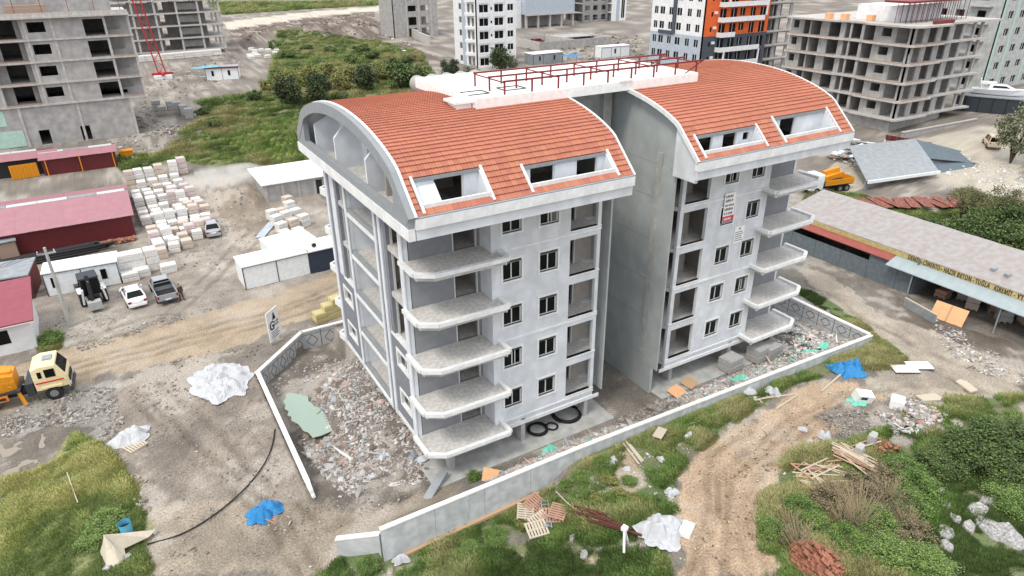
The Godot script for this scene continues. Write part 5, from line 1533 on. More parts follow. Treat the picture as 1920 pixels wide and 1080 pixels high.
func suv(called: String, label: String, at: Vector3, turn: float, paint: Material, tall: bool) -> void:
	var r := thing(called, label, "car", at, turn)
	var t := 0.25 if tall else 0.0
	car_body(r, [[-2.2, 0.4, 0.98, 0.8], [-2.1, 0.3, 1.05, 0.88], [1.0, 0.3, 1.02, 0.9], [2.1, 0.35, 0.88, 0.82], [2.2, 0.42, 0.7, 0.74]], paint)
	cabin_glass(r, [-2.1, -1.9, 0.35, 1.1], 1.0, 1.5 + t, 0.82, 0.7, paint)
	for x in [-1.35, 1.4]:
		for z in [-0.8, 0.8]: wheel(r, Vector3(x, 0.36, z), 0.36, 0.24)
	for z in [-0.7, 0.7]: bx(r, "tail_lamp", Vector3(-2.26, 0.8, z - 0.08), Vector3(-2.14, 1.0, z + 0.08), M.lamp_red)

# ---------------------------------------------------------------- the builders' yard on the left
func gable_shed(called: String, label: String, corner: Vector3, w: float, d: float, h: float, rise: float, wall: Material, roof: Material) -> Node3D:
	# corner: front right foot; runs to -x, back to -z
	var r := thing(called, label, "shed", corner)
	bx(r, "front_wall", Vector3(-w, -0.2, -0.15), Vector3(0, h, 0), wall)
	bx(r, "rear_wall", Vector3(-w, -0.2, -d), Vector3(0, h, -d + 0.15), wall)
	part(r, "end_wall", mb().hexa_of([Vector3(-0.15, -0.2, -0.16), Vector3(0, -0.2, -0.16), Vector3(0, -0.2, -d + 0.16), Vector3(-0.15, -0.2, -d + 0.16), Vector3(-0.15, h, -0.16), Vector3(0, h, -0.16), Vector3(0, h, -d + 0.16), Vector3(-0.15, h, -d + 0.16)]), wall)
	part(r, "end_gable", mb().prism(PackedVector2Array([Vector2(h, 0.02 - d * 0.0), Vector2(h + rise, d * 0.5), Vector2(h, d)]), -0.14, -0.01), wall, Transform3D(Basis(Vector3(0, 1, 0), Vector3(1, 0, 0), Vector3(0, 0, -1)), Vector3.ZERO))
	var n := int(w / 1.1)
	for i in n:   # roofing sheets, each lapped over its neighbour
		var x0 := -w - 0.3 + (w + 0.6) * i / n
		var x1 := -w - 0.3 + (w + 0.6) * (i + 1) / n + 0.03
		var lift := 0.012 * (i % 2)
		for s in [0, 1]:
			var ya := h + 0.02 + lift
			var yb := h + rise + 0.02 + lift
			var za := 0.35 if s == 0 else -d - 0.35
			var zb := -d * 0.5 + (0.45 if s == 0 else -0.45)
			var p := [Vector3(x0, ya, za), Vector3(x1, ya, za), Vector3(x1, yb, zb), Vector3(x0, yb, zb)]
			if s == 1: p = [Vector3(x1, ya, za), Vector3(x0, ya, za), Vector3(x0, yb, zb), Vector3(x1, yb, zb)]
			var up := Vector3(0, 0.05, 0)
			part(r, "roof_sheet", mb().hexa_of([p[0], p[1], p[2], p[3], p[0] + up, p[1] + up, p[2] + up, p[3] + up]), roof)
	for i in int(w / 3.0):
		bx(r, "ridge_light", Vector3(-w - 0.2 + i * 3.03, h + rise - 0.01, -d * 0.5 - 0.5), Vector3(-w + 2.78 + i * 3.03, h + rise + 0.1, -d * 0.5 + 0.5), M.shed_clear if i % 3 != 1 else M.tin)
	return r
func build_left_yard() -> void:
	var c := gp(255, 441)
	gable_shed("long_shed", "long dark red shed with a pink sheet roof and pale ridge lights", c, 27.0, 13.0, 2.5, 1.2, M.shed_red, M.shed_pink)
	c = gp(222, 312)
	var s2 := gable_shed("lean_to_shed", "low pink roofed shed against the bare concrete block", c, 9.0, 4.5, 2.2, 0.5, M.shed_red, M.shed_pink)
	for x in [-8.6, -4.5, -0.4]: bx(s2, "post", Vector3(x, 0, 0.3), Vector3(x + 0.12, 2.2, 0.42), M.paint_yellow)
	c = gp(112, 322)
	gable_shed("lean_to_shed", "pink roofed open shed behind the yellow corrugated gate", c, 14.0, 5.0, 2.3, 0.5, M.dark, M.shed_pink)
	var a := gp(24, 338)
	var g := thing("corrugated_gate", "bright yellow corrugated metal gate leaning before the open shed", "gate", a, turn_of(a, gp(70, 331)))
	for i in 16: bx(g, "rib", Vector3(i * 0.2, 0.05, 0.0 if i % 2 else 0.05), Vector3(i * 0.2 + 0.2, 1.95, 0.04 if i % 2 else 0.1), M.paint_yellow)
	bx(g, "rail", Vector3(0, 0.5, -0.06), Vector3(3.2, 0.6, -0.002), M.steel_dark)
	a = gp(226, 294)
	var yb := thing("waste_skip", "yellow open waste skip on the grass behind the sheds", "skip", a)
	part(yb, "bin", mb().hexa_of([Vector3(0.2, 0, 0.8), Vector3(1.6, 0, 0.8), Vector3(1.6, 0, -0.8), Vector3(0.2, 0, -0.8), Vector3(0, 0.9, 0.9), Vector3(1.8, 0.9, 0.9), Vector3(1.8, 0.9, -0.9), Vector3(0, 0.9, -0.9)]), M.paint_yellow)
	bx(yb, "rim", Vector3(-0.04, 0.9, 0.86), Vector3(1.84, 0.98, 0.95), M.paint_orange)
	# white office cabin, house with red roof, small hut
	cabin("site_cabin", "white office cabin with dark windows behind the black loader", gp(92, 556), gp(229, 531), 2.8, 2.3, M.white_metal, M.white_roof, 3)
	c = gp(72, 652)
	var h := thing("small_house", "white house with a wine red roof beside the dirt road", "house", c, 0.02)
	bx(h, "wall", Vector3(-8, -0.2, -6), Vector3(0, 2.7, 0), M.facade_white)
	part(h, "roof", mb().hexa_of([Vector3(-8.4, 2.7, 0.5), Vector3(0.4, 2.7, 0.5), Vector3(0.4, 3.9, -6.4), Vector3(-8.4, 3.9, -6.4), Vector3(-8.4, 2.82, 0.5), Vector3(0.4, 2.82, 0.5), Vector3(0.4, 4.02, -6.4), Vector3(-8.4, 4.02, -6.4)]), mk("wine_roof", rgb(146, 72, 84), 0.6, "soft", 0.3))
	for x in [-4.2, -2.75]:
		var w := bx(h, "window", Vector3(x, 1.0, 0.0), Vector3(x + 1.15, 2.2, 0.03), M.glass)
		bx(w, "frame", Vector3(x - 0.12, 0.9, 0.0), Vector3(x, 2.3, 0.05), M.frame_white)
	bx(h, "eave_board", Vector3(-8.4, 2.6, 0.44), Vector3(0.4, 2.7, 0.5), M.trim_white)
	var hut := cabin("small_hut", "little pinkish hut between the red shed and the pipe stack", gp(2, 492), gp(40, 484), 2.4, 2.0, M.raw_wood, M.tin, 0, "hut")
	hut.set_meta("category", "hut")
	cabin("annex", "flat grey roofed annex beside the white office cabin", gp(-30, 576), gp(66, 560), 4.5, 2.4, M.shed_red, M.tin, 0, "annex")
	# black pipe stack
	a = gp(-30, 516)
	var b := gp(168, 476)
	var ps := thing("pipe_stack", "stack of long black plastic pipes beside the red shed", "pipes", a, turn_of(a, b))
	for i in 16:
		var row := i / 6
		var L := 11.0 + rng.randf_range(-1.5, 1.5)
		part(ps, "pipe", mb().cyl(Vector3(rng.randf_range(0, 1.2), 0.16 + 0.27 * row, -(i % 6) * 0.34 - 0.15 * row), Vector3(L, 0.16 + 0.27 * row, -(i % 6) * 0.34 - 0.15 * row + rng.randf_range(-0.3, 0.3)), 0.16, 0.16, 8), M.dark)
	# the long white container and its neighbours
	a = gp(462, 543)
	b = gp(583, 513)
	cabin("container", "long white container with black edges beside the dirt road", a, b, 3.0, 2.3, M.white_metal, M.white_roof, 0, "container")
	cabin("container", "dark navy container at the end of the long white one", gp(584, 513), gp(650, 497), 3.0, 2.3, M.navy, M.white_roof, 0, "container")
	cabin("container", "white roofed container tucked behind the long white one", gp(520, 508), gp(600, 486), 4.0, 2.2, M.white_metal, M.white_roof, 0, "container")
	var ac := thing("roof_fan", "small dark fan box on the white container roof", "fan", gh(588, 463, 2.5))
	bx(ac, "case", Vector3(-0.3, 0, -0.25), Vector3(0.3, 0.55, 0.25), M.white_metal)
	part(ac, "grille", mb().cyl(Vector3(0, 0.28, 0.24), Vector3(0, 0.28, 0.28), 0.22, 0.22, 14), M.dark)
	a = gp(500, 379)
	b = gp(640, 340)
	var ws := thing("block_shed", "grey block walled shed with a bright white flat roof", "shed", a, 0.0)
	bx(ws, "front_wall", Vector3(0, -0.3, -0.2), Vector3(13, 2.3, 0), M.raw)
	bx(ws, "side_wall", Vector3(0, -0.3, -8), Vector3(0.2, 2.3, -0.21), M.raw)
	bx(ws, "flat_roof", Vector3(-0.4, 2.3, -8.4), Vector3(13.2, 2.45, 0.4), M.white_roof)
	bx(ws, "door", Vector3(6.7, -0.1, 0.0), Vector3(7.5, 1.9, 0.02), M.dark)
	for i in 6: bx(ws, "pier", Vector3(0.05 + i * 2.1, -0.3, 0.001), Vector3(0.3 + i * 2.1, 2.28, 0.06), M.raw_slab)
	# block pallets in the yard
	var mats := [M.wrap, M.wrap, M.wrap, M.wrap_pink, M.wrap_tan, M.wrap]
	var tones := ["bright white", "bright white", "bright white", "pinkish", "tan", "bright white"]
	var rows := [[246, 346, 300, 334, 4, 2.1], [312, 334, 345, 326, 3, 2.5], [248, 358, 330, 340, 5, 1.2]]
	for j in 15:   # rows one behind the other, a lane left open in the middle of the field
		var f := j / 14.0
		var xr := lerpf(338, 388, minf(1.0, f * 2.2)) - maxf(0.0, f - 0.72) * 130.0
		rows.append([lerpf(256, 304, f), lerpf(372, 482, f), xr, lerpf(354, 466, f) - 2.0, int((xr - lerpf(256, 304, f)) / 15.5), [1.15, 1.3, 1.15, 1.9][j % 4]])
	for r in rows:
		for i in r[4]:
			var t := float(i) / maxf(1, r[4] - 1)
			var p := gp(lerpf(r[0], r[2], t) + rng.randf_range(-2, 2), lerpf(r[1], r[3], t) + rng.randf_range(-1.5, 1.5))
			var pick := rng.randi() % 6
			if rng.randf() < 0.1: continue
			var lab: String = "%s %s wrapped block pallet in the crowded rows beside the red shed" % [["low", "low", "tall"][clampi(int(r[5] * 1.4) - 1, 0, 2)], tones[pick]]
			wrapped("block_pallet", lab, p, rng.randf_range(-0.08, 0.08) + 0.03, 1.12, 1.05, r[5] * rng.randf_range(0.9, 1.05), mats[pick], "wrapped block pallets in the builders' yard")
	for q in [[240, 516], [264, 511], [290, 505]]:
		wrapped("block_pallet", "tall stack of thin white boards beside the office cabin", gp(q[0], q[1]), 0.05, 1.2, 1.3, 2.5, M.wrap, "tall board stacks by the office cabin")
	for q in [[246, 526], [268, 518], [318, 510]]:
		wrapped("block_pallet", "single low pallet of pale blocks standing before the tall board stacks", gp(q[0], q[1]), 0.04, 1.5, 1.0, 1.0, M.wrap, "low pallets before the board stacks")
	for q in [[512, 412], [528, 404], [545, 398], [520, 422], [538, 415], [556, 408], [530, 436], [552, 431], [571, 424], [535, 446], [560, 442], [540, 384]]:
		wrapped("block_pallet", "clear wrapped brick pallet before the grey block shed", gp(q[0], q[1]), 0.35, 1.15, 1.0, rng.randf_range(1.0, 1.6), M.wrap if q[0] % 3 else M.wrap_tan, "brick pallets before the block shed")
	for q in [[600, 602, 1.0], [618, 596, 1.5], [633, 592, 2.0]]:
		wrapped("block_pallet", "yellowish block pallet by the back corner of the grey gable", gp(q[0], q[1]), 0.1, 1.0, 1.0, q[2], M.blocks_yellow, "yellow block pallets by the gable corner")
	var sl := thing("sheet_stack", "leaning pale blue metal sheet beside the brick pallets", "sheet", gp(500, 432), 1.05)
	bx(sl, "sheet", Vector3(-2.6, 0.1, -0.5), Vector3(2.6, 0.16, 0.5), M.facade_blue)
	bx(sl, "batten", Vector3(-2.6, 0.0, -0.3), Vector3(2.6, 0.1, -0.2), M.wood)
	# vehicles
	var ra := gp(263, 581)
	var rb := gp(243, 545)
	sedan("white saloon car parked between the loader and the silver pickup", (ra + rb) * 0.5, turn_of(ra, rb), M.paint_white)
	ra = gp(404, 450)
	rb = gp(394, 421)
	sedan("silver saloon car parked beside the wrapped block pallets", (ra + rb) * 0.5, turn_of(ra, rb), M.paint_silver)
	ra = gp(321, 575)
	rb = gp(296, 531)
	pickup((ra + rb) * 0.5, turn_of(ra, rb))
	ra = gp(190, 588)
	rb = gp(164, 540)
	loader((ra + rb) * 0.5, turn_of(ra, rb))
	ra = gp(0, 757)
	rb = gp(108, 732)
	crane_truck(gp(58, 745), turn_of(ra, rb))
	person(gp(342, 563))
	# the site board
	a = gh(499, 592, 2.9)
	b = gh(525, 570, 2.9)
	var foot := gp(519, 641)
	var sb := thing("site_board", "white site board with a dark tower emblem standing at the dirt road", "sign", Vector3(foot.x, th(foot.x, foot.z), foot.z), turn_of(a, b))
	bx(sb, "board", Vector3(-0.85, 0.35, -0.03), Vector3(0.85, 3.1, 0.03), M.white_paint)
	for x in [-0.7, 0.6]: bx(sb, "post", Vector3(x, -0.3, -0.12), Vector3(x + 0.1, 3.0, -0.031), M.wood)
	part(sb, "tower_emblem", mb().hexa_of([Vector3(-0.1, 2.15, 0.04), Vector3(0.4, 2.15, 0.04), Vector3(0.4, 2.15, 0.031), Vector3(-0.1, 2.15, 0.031), Vector3(0.1, 2.8, 0.04), Vector3(0.16, 2.8, 0.04), Vector3(0.16, 2.8, 0.031), Vector3(0.1, 2.8, 0.031)]), M.letter_dark)
	lettering(sb, "G", Vector3(-0.3, 1.7, 0.04), 0.75, M.letter_dark)
	for i in 2: glyphs(sb, Vector3(0.0, 1.78 - 0.26 * i, 0.031), 0.75, 0.2, M.letter_dark)
	for i in 4: bx(sb, "print_line", Vector3(-0.5, 1.1 - 0.18 * i, 0.031), Vector3(0.6 - 0.12 * (i % 2), 1.17 - 0.18 * i, 0.036), M.letter_grey)
	# concrete pole and its wires
	var pp := gp(133, 612)
	var po := thing("utility_pole", "tall grey concrete pole beside the white office cabin", "pole", pp)
	part(po, "shaft", mb().cyl(Vector3(0, -0.3, 0), Vector3(0, 7.6, 0), 0.2, 0.11, 12), M.concrete)
	bx(po, "cross_arm", Vector3(-0.7, 7.0, -0.06), Vector3(0.7, 7.12, 0.06), M.concrete)
	for x in [-0.6, 0.0, 0.6]: part(po, "insulator", mb().cyl(Vector3(x, 7.12, 0), Vector3(x, 7.34, 0), 0.05, 0.04, 8), M.trim_white)
	for i in 3:
		var p0 := pp + Vector3(-0.6 + 0.6 * i, 7.3, 0)
		var pts := []
		for k in 9: pts.append(p0.lerp(pp + Vector3(-22, 6.4, 2.0 + i * 0.6), k / 8.0) - Vector3(0, 0.9 * sin(PI * k / 8.0), 0))
		single("overhead_wire", mb().tube(pts, 0.018, 5), M.dark, "thin dark wire hanging from the grey concrete pole", "wire", "wires on the concrete pole")

func pickup(at: Vector3, turn: float) -> void:
	var r := thing("pickup_truck", "silver pickup truck with an open dark bed", "pickup", at, turn)
	car_body(r, [[-0.2, 0.45, 1.05, 0.9], [0.9, 0.45, 1.08, 0.92], [1.9, 0.45, 1.02, 0.9], [2.5, 0.5, 0.9, 0.82]], M.paint_silver)
	cabin_glass(r, [-0.25, -0.1, 0.9, 1.5], 1.05, 1.68, 0.84, 0.7, M.paint_silver)
	bx(r, "bed_floor", Vector3(-2.5, 0.5, -0.86), Vector3(-0.2, 0.62, 0.86), M.dark)
	for z in [-0.9, 0.86]: bx(r, "bed_side", Vector3(-2.5, 0.45, z), Vector3(-0.2, 1.08, z + 0.06), M.paint_silver)
	bx(r, "tailgate", Vector3(-2.57, 0.5, -0.9), Vector3(-2.5, 1.08, 0.92), M.paint_silver)
	part(r, "roll_bar", mb().bar(Vector3(-0.5, 1.05, -0.8), Vector3(-0.5, 1.5, -0.75), 0.06, 0.06).bar(Vector3(-0.5, 1.05, 0.8), Vector3(-0.5, 1.5, 0.75), 0.06, 0.06).bar(Vector3(-0.5, 1.5, -0.78), Vector3(-0.5, 1.5, 0.78), 0.06, 0.06), M.rim)
	bx(r, "number_plate", Vector3(-2.6, 0.52, -0.26), Vector3(-2.571, 0.64, 0.26), M.white_paint)
	bx(r, "bumper", Vector3(-2.68, 0.36, -0.85), Vector3(-2.575, 0.5, 0.85), M.steel_dark)
	for z in [-0.82, 0.82]: bx(r, "tail_lamp", Vector3(-2.6, 0.72, z - 0.07), Vector3(-2.571, 1.0, z + 0.07), M.lamp_red)
	for x in [-1.6, 1.6]:
		for z in [-0.82, 0.82]: wheel(r, Vector3(x, 0.38, z), 0.38, 0.26)
func loader(at: Vector3, turn: float) -> void:
	# backhoe loader seen from behind: cab, white engine hood, folded digging arm with its bucket
	var r := thing("backhoe_loader", "black and white backhoe loader with its digging arm folded up behind", "loader", at, turn)
	part(r, "chassis", loft([body_ring(-1.6, 0.6, 1.0, 0.5), body_ring(0.6, 0.6, 1.2, 0.6), body_ring(2.6, 0.6, 1.3, 0.5)]), M.dark)
	part(r, "hood", loft([body_ring(0.9, 1.0, 1.75, 0.5), body_ring(2.5, 1.0, 1.55, 0.45)]), M.white_metal)
	part(r, "cab", mb().hexa_of([Vector3(-1.0, 1.0, 0.8), Vector3(0.9, 1.0, 0.8), Vector3(0.9, 1.0, -0.8), Vector3(-1.0, 1.0, -0.8), Vector3(-0.85, 2.6, 0.7), Vector3(0.7, 2.6, 0.7), Vector3(0.7, 2.6, -0.7), Vector3(-0.85, 2.6, -0.7)]), M.glass)
	bx(r, "cab_roof", Vector3(-1.0, 2.6, -0.8), Vector3(0.85, 2.75, 0.8), M.steel_dark)
	for q in [[-1.0, 0.8], [-1.0, -0.8], [0.85, 0.8], [0.85, -0.8]]: part(r, "cab_post", mb().bar(Vector3(q[0], 1.0, q[1]), Vector3(q[0] * 0.85, 2.6, q[1] * 0.88), 0.1, 0.1), M.dark)
	part(r, "boom", mb().bar(Vector3(-1.6, 0.9, -0.1), Vector3(-1.9, 3.3, -0.2), 0.3, 0.35), M.dark)
	part(r, "dipper", mb().bar(Vector3(-1.9, 3.3, -0.2), Vector3(-2.5, 1.0, -0.3), 0.26, 0.3), M.dark)
	part(r, "cylinder_rod", mb().cyl(Vector3(-1.75, 1.6, -0.15), Vector3(-2.2, 2.9, -0.2), 0.06, 0.06, 8), M.rim)
	part(r, "bucket", mb().hexa_of([Vector3(-3.1, 0.35, 0.35), Vector3(-2.3, 0.2, 0.35), Vector3(-2.3, 0.2, -0.75), Vector3(-3.1, 0.35, -0.75), Vector3(-3.0, 1.05, 0.35), Vector3(-2.4, 1.1, 0.35), Vector3(-2.4, 1.1, -0.75), Vector3(-3.0, 1.05, -0.75)]), M.cement_grey)
	for z in [-0.95, 0.95]:
		part(r, "stabiliser", mb().bar(Vector3(-1.6, 0.5, z), Vector3(-1.75, 2.0, z * 0.85), 0.16, 0.2), M.white_metal)
		wheel(r, Vector3(-0.6, 0.72, z), 0.72, 0.42)
		wheel(r, Vector3(2.1, 0.5, z * 0.9), 0.5, 0.34)
		bx(r, "mudguard", Vector3(-1.3, 1.44, z - 0.22), Vector3(0.2, 1.52, z + 0.22), M.white_metal)
	part(r, "front_bucket", mb().hexa_of([Vector3(3.2, 0.1, 1.1), Vector3(4.0, 0.1, 1.1), Vector3(4.0, 0.1, -1.1), Vector3(3.2, 0.1, -1.1), Vector3(3.0, 0.9, 1.1), Vector3(3.3, 0.9, 1.1), Vector3(3.3, 0.9, -1.1), Vector3(3.0, 0.9, -1.1)]), M.cement_grey)
func crane_truck(at: Vector3, turn: float) -> void:
	var r := thing("crane_truck", "old cream lorry with an amber crane and outriggers", "lorry", at, turn)
	part(r, "cab", loft([body_ring(0.75, 0.95, 2.75, 1.15), body_ring(1.3, 0.95, 2.95, 1.2), body_ring(2.3, 0.95, 2.9, 1.2), body_ring(2.75, 0.95, 1.95, 1.15), body_ring(2.85, 0.7, 1.7, 1.1)]), M.paint_cream)
	part(r, "windscreen", mb().quad_of(Vector3(2.76, 2.0, 0.95), Vector3(2.76, 2.0, -0.95), Vector3(2.34, 2.8, -0.9), Vector3(2.34, 2.8, 0.9), 0.03), M.glass)
	for s in [-1.0, 1.0]:
		bx(r, "side_window", Vector3(1.55, 1.95, s * 1.19 - 0.03), Vector3(2.2, 2.6, s * 1.19 + 0.03), M.glass)
		bx(r, "side_window", Vector3(1.1, 2.0, s * 1.19 - 0.03), Vector3(1.35, 2.5, s * 1.19 + 0.03), M.glass)
		bx(r, "stripe", Vector3(0.85, 1.55, s * 1.2 - 0.02), Vector3(2.6, 1.65, s * 1.2 + 0.02), M.paint_red)
		wheel(r, Vector3(1.75, 0.55, s * 1.05), 0.55, 0.34)
		wheel(r, Vector3(-3.0, 0.55, s * 1.0), 0.55, 0.5)
		bx(r, "wheel_arch", Vector3(1.1, 1.08, s * 1.13 - 0.1), Vector3(2.4, 1.22, s * 1.13 + 0.1), M.paint_cream)
		bx(r, "side_rail", Vector3(-5.0, 0.75, s * 1.15 - 0.03), Vector3(-1.0, 1.2, s * 1.15 + 0.03), M.paint_orange)
		for i in 4: bx(r, "side_slot", Vector3(-4.7 + i * 0.95, 0.86, s * 1.19 - 0.01), Vector3(-4.0 + i * 0.95, 1.06, s * 1.19 + 0.01), M.dark)
		part(r, "outrigger", mb().bar(Vector3(-0.4, 1.2, s * 0.9), Vector3(-0.1, 0.2, s * 1.3), 0.18, 0.22), M.paint_yellow)
		bx(r, "headlight", Vector3(2.84, 0.85, s * 0.8 - 0.14), Vector3(2.92, 1.05, s * 0.8 + 0.14), M.frame_white)
	bx(r, "roof_hatch", Vector3(1.5, 2.94, -0.35), Vector3(2.1, 3.04, 0.35), M.tin)
	bx(r, "grille", Vector3(2.85, 1.1, -0.7), Vector3(2.93, 1.5, 0.7), M.dark)
	bx(r, "bumper", Vector3(2.8, 0.45, -1.15), Vector3(3.0, 0.75, 1.15), M.steel_dark)
	bx(r, "chassis", Vector3(-5.0, 0.6, -0.5), Vector3(2.6, 0.9, 0.5), M.dark)
	bx(r, "tank_drum", Vector3(0.15, 0.7, -1.1), Vector3(0.65, 1.7, 1.1), M.steel_dark)
	bx(r, "deck", Vector3(-5.0, 1.2, -1.12), Vector3(-0.2, 1.35, 1.12), M.steel_dark)
	part(r, "crane_turret", loft([body_ring(-2.2, 1.35, 2.2, 0.9), body_ring(-1.2, 1.35, 2.7, 0.95), body_ring(-0.4, 1.35, 2.5, 0.8)]), M.paint_yellow)
	part(r, "boom", mb().bar(Vector3(-0.5, 2.5, 0.3), Vector3(-6.0, 2.9, 0.3), 0.45, 0.5), M.paint_yellow)
	part(r, "boom", mb().bar(Vector3(-1.0, 2.0, -0.5), Vector3(-5.5, 2.3, -0.5), 0.4, 0.45), M.paint_orange)
	part(r, "lift_cylinder", mb().cyl(Vector3(-0.7, 1.6, 0.75), Vector3(-2.6, 2.5, 0.75), 0.12, 0.12, 10), M.paint_yellow)
func person(at: Vector3) -> void:
	# a figure in dark clothes standing beside the pickup, one foot forward: one continuous lofted skin per half
	var r := thing("person", "person in dark brown clothes standing beside the silver pickup", "person", at, 0.6)
	var b := mb()
	for s in [-1.0, 1.0]:
		b.cyl(Vector3(s * 0.1 + 0.0, 0.08, s * 0.14), Vector3(s * 0.1, 0.46, s * 0.08), 0.055, 0.065, 8)
		b.cyl(Vector3(s * 0.1, 0.46, s * 0.08), Vector3(s * 0.08, 0.9, 0), 0.065, 0.1, 8)
		b.cyl(Vector3(s * 0.1, 0.05, s * 0.14 - 0.08), Vector3(s * 0.1, 0.05, s * 0.14 + 0.18), 0.05, 0.045, 8)
		b.cyl(Vector3(s * 0.2, 1.4, 0), Vector3(s * 0.25, 1.12, 0.02), 0.06, 0.05, 8)
		b.cyl(Vector3(s * 0.25, 1.12, 0.02), Vector3(s * 0.2, 0.88, 0.12), 0.05, 0.04, 8)
	b.cyl(Vector3(0, 0.86, 0), Vector3(0, 1.2, 0), 0.17, 0.18, 10)
	b.cyl(Vector3(0, 1.2, 0), Vector3(0, 1.44, 0), 0.18, 0.13, 10)
	part(r, "body", b, mk("cloth_brown", rgb(78, 64, 56), 0.95))
	var h := mb()
	h.cyl(Vector3(0, 1.42, 0), Vector3(0, 1.54, 0.01), 0.055, 0.06, 8)
	h.cyl(Vector3(0, 1.52, 0.01), Vector3(0, 1.62, 0.02), 0.07, 0.095, 10)
	h.cyl(Vector3(0, 1.62, 0.02), Vector3(0, 1.7, 0.02), 0.095, 0.08, 10)
	h.cyl(Vector3(0, 1.62, 0.1), Vector3(0, 1.6, 0.13), 0.018, 0.012, 5)
	for s in [-1.0, 1.0]:
		h.cyl(Vector3(s * 0.2, 0.88, 0.12), Vector3(s * 0.19, 0.8, 0.16), 0.038, 0.03, 6)
		for f in 5: h.cyl(Vector3(s * 0.19 + (f - 2) * 0.014, 0.8, 0.16), Vector3(s * 0.19 + (f - 2) * 0.016, 0.73 - 0.008 * (2 - absi(f - 2)), 0.18), 0.009, 0.007, 5)
	part(r, "head_and_hands", h, mk("skin", rgb(196, 150, 124), 0.7))
	part(r, "hair", mb().cyl(Vector3(0, 1.66, 0.0), Vector3(0, 1.76, 0.0), 0.1, 0.06, 10), M.dark)

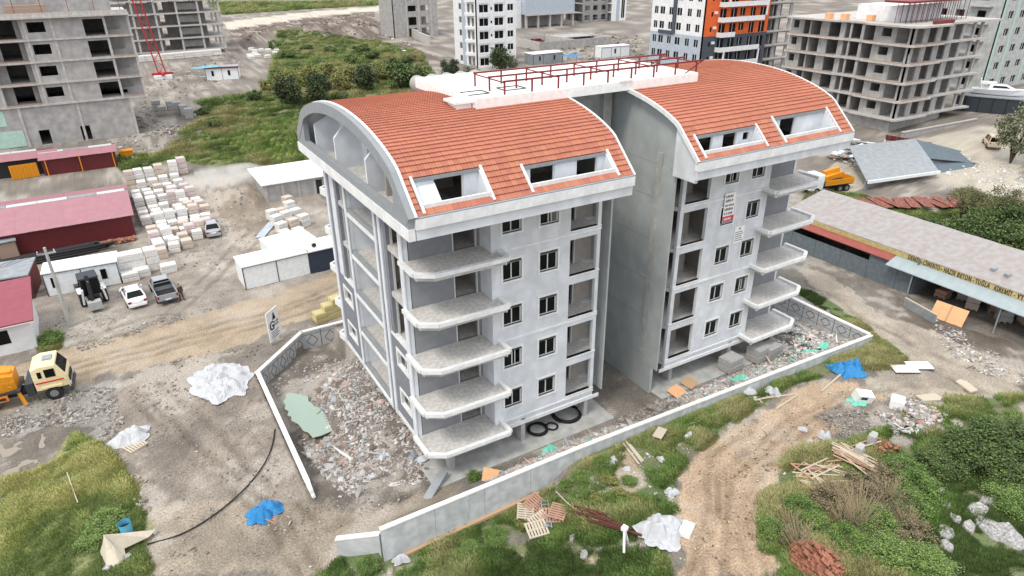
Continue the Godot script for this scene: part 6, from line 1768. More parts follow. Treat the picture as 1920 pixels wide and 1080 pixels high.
# ---------------------------------------------------------------- the depot and warehouses on the right
func build_right_side() -> void:
	var r := thing("building_depot", "long open depot with a pale weathered roof and ochre lettered fascia", "depot", Vector3(0, 0.36, 0))
	var y := 0.3
	var z0 := -13.5
	var z1 := 22.0
	var xe := 48.7
	for i in 20:   # roof sheets
		var a := lerpf(z0 - 0.3, z1, i / 20.0)
		var b := lerpf(z0 - 0.3, z1, (i + 1) / 20.0) + 0.04
		var lift := 0.015 * (i % 2)
		part(r, "roof_sheet", mb().hexa_of([Vector3(xe, 4.05 + lift, b), Vector3(54.6, 5.35 + lift, b), Vector3(54.6, 5.35 + lift, a), Vector3(xe, 4.05 + lift, a), Vector3(xe, 4.13 + lift, b), Vector3(54.6, 5.43 + lift, b), Vector3(54.6, 5.43 + lift, a), Vector3(xe, 4.13 + lift, a)]), M.depot_roof)
	bx(r, "fascia", Vector3(xe - 0.06, 3.6, z0), Vector3(xe + 0.04, 4.04, z1), M.sign_ochre)
	part(r, "awning", mb().hexa_of([Vector3(xe - 1.5, 2.95, z1), Vector3(xe - 0.05, 3.5, z1), Vector3(xe - 0.05, 3.5, -1.0), Vector3(xe - 1.5, 2.95, -1.0), Vector3(xe - 1.5, 3.02, z1), Vector3(xe - 0.05, 3.58, z1), Vector3(xe - 0.05, 3.58, -1.0), Vector3(xe - 1.5, 3.02, -1.0)]), M.depot_soffit)
	part(r, "awning", mb().hexa_of([Vector3(xe - 0.8, 3.15, -1.05), Vector3(xe - 0.05, 3.5, -1.05), Vector3(xe - 0.05, 3.5, z0), Vector3(xe - 0.8, 3.15, z0), Vector3(xe - 0.8, 3.22, -1.05), Vector3(xe - 0.05, 3.58, -1.05), Vector3(xe - 0.05, 3.58, z0), Vector3(xe - 0.8, 3.22, z0)]), M.awning_red)
	var n := 10
	for i in n:   # sheet wall of the closed part with a dark slot under the awning
		var a := lerpf(z0, 1.2, float(i) / n)
		var b := lerpf(z0, 1.2, float(i + 1) / n)
		bx(r, "wall_sheet", Vector3(48.2 + 0.02 * (i % 2), y - 0.3, a), Vector3(48.26 + 0.02 * (i % 2), 2.35 if i < 7 else 3.2, b - 0.02), M.depot_wall)
	bx(r, "end_wall", Vector3(48.3, y - 0.3, z0), Vector3(54.4, 4.0, z0 + 0.1), M.depot_wall)
	bx(r, "rear_wall", Vector3(54.3, y - 0.3, z0 + 0.1), Vector3(54.4, 5.3, z1), M.depot_wall)
	bx(r, "cross_wall", Vector3(48.4, y - 0.3, 1.2), Vector3(54.2, 4.0, 1.3), M.depot_wall)
	for z in [1.5, 9.0, 16.0]:
		part(r, "post", mb().cyl(Vector3(47.5, y - 0.3, z), Vector3(47.5, 3.0, z), 0.07, 0.07, 8), M.tin)
	var tb := Basis(Vector3(0, 0, 1), Vector3(0, 1, 0), Vector3(-1, 0, 0))
	var words := [["DEMİR", 0.08, 1.24], ["-", 1.33, 1.45], ["ÇİMENTO", 1.53, 3.03], ["-", 3.12, 3.26], ["HAZIR", 3.38, 4.38], ["BETON", 4.56, 5.72], ["-", 5.84, 5.96], ["TUĞLA", 6.07, 7.23], ["KİREMİT", 7.57, 8.97], ["-", 9.09, 9.21], ["YT", 9.33, 9.84]]
	for q in words: lettering(r, q[0], Vector3(xe - 0.07, 3.83, (q[1] + q[2]) * 0.5), 0.42, M.letter_dark, tb, q[2] - q[1])
	for q in [[50.2, 6.2], [50.0, 7.4]]: bx(r, "roof_vent", Vector3(q[0], 4.4, q[1]), Vector3(q[0] + 0.5, 4.75, q[1] + 0.35), M.tin)
	# boards and goods under the awning
	var b1 := thing("board_panel", "big orange board leaning at the depot edge", "board", gp(1772, 603), turn_of(gp(1740, 590), gp(1800, 612)))
	bx(b1, "board", Vector3(-1.3, 0, -0.04), Vector3(1.3, 1.5, 0.04), M.orange_board)
	bx(b1, "batten", Vector3(-0.06, 0.02, 0.04), Vector3(0.06, 1.48, 0.07), M.wood)
	b1.rotation.x = -0.5
	var b2 := thing("board_panel", "long pale green board lying on edge before the depot posts", "board", gp(1722, 590), turn_of(gp(1700, 565), gp(1745, 590)))
	bx(b2, "board", Vector3(-1.7, 0, -0.05), Vector3(1.7, 0.8, 0.05), M.tin)
	bx(b2, "edge", Vector3(-1.7, 0.8, -0.07), Vector3(1.7, 0.88, 0.07), M.wood_pale)
	for i in 9:
		var zz := 3.0 + i * 1.3
		wrapped("block_stack", "dusty goods stack in the shade of the depot", Vector3(50.6 + (i % 2) * 1.2, 0.86, zz), 0.2 * i, 1.1, 1.0, 0.8 + 0.3 * (i % 3), [M.wood_pink, M.cement_grey, M.wrap_tan][i % 3], "goods under the depot roof")
	# collapsed warehouse behind: tin roof, dark slope, rust sheets
	var a := gp(1602, 352)
	var w := thing("warehouse", "sagging tin roofed warehouse with dark slate slope behind the hedge", "warehouse", a)
	part(w, "tin_roof", mb().hexa_of([Vector3(0, 1.2, 1.5), Vector3(11, 1.6, 4.5), Vector3(17, 3.6, -3), Vector3(6, 3.4, -6), Vector3(0, 1.35, 1.5), Vector3(11, 1.75, 4.5), Vector3(17, 3.75, -3), Vector3(6, 3.55, -6)]), M.tin)
	part(w, "dark_slope", mb().hexa_of([Vector3(11.2, 0.3, 4.7), Vector3(20, 0.3, 9.5), Vector3(25, 1.2, 2), Vector3(17.1, 3.5, -2.9), Vector3(11.2, 0.45, 4.7), Vector3(20, 0.45, 9.5), Vector3(25, 1.35, 2), Vector3(17.1, 3.65, -2.9)]), M.tin_blue)
	part(w, "ridge_beam", mb().bar(Vector3(13.5, 2.2, 1.2), Vector3(21.5, 1.2, 5.5), 0.3, 0.2), M.dark)
	bx(w, "front_wall", Vector3(0.4, -0.2, 1.0), Vector3(10.5, 1.2, 1.2), M.tin)
	part(w, "white_gutter", mb().bar(Vector3(0, 1.2, 1.7), Vector3(11.0, 1.6, 4.7), 0.2, 0.4), M.white_metal)
	part(w, "white_gutter", mb().bar(Vector3(11.2, 0.4, 5.2), Vector3(19.8, 0.4, 10.0), 0.2, 0.25), M.white_metal)
	for i in 9:
		var s := thing("rusty_sheet", "rust red roofing sheet lying before the tin roofed warehouse", "roofing sheet", a + Vector3(-3.6 + i * 1.05, 0.35 + 0.04 * (i % 3), 4.6 + i * 0.75), -0.5 + rng.randf_range(-0.35, 0.35), "rusty sheets by the warehouse")
		s.position.y = th(s.position.x, s.position.z) + 0.3 + 0.05 * (i % 3)
		for k in 5: bx(s, "corrugation", Vector3(-0.6 + k * 0.24, 0.0 if k % 2 else 0.03, -2.0), Vector3(-0.36 + k * 0.24, 0.04 if k % 2 else 0.07, 2.0), M.rust_roof)
	# amber tipper lorry by the hedge
	var ta := gp(1508, 366)
	var tbk := gp(1588, 350)
	var t := thing("tipper_lorry", "amber tipper lorry loaded with yellow machine parts by the hedge", "lorry", (ta + tbk) * 0.5, turn_of(ta, tbk))
	for s in [-1.0, 1.0]:
		for k in 3: bx(t, "side_plank", Vector3(-1.4, 1.15 + 0.24 * k, s * 1.15 - 0.04), Vector3(3.2, 1.36 + 0.24 * k, s * 1.15 + 0.04), M.paint_yellow)
		for x in [-2.6, 1.2, 2.3]: wheel(t, Vector3(x, 0.5, s * 0.95), 0.5, 0.4)
	bx(t, "tailboard", Vector3(3.2, 1.1, -1.15), Vector3(3.28, 1.9, 1.15), M.paint_yellow)
	bx(t, "bed", Vector3(-1.4, 1.0, -1.12), Vector3(3.2, 1.14, 1.12), M.steel_dark)
	bx(t, "chassis", Vector3(-3.4, 0.6, -0.5), Vector3(3.0, 0.98, 0.5), M.dark)
	part(t, "cab", loft([body_ring(-3.6, 0.7, 1.7, 1.1), body_ring(-3.4, 0.7, 2.6, 1.15), body_ring(-1.7, 0.7, 2.7, 1.15)]), M.white_metal)
	bx(t, "windscreen", Vector3(-3.56, 1.8, -0.95), Vector3(-3.44, 2.4, 0.95), M.glass)
	part(t, "machine_load", mb().bar(Vector3(-1.0, 1.9, 0.4), Vector3(2.4, 2.1, -0.3), 0.6, 0.6), M.paint_yellow)
	part(t, "machine_load", mb().bar(Vector3(-0.6, 2.4, -0.4), Vector3(1.9, 2.7, -0.5), 0.5, 0.5), M.paint_yellow)
	suv("parked_van", "beige van parked beside the roadside tree", gp(1858, 274), 0.65 + PI * 0.0, M.paint_beige, true)
	for q in [[1600, 274], [1622, 286], [1596, 292], [1640, 280], [1575, 300]]:
		var p := gp(q[0], q[1])
		var s := thing("slab_heap", "tilted heap of grey slabs and planks below the honeycomb frame", "rubble", p, rng.randf() * 3.0, "slab heaps below the honeycomb frame")
		for k in 7:
			var o := Transform3D(Basis.from_euler(Vector3(rng.randf_range(-0.3, 0.3), rng.randf_range(-0.6, 0.6), rng.randf_range(-0.3, 0.3))), Vector3(rng.randf_range(-1.2, 1.2), 0.15 + 0.14 * k, rng.randf_range(-0.8, 0.8)))
			part(s, "slab", mb().obox(o, Vector3(rng.randf_range(1.4, 2.6), 0.1, rng.randf_range(0.5, 1.1))), [M.tin, M.cement_grey, M.white_metal, M.wood_pink][k % 4])
	var pan := thing("white_hoarding", "white panel propped up beside the slab heaps", "panel", gp(1652, 292), 0.5)
	bx(pan, "panel", Vector3(-1.2, 0, -0.04), Vector3(1.2, 2.2, 0.04), M.white_metal)
	bx(pan, "prop", Vector3(-0.9, 0, -0.5), Vector3(-0.8, 1.4, -0.05), M.wood)

# ---------------------------------------------------------------- loose things on the ground
func chip_mesh(flat: float, seed_: int) -> ArrayMesh:   # a broken stone: jittered low polygon lump
	var g := RandomNumberGenerator.new()
	g.seed = seed_
	var top := []
	var bot := []
	var n := 6
	var m := mb()
	for i in n:
		var t := TAU * i / n
		var r := g.randf_range(0.35, 0.55)
		bot.append(Vector3(cos(t) * r, 0, sin(t) * r * 0.8))
		r *= g.randf_range(0.55, 0.95)
		top.append(Vector3(cos(t) * r, flat * g.randf_range(0.6, 1.0), sin(t) * r * 0.8))
	for i in n:
		var j := (i + 1) % n
		m.quad(bot[j], bot[i], top[i], top[j])
		if i > 0 and i < n - 1: m.tri(top[0], top[i + 1], top[i])
	return m.mesh()
func copies(called: String, label: String, cat: String, mesh: Mesh, mat: Material, xf: Array, cols: Array) -> void:
	var mm := MultiMesh.new()
	mm.transform_format = MultiMesh.TRANSFORM_3D
	mm.use_colors = true
	mm.mesh = mesh
	mm.instance_count = xf.size()
	for i in xf.size():
		mm.set_instance_transform(i, xf[i])
		mm.set_instance_color(i, cols[i])
	var o := MultiMeshInstance3D.new()
	o.name = numbered(called)
	o.multimesh = mm
	o.material_override = mat
	tag(o, label, cat, "", "stuff")
	add_child(o)
func rubble(label: String, poly: PackedVector2Array, count: int, lo: float, hi: float, palette: Array, flat := 0.5, heap := 0.0, seed_ := 1, gate := -0.18) -> void:
	var r := bounds(poly)
	var ctr := r.get_center()
	for form in 3:   # lumps, flat shards, splinters
		var xf := []
		var cols := []
		for q in inside_points(poly, int(count * [0.55, 0.37, 0.08][form])):
			var s := lo + (hi - lo) * pow(rng.randf(), 3.4)
			var d: Vector2 = (q - ctr) / (r.size * 0.5)
			var dens := noise.get_noise_2d(q.x * 2.5, q.y * 2.5 + 70.0)
			if dens < gate + rng.randf_range(-0.25, 0.15): continue
			s *= 0.8 + maxf(0.0, dens)
			var y := th(q.x, q.y) + heap * maxf(0.0, 1.0 - d.length_squared()) * rng.randf_range(0.75, 1.0) - s * 0.1
			var dims := Vector3(s * rng.randf_range(0.7, 1.5), s * flat * 2.0, s)
			if form == 1: dims = Vector3(s * rng.randf_range(1.1, 2.0), 0.03 + 0.1 * s, s * rng.randf_range(0.7, 1.3))
			if form == 2: dims = Vector3(s * rng.randf_range(2.5, 5.0), 0.04 + 0.12 * s, s * 0.35)
			var bas := Basis.from_euler(Vector3(rng.randf_range(-0.4, 0.4), rng.randf() * TAU, rng.randf_range(-0.4, 0.4))) * Basis.from_scale(dims)
			xf.append(Transform3D(bas, Vector3(q.x, y + (0.03 if form else 0.0), q.y)))
			var c: Color = palette[mini(rng.randi() % palette.size(), rng.randi() % palette.size())] if form < 2 else palette[rng.randi() % palette.size()]
			cols.append(c * rng.randf_range(0.6, 1.12))
		copies("rubble", label if form == 0 else [label, "flat shards in the " + label, "splinters in the " + label][form].left(110), "rubble", chip_mesh(0.5, seed_ + form), M.tinted, xf, cols)
func plank(r: Node3D, a: Vector3, b: Vector3, w: float, t: float, mat: Material) -> void: part(r, "plank", mb().bar(a, b, w, t), mat)
func pallet(label: String, at: Vector3, turn: float, tilt := 0.0, mat: Material = null, group := "") -> Node3D:
	var r := thing("wooden_pallet", label, "pallet", at, turn, group)
	r.rotation.x = tilt
	var m: Material = mat if mat else M.wood_pink
	for i in 7: bx(r, "slat", Vector3(-0.6 + i * 0.18, 0.11, -0.5), Vector3(-0.48 + i * 0.18, 0.14, 0.5), m)
	for z in [-0.45, 0.0, 0.45]: bx(r, "runner", Vector3(-0.6, 0.0, z - 0.05), Vector3(0.6, 0.109, z + 0.05), m)
	return r
func flat_pool(called: String, px: Array, y: float, mat: Material) -> void:
	var p := PackedVector2Array()
	var n := px.size() / 2
	for i in n:
		for k in 5:   # a ragged shore between the corners
			var a := gh(px[i * 2], px[i * 2 + 1], y)
			var b := gh(px[(i + 1) % n * 2], px[(i + 1) % n * 2 + 1], y)
			var q := a.lerp(b, k / 5.0)
			p.push_back(Vector2(q.x + 0.35 * fine.get_noise_2d(q.x * 1.4, q.z * 1.4), q.z + 0.35 * fine.get_noise_2d(q.x * 1.4 + 90.0, q.z * 1.4)))
	var o := single(called, mb().prism(p, y - 0.05, y), mat, "", "", "", "structure")
	o.set_meta("kind", "structure")
func build_clutter() -> void:
	var grey := [lin(168, 164, 158), lin(150, 144, 136), lin(196, 192, 186), lin(128, 118, 108), lin(182, 170, 160)]
	var mixed := [lin(214, 211, 208), lin(190, 184, 178), lin(160, 151, 142), lin(226, 225, 224), lin(138, 126, 116), lin(196, 202, 208), lin(206, 186, 178), lin(180, 172, 164), lin(176, 128, 106)]
	var white := [lin(226, 224, 222), lin(206, 202, 200), lin(186, 176, 170), lin(204, 178, 170), lin(160, 150, 142), lin(150, 196, 184), lin(196, 200, 208), lin(214, 196, 176)]
	rubble("rubble of broken blocks and plaster in the sunken yard by the green puddle", px_poly([600, 760, 640, 690, 680, 690, 800, 865, 840, 895, 640, 930, 560, 830, 640, 800]), 15000, 0.04, 0.34, mixed, 0.4, 0.0, 3, -0.2)
	rubble("larger broken blocks and board pieces in the sunken yard", px_poly([560, 760, 640, 690, 680, 690, 800, 865, 840, 895, 640, 930, 560, 830]), 700, 0.25, 1.0, mixed, 0.35, 0.0, 53, -0.6)
	rubble("sparse stones in the sunken yard along the low wall", px_poly([500, 705, 580, 640, 650, 650, 680, 690, 600, 740, 520, 740]), 900, 0.05, 0.3, mixed, 0.4, 0.0, 5)
	rubble("white and pink building waste filling the strip behind the long front wall", PackedVector2Array([Vector2(3, 2.6), Vector2(3, 4.45), Vector2(37, 4.45), Vector2(37, 2.0), Vector2(33, 1.3), Vector2(20, 1.5), Vector2(14.5, 1.6)]), 16000, 0.06, 0.5, white, 0.35, 0.0, 7, -0.5)
	rubble("big pale scraps of board and plaster in the strip behind the long front wall", PackedVector2Array([Vector2(4, 3.0), Vector2(4, 4.4), Vector2(37, 4.4), Vector2(36, 2.2), Vector2(26, 1.6), Vector2(14.5, 2.2)]), 1100, 0.2, 0.9, white, 0.3, 0.0, 55, -0.6)
	rubble("heaped crushed tiles in the mouth of the court between the blocks", PackedVector2Array([Vector2(13.4, 1.0), Vector2(12.6, 3.6), Vector2(18.5, 4.2), Vector2(19.0, 1.4)]), 2600, 0.06, 0.3, [lin(176, 170, 164), lin(150, 142, 134), lin(196, 188, 182), lin(120, 112, 104)], 0.3, 0.55, 9)
	rubble("heap of broken tiles and boards beside the panelled wall at the right block", PackedVector2Array([Vector2(32.8, -2.4), Vector2(28.4, 2.0), Vector2(31.0, 4.3), Vector2(37.0, 3.6), Vector2(37.2, -3.5)]), 3600, 0.07, 0.5, white, 0.3, 0.55, 11)
	rubble("grey stones on the bank below the crane lorry", px_poly([0, 790, 60, 750, 130, 735, 215, 725, 230, 790, 205, 850, 180, 800, 100, 800, 60, 800, 0, 830]), 4200, 0.06, 0.4, grey, 0.5, 0.0, 13)
	rubble("line of pale stones between the meadow and the dirt yard", px_poly([195, 840, 215, 850, 270, 900, 280, 960, 265, 965, 235, 910, 200, 870]), 900, 0.06, 0.4, [lin(206, 196, 178), lin(180, 168, 150), lin(150, 140, 124)], 0.5, 0.0, 15)
	rubble("pebbles scattered over the brown dirt yard", px_poly([240, 720, 480, 700, 600, 930, 820, 900, 640, 1000, 620, 1080, 300, 1080, 280, 900]), 3200, 0.03, 0.2, grey, 0.5, 0.0, 17)
	rubble("pebbles scattered over the pale track", px_poly([1270, 1080, 1290, 900, 1400, 790, 1600, 720, 1900, 760, 1700, 800, 1480, 870, 1440, 1000, 1480, 1080]), 2200, 0.03, 0.18, [lin(206, 192, 168), lin(150, 132, 110), lin(120, 104, 86), lin(226, 222, 214)], 0.5, 0.0, 19)
	rubble("litter and pale stones in the grass before the long front wall", px_poly([960, 960, 1130, 860, 1280, 780, 1480, 720, 1400, 790, 1290, 860, 1270, 960, 1100, 1010]), 500, 0.05, 0.3, white, 0.4, 0.0, 21)
	rubble("heap of broken concrete and pink tiles beside the pale track", px_poly([1640, 775, 1700, 745, 1775, 770, 1765, 815, 1680, 815]), 1500, 0.08, 0.6, mixed, 0.3, 0.5, 23)
	rubble("grey gravel patch beside the pale track", px_poly([1540, 780, 1620, 765, 1640, 800, 1600, 830, 1550, 815]), 900, 0.04, 0.22, grey, 0.5, 0.15, 25)
	rubble("dark litter strewn before the open depot", px_poly([1740, 590, 1800, 620, 1920, 690, 1920, 720, 1840, 700, 1760, 650]), 1400, 0.05, 0.35, mixed, 0.4, 0.0, 27)
	rubble("gravel and broken blocks before the bare concrete block", px_poly([200, 268, 290, 240, 390, 225, 400, 250, 300, 285, 230, 290]), 1600, 0.12, 0.7, grey, 0.5, 0.0, 29)
	rubble("stones along the edge of the tan dirt road", px_poly([140, 640, 330, 590, 420, 575, 330, 605, 150, 660]), 800, 0.05, 0.3, grey, 0.5, 0.0, 31)
	rubble("pale stones strewn over the builders' yard", px_poly([380, 350, 500, 380, 560, 440, 440, 500, 330, 520, 330, 480, 420, 440]), 1100, 0.06, 0.4, grey, 0.5, 0.0, 33)
	rubble("white lumps thrown on the brown bank", px_poly([660, 60, 760, 60, 820, 105, 760, 110]), 200, 0.3, 1.4, white, 0.5, 0.0, 35)
	rubble("rubbish heaps below the honeycomb frame", px_poly([1560, 300, 1600, 262, 1670, 280, 1660, 305, 1600, 315]), 1100, 0.12, 0.9, mixed, 0.3, 0.6, 37)
	rubble("light stones strewn on the sandy crossing", px_poly([1700, 300, 1800, 285, 1920, 320, 1920, 360, 1780, 330]), 900, 0.08, 0.7, [lin(232, 230, 226), lin(206, 198, 186)], 0.4, 0.0, 39)
	rubble("dark soil clods and stones on the far side of the open foundation", px_poly([985, 70, 1100, 60, 1210, 70, 1205, 110, 1100, 118, 990, 100]), 2600, 0.25, 1.6, [lin(150, 140, 128), lin(110, 98, 86), lin(196, 192, 186), lin(128, 116, 104), lin(90, 80, 70)], 0.4, 0.0, 41, -0.05)
	rubble("clods strewn down the brown bank below the far road", px_poly([440, 55, 560, 38, 690, 24, 750, 72, 640, 74, 520, 60, 470, 88]), 2400, 0.25, 1.3, [lin(120, 104, 92), lin(146, 130, 114), lin(98, 86, 76)], 0.4, 0.0, 43)
	rubble("pale chippings over the yard before the office cabin", px_poly([60, 600, 140, 590, 300, 590, 440, 540, 440, 560, 320, 610, 150, 650]), 1400, 0.04, 0.22, grey, 0.4, 0.0, 45)
	rubble("earth clods over the dirt beside the white sheet", px_poly([240, 700, 380, 660, 500, 640, 490, 690, 520, 780, 380, 780, 250, 760]), 1200, 0.04, 0.24, [lin(150, 138, 122), lin(120, 106, 92), lin(190, 180, 166)], 0.4, 0.0, 47)
	rubble("stones in the grey dirt beyond the red sheds", px_poly([230, 300, 330, 285, 300, 200, 420, 160, 470, 110, 400, 100, 280, 150]), 2200, 0.15, 1.0, grey, 0.4, 0.0, 49)
	# water
	flat_pool("puddle", [530, 748, 545, 736, 572, 740, 586, 760, 606, 770, 638, 780, 640, 798, 624, 810, 590, 818, 562, 806, 540, 776], -0.72, M.water_green)
	flat_pool("puddle", [0, 825, 45, 812, 82, 815, 78, 850, 66, 872, 30, 885, 0, 905], -0.01, M.water_mud)
	flat_pool("puddle", [124, 800, 138, 802, 134, 850, 124, 855], -0.01, M.water_mud)
	flat_pool("puddle", [346, 588, 362, 580, 384, 582, 380, 592, 356, 598], 0.015, M.water_mud)
	# sheets and what they cover
	var t := thing("tarpaulin", "crumpled white sheet spread on the dirt beside the low wall", "tarpaulin", gp(420, 716))
	part(t, "sheet", sheet(4.2, 5.4, 0.5, 3, 0.25), M.tarp_white)
	t = thing("tarpaulin", "white sheet heaped beside a pallet at the meadow edge", "tarpaulin", gp(246, 822), 0.3)
	part(t, "sheet", sheet(2.6, 2.0, 0.5, 9, 0.35), M.tarp_white)
	pallet("pale pallet lying beside the white sheet at the meadow edge", gp(254, 838), 0.5, 0.0, M.wood_pale)
	t = thing("tarpaulin", "beige sheet draped over a frame beside the blue barrel", "tarpaulin", gp(222, 1035), 0.3)
	var tent := mb()
	var rim := [Vector3(-0.9, 0, 0.9), Vector3(-0.3, 0.02, 1.2), Vector3(0.1, 0.0, 0.9), Vector3(0.25, 0.35, 0.4), Vector3(1.5, 0.3, 0.5), Vector3(2.0, 0.25, 0.2), Vector3(1.5, 0.3, -0.2), Vector3(0.2, 0.2, -0.7), Vector3(-0.7, 0.05, -0.7)]
	var peak := Vector3(-0.35, 1.5, -0.1)
	for i in rim.size():
		var a: Vector3 = rim[i]
		var b: Vector3 = rim[(i + 1) % rim.size()]
		var ma := a.lerp(peak, 0.6) + Vector3(0, -0.12, 0)
		var mc := b.lerp(peak, 0.6) + Vector3(0, -0.12 + 0.1 * (i % 2), 0)
		tent.quad(a, b, mc, ma)
		tent.tri(ma, mc, peak)
	part(t, "sheet", tent, M.tarp_beige)
	for q in [[-0.85, 0.85], [0.2, 0.85], [1.9, 0.2]]: part(t, "weight_stone", mb().obox(Transform3D(Basis(Vector3.UP, q[0]), Vector3(q[0], 0.1, q[1])), Vector3(0.34, 0.22, 0.28)), M.stone)
	part(t, "pole", mb().cyl(Vector3(-0.35, 0, -0.1), Vector3(-0.35, 1.45, -0.1), 0.04, 0.04, 6), M.wood)
	var br := thing("barrel", "light blue open plastic barrel beside the beige sheet", "barrel", gp(240, 1002))
	part(br, "shell", mb().cyl(Vector3(0, 0, 0), Vector3(0, 0.85, 0), 0.3, 0.32, 18, false), M.barrel_blue)
	part(br, "rim", mb().cyl(Vector3(0, 0.83, 0), Vector3(0, 0.9, 0), 0.345, 0.345, 18, false), M.barrel_blue)
	part(br, "contents", mb().cyl(Vector3(0, 0.5, 0), Vector3(0, 0.56, 0), 0.29, 0.29, 18), M.dark)
	t = thing("tarpaulin", "blue sheet bundled beside a wooden rack on the dirt yard", "tarpaulin", gp(496, 962), 0.4)
	part(t, "sheet", sheet(2.0, 1.6, 0.6, 12, 0.45), M.tarp_blue)
	pallet("wooden rack leaning on the blue sheet in the dirt yard", gp(512, 966), 0.9, 0.5)
	t = thing("tarpaulin", "blue sheet thrown over boards by the front wall grass", "tarpaulin", gp(1588, 694), -0.2)
	part(t, "sheet", sheet(2.4, 2.2, 0.6, 14, 0.5), M.tarp_blue)
	pallet("slatted pallet under the blue sheet by the front wall grass", gp(1606, 690), 0.3, 0.2, M.wood_pale)
	t = thing("tarpaulin", "white sheet heaped over sacks beside the pale track", "tarpaulin", gp(1238, 998), 0.5)
	part(t, "sheet", sheet(2.5, 2.4, 0.7, 16, 0.5), M.tarp_white)
	bx(t, "white_box", Vector3(0.3, 0.0, 0.9), Vector3(1.2, 0.35, 1.5), M.white_paint)
	# hose across the yard
	var pts := []
	for q in [[276, 1022], [340, 1003], [400, 968], [455, 922], [490, 880], [509, 842], [516, 806]]: pts.append(gp(q[0], q[1]) + Vector3(0, 0.06, 0))
	single("hose", mb().tube(smooth(pts), 0.045, 6), M.black_rubber, "black hose lying across the brown dirt yard", "hose")
	for q in [[1062, 777, 1.05, 6], [1008, 806, 0.7, 5], [1035, 800, 0.42, 2]]:
		var c := gh(q[0], q[1], 0.12)
		var hc := thing("hose_coil", ["wide coil of black hose under the left block", "tight coil of black hose beside a ground floor column", "small loop of black hose between the two coils"][[1062, 1008, 1035].find(q[0])], "hose", Vector3(c.x, 0.1, c.z))
		for k in q[3]:
			var loop := []
			for i in 21: loop.append(Vector3(cos(TAU * i / 20.0) * (q[2] - 0.07 * (k % 3)), 0.05 + 0.07 * (k / 2) + 0.02 * sin(i * 0.9 + k), sin(TAU * i / 20.0) * (q[2] - 0.07 * (k % 3))))
			part(hc, "loop", mb().tube(loop, 0.04, 6), M.black_rubber)
	# timber, pallets and scrap before the long wall
	var k := 0
	for q in [[1002, 952, 0.4, 0.35], [985, 968, 1.0, 0.1], [1030, 975, -0.5, 0.15], [1012, 985, 0.2, 0.3], [1046, 968, 0.7, 0.0], [1006, 1000, -0.2, 0.2]]:
		pallet("wooden pallet tossed on the loose heap below the front wall", gp(q[0], q[1]) + Vector3(0, 0.28, 0), q[2], q[3], [M.wood_pink, M.wood_pale][k % 2], "pallets in the heap below the front wall")
		k += 1
	var lad := thing("ladder", "grey metal ladder lying on the pallet heap", "ladder", gp(1024, 972) + Vector3(0, 0.35, 0), 1.1)
	for z in [-0.2, 0.2]: bx(lad, "rail", Vector3(-1.1, 0, z - 0.03), Vector3(1.1, 0.06, z + 0.03), M.tin)
	for i in 8: bx(lad, "rung", Vector3(-1.0 + i * 0.28, 0.01, -0.17), Vector3(-0.95 + i * 0.28, 0.05, 0.17), M.tin)
	for i in 9:
		var a := gp(1078 + rng.randf_range(-14, 14) + i * 4, 956 + i * 3.4 + rng.randf_range(-7, 7))
		var b := gp(1130 + i * 9, 976 + i * 4.6 + rng.randf_range(-8, 8))
		var o := single("steel_beam", mb().bar(a + Vector3(0, 0.3 + 0.06 * (i % 3), 0), b + Vector3(0, 0.3 + 0.06 * (i % 3), 0), 0.12, 0.1), M.rust_beam, "rust red steel beam in the bundle lying in the grass", "beam", "rust red beams in the grass")
		o.set_meta("label", "rust red steel beam in the bundle lying in the grass")
	pts = []
	for q in [[1042, 928], [1066, 952], [1100, 975], [1135, 988], [1165, 992]]: pts.append(gp(q[0], q[1]) + Vector3(0, 0.3, 0))
	single("plastic_pipe", mb().tube(smooth(pts), 0.035, 6), M.wood_pale, "thin pale pipe bent across the grass below the wall", "pipe")
	var tr := thing("trestle", "white two legged trestle standing in the grass", "trestle", gp(1168, 1022), 0.4)
	part(tr, "leg", mb().bar(Vector3(-0.45, 0, 0.3), Vector3(0, 1.1, 0), 0.12, 0.06), M.white_paint)
	part(tr, "leg", mb().bar(Vector3(0.25, 0, 0.2), Vector3(0.05, 1.1, 0), 0.12, 0.06), M.white_paint)
	bx(tr, "head", Vector3(-0.12, 1.08, -0.15), Vector3(0.18, 1.3, 0.15), M.white_paint)
	for q in [[1168, 832, 1198, 872], [1174, 830, 1203, 868], [1180, 834, 1206, 866], [1225, 845, 1255, 858], [1330, 795, 1366, 780], [1282, 800, 1315, 790], [1430, 748, 1495, 740], [1455, 768, 1495, 742], [1415, 752, 1460, 742], [1540, 735, 1580, 700]]:
		single("plank", mb().bar(gp(q[0], q[1]) + Vector3(0, 0.06, 0), gp(q[2], q[3]) + Vector3(0, 0.08, 0), 0.12, 0.06), M.wood_pale, "pale plank dropped in the grass along the front wall", "plank", "planks dropped along the front wall")
	var bn := thing("work_bench", "small timber bench tipped in the grass below the front wall", "bench", gp(1236, 822), 0.5)
	bx(bn, "top", Vector3(-0.55, 0.42, -0.3), Vector3(0.55, 0.48, 0.3), M.wood_pale)
	for q in [[-0.45, -0.22], [0.45, -0.22], [0.45, 0.22], [-0.45, 0.22]]: bx(bn, "leg", Vector3(q[0] - 0.04, 0, q[1] - 0.04), Vector3(q[0] + 0.04, 0.42, q[1] + 0.04), M.wood)
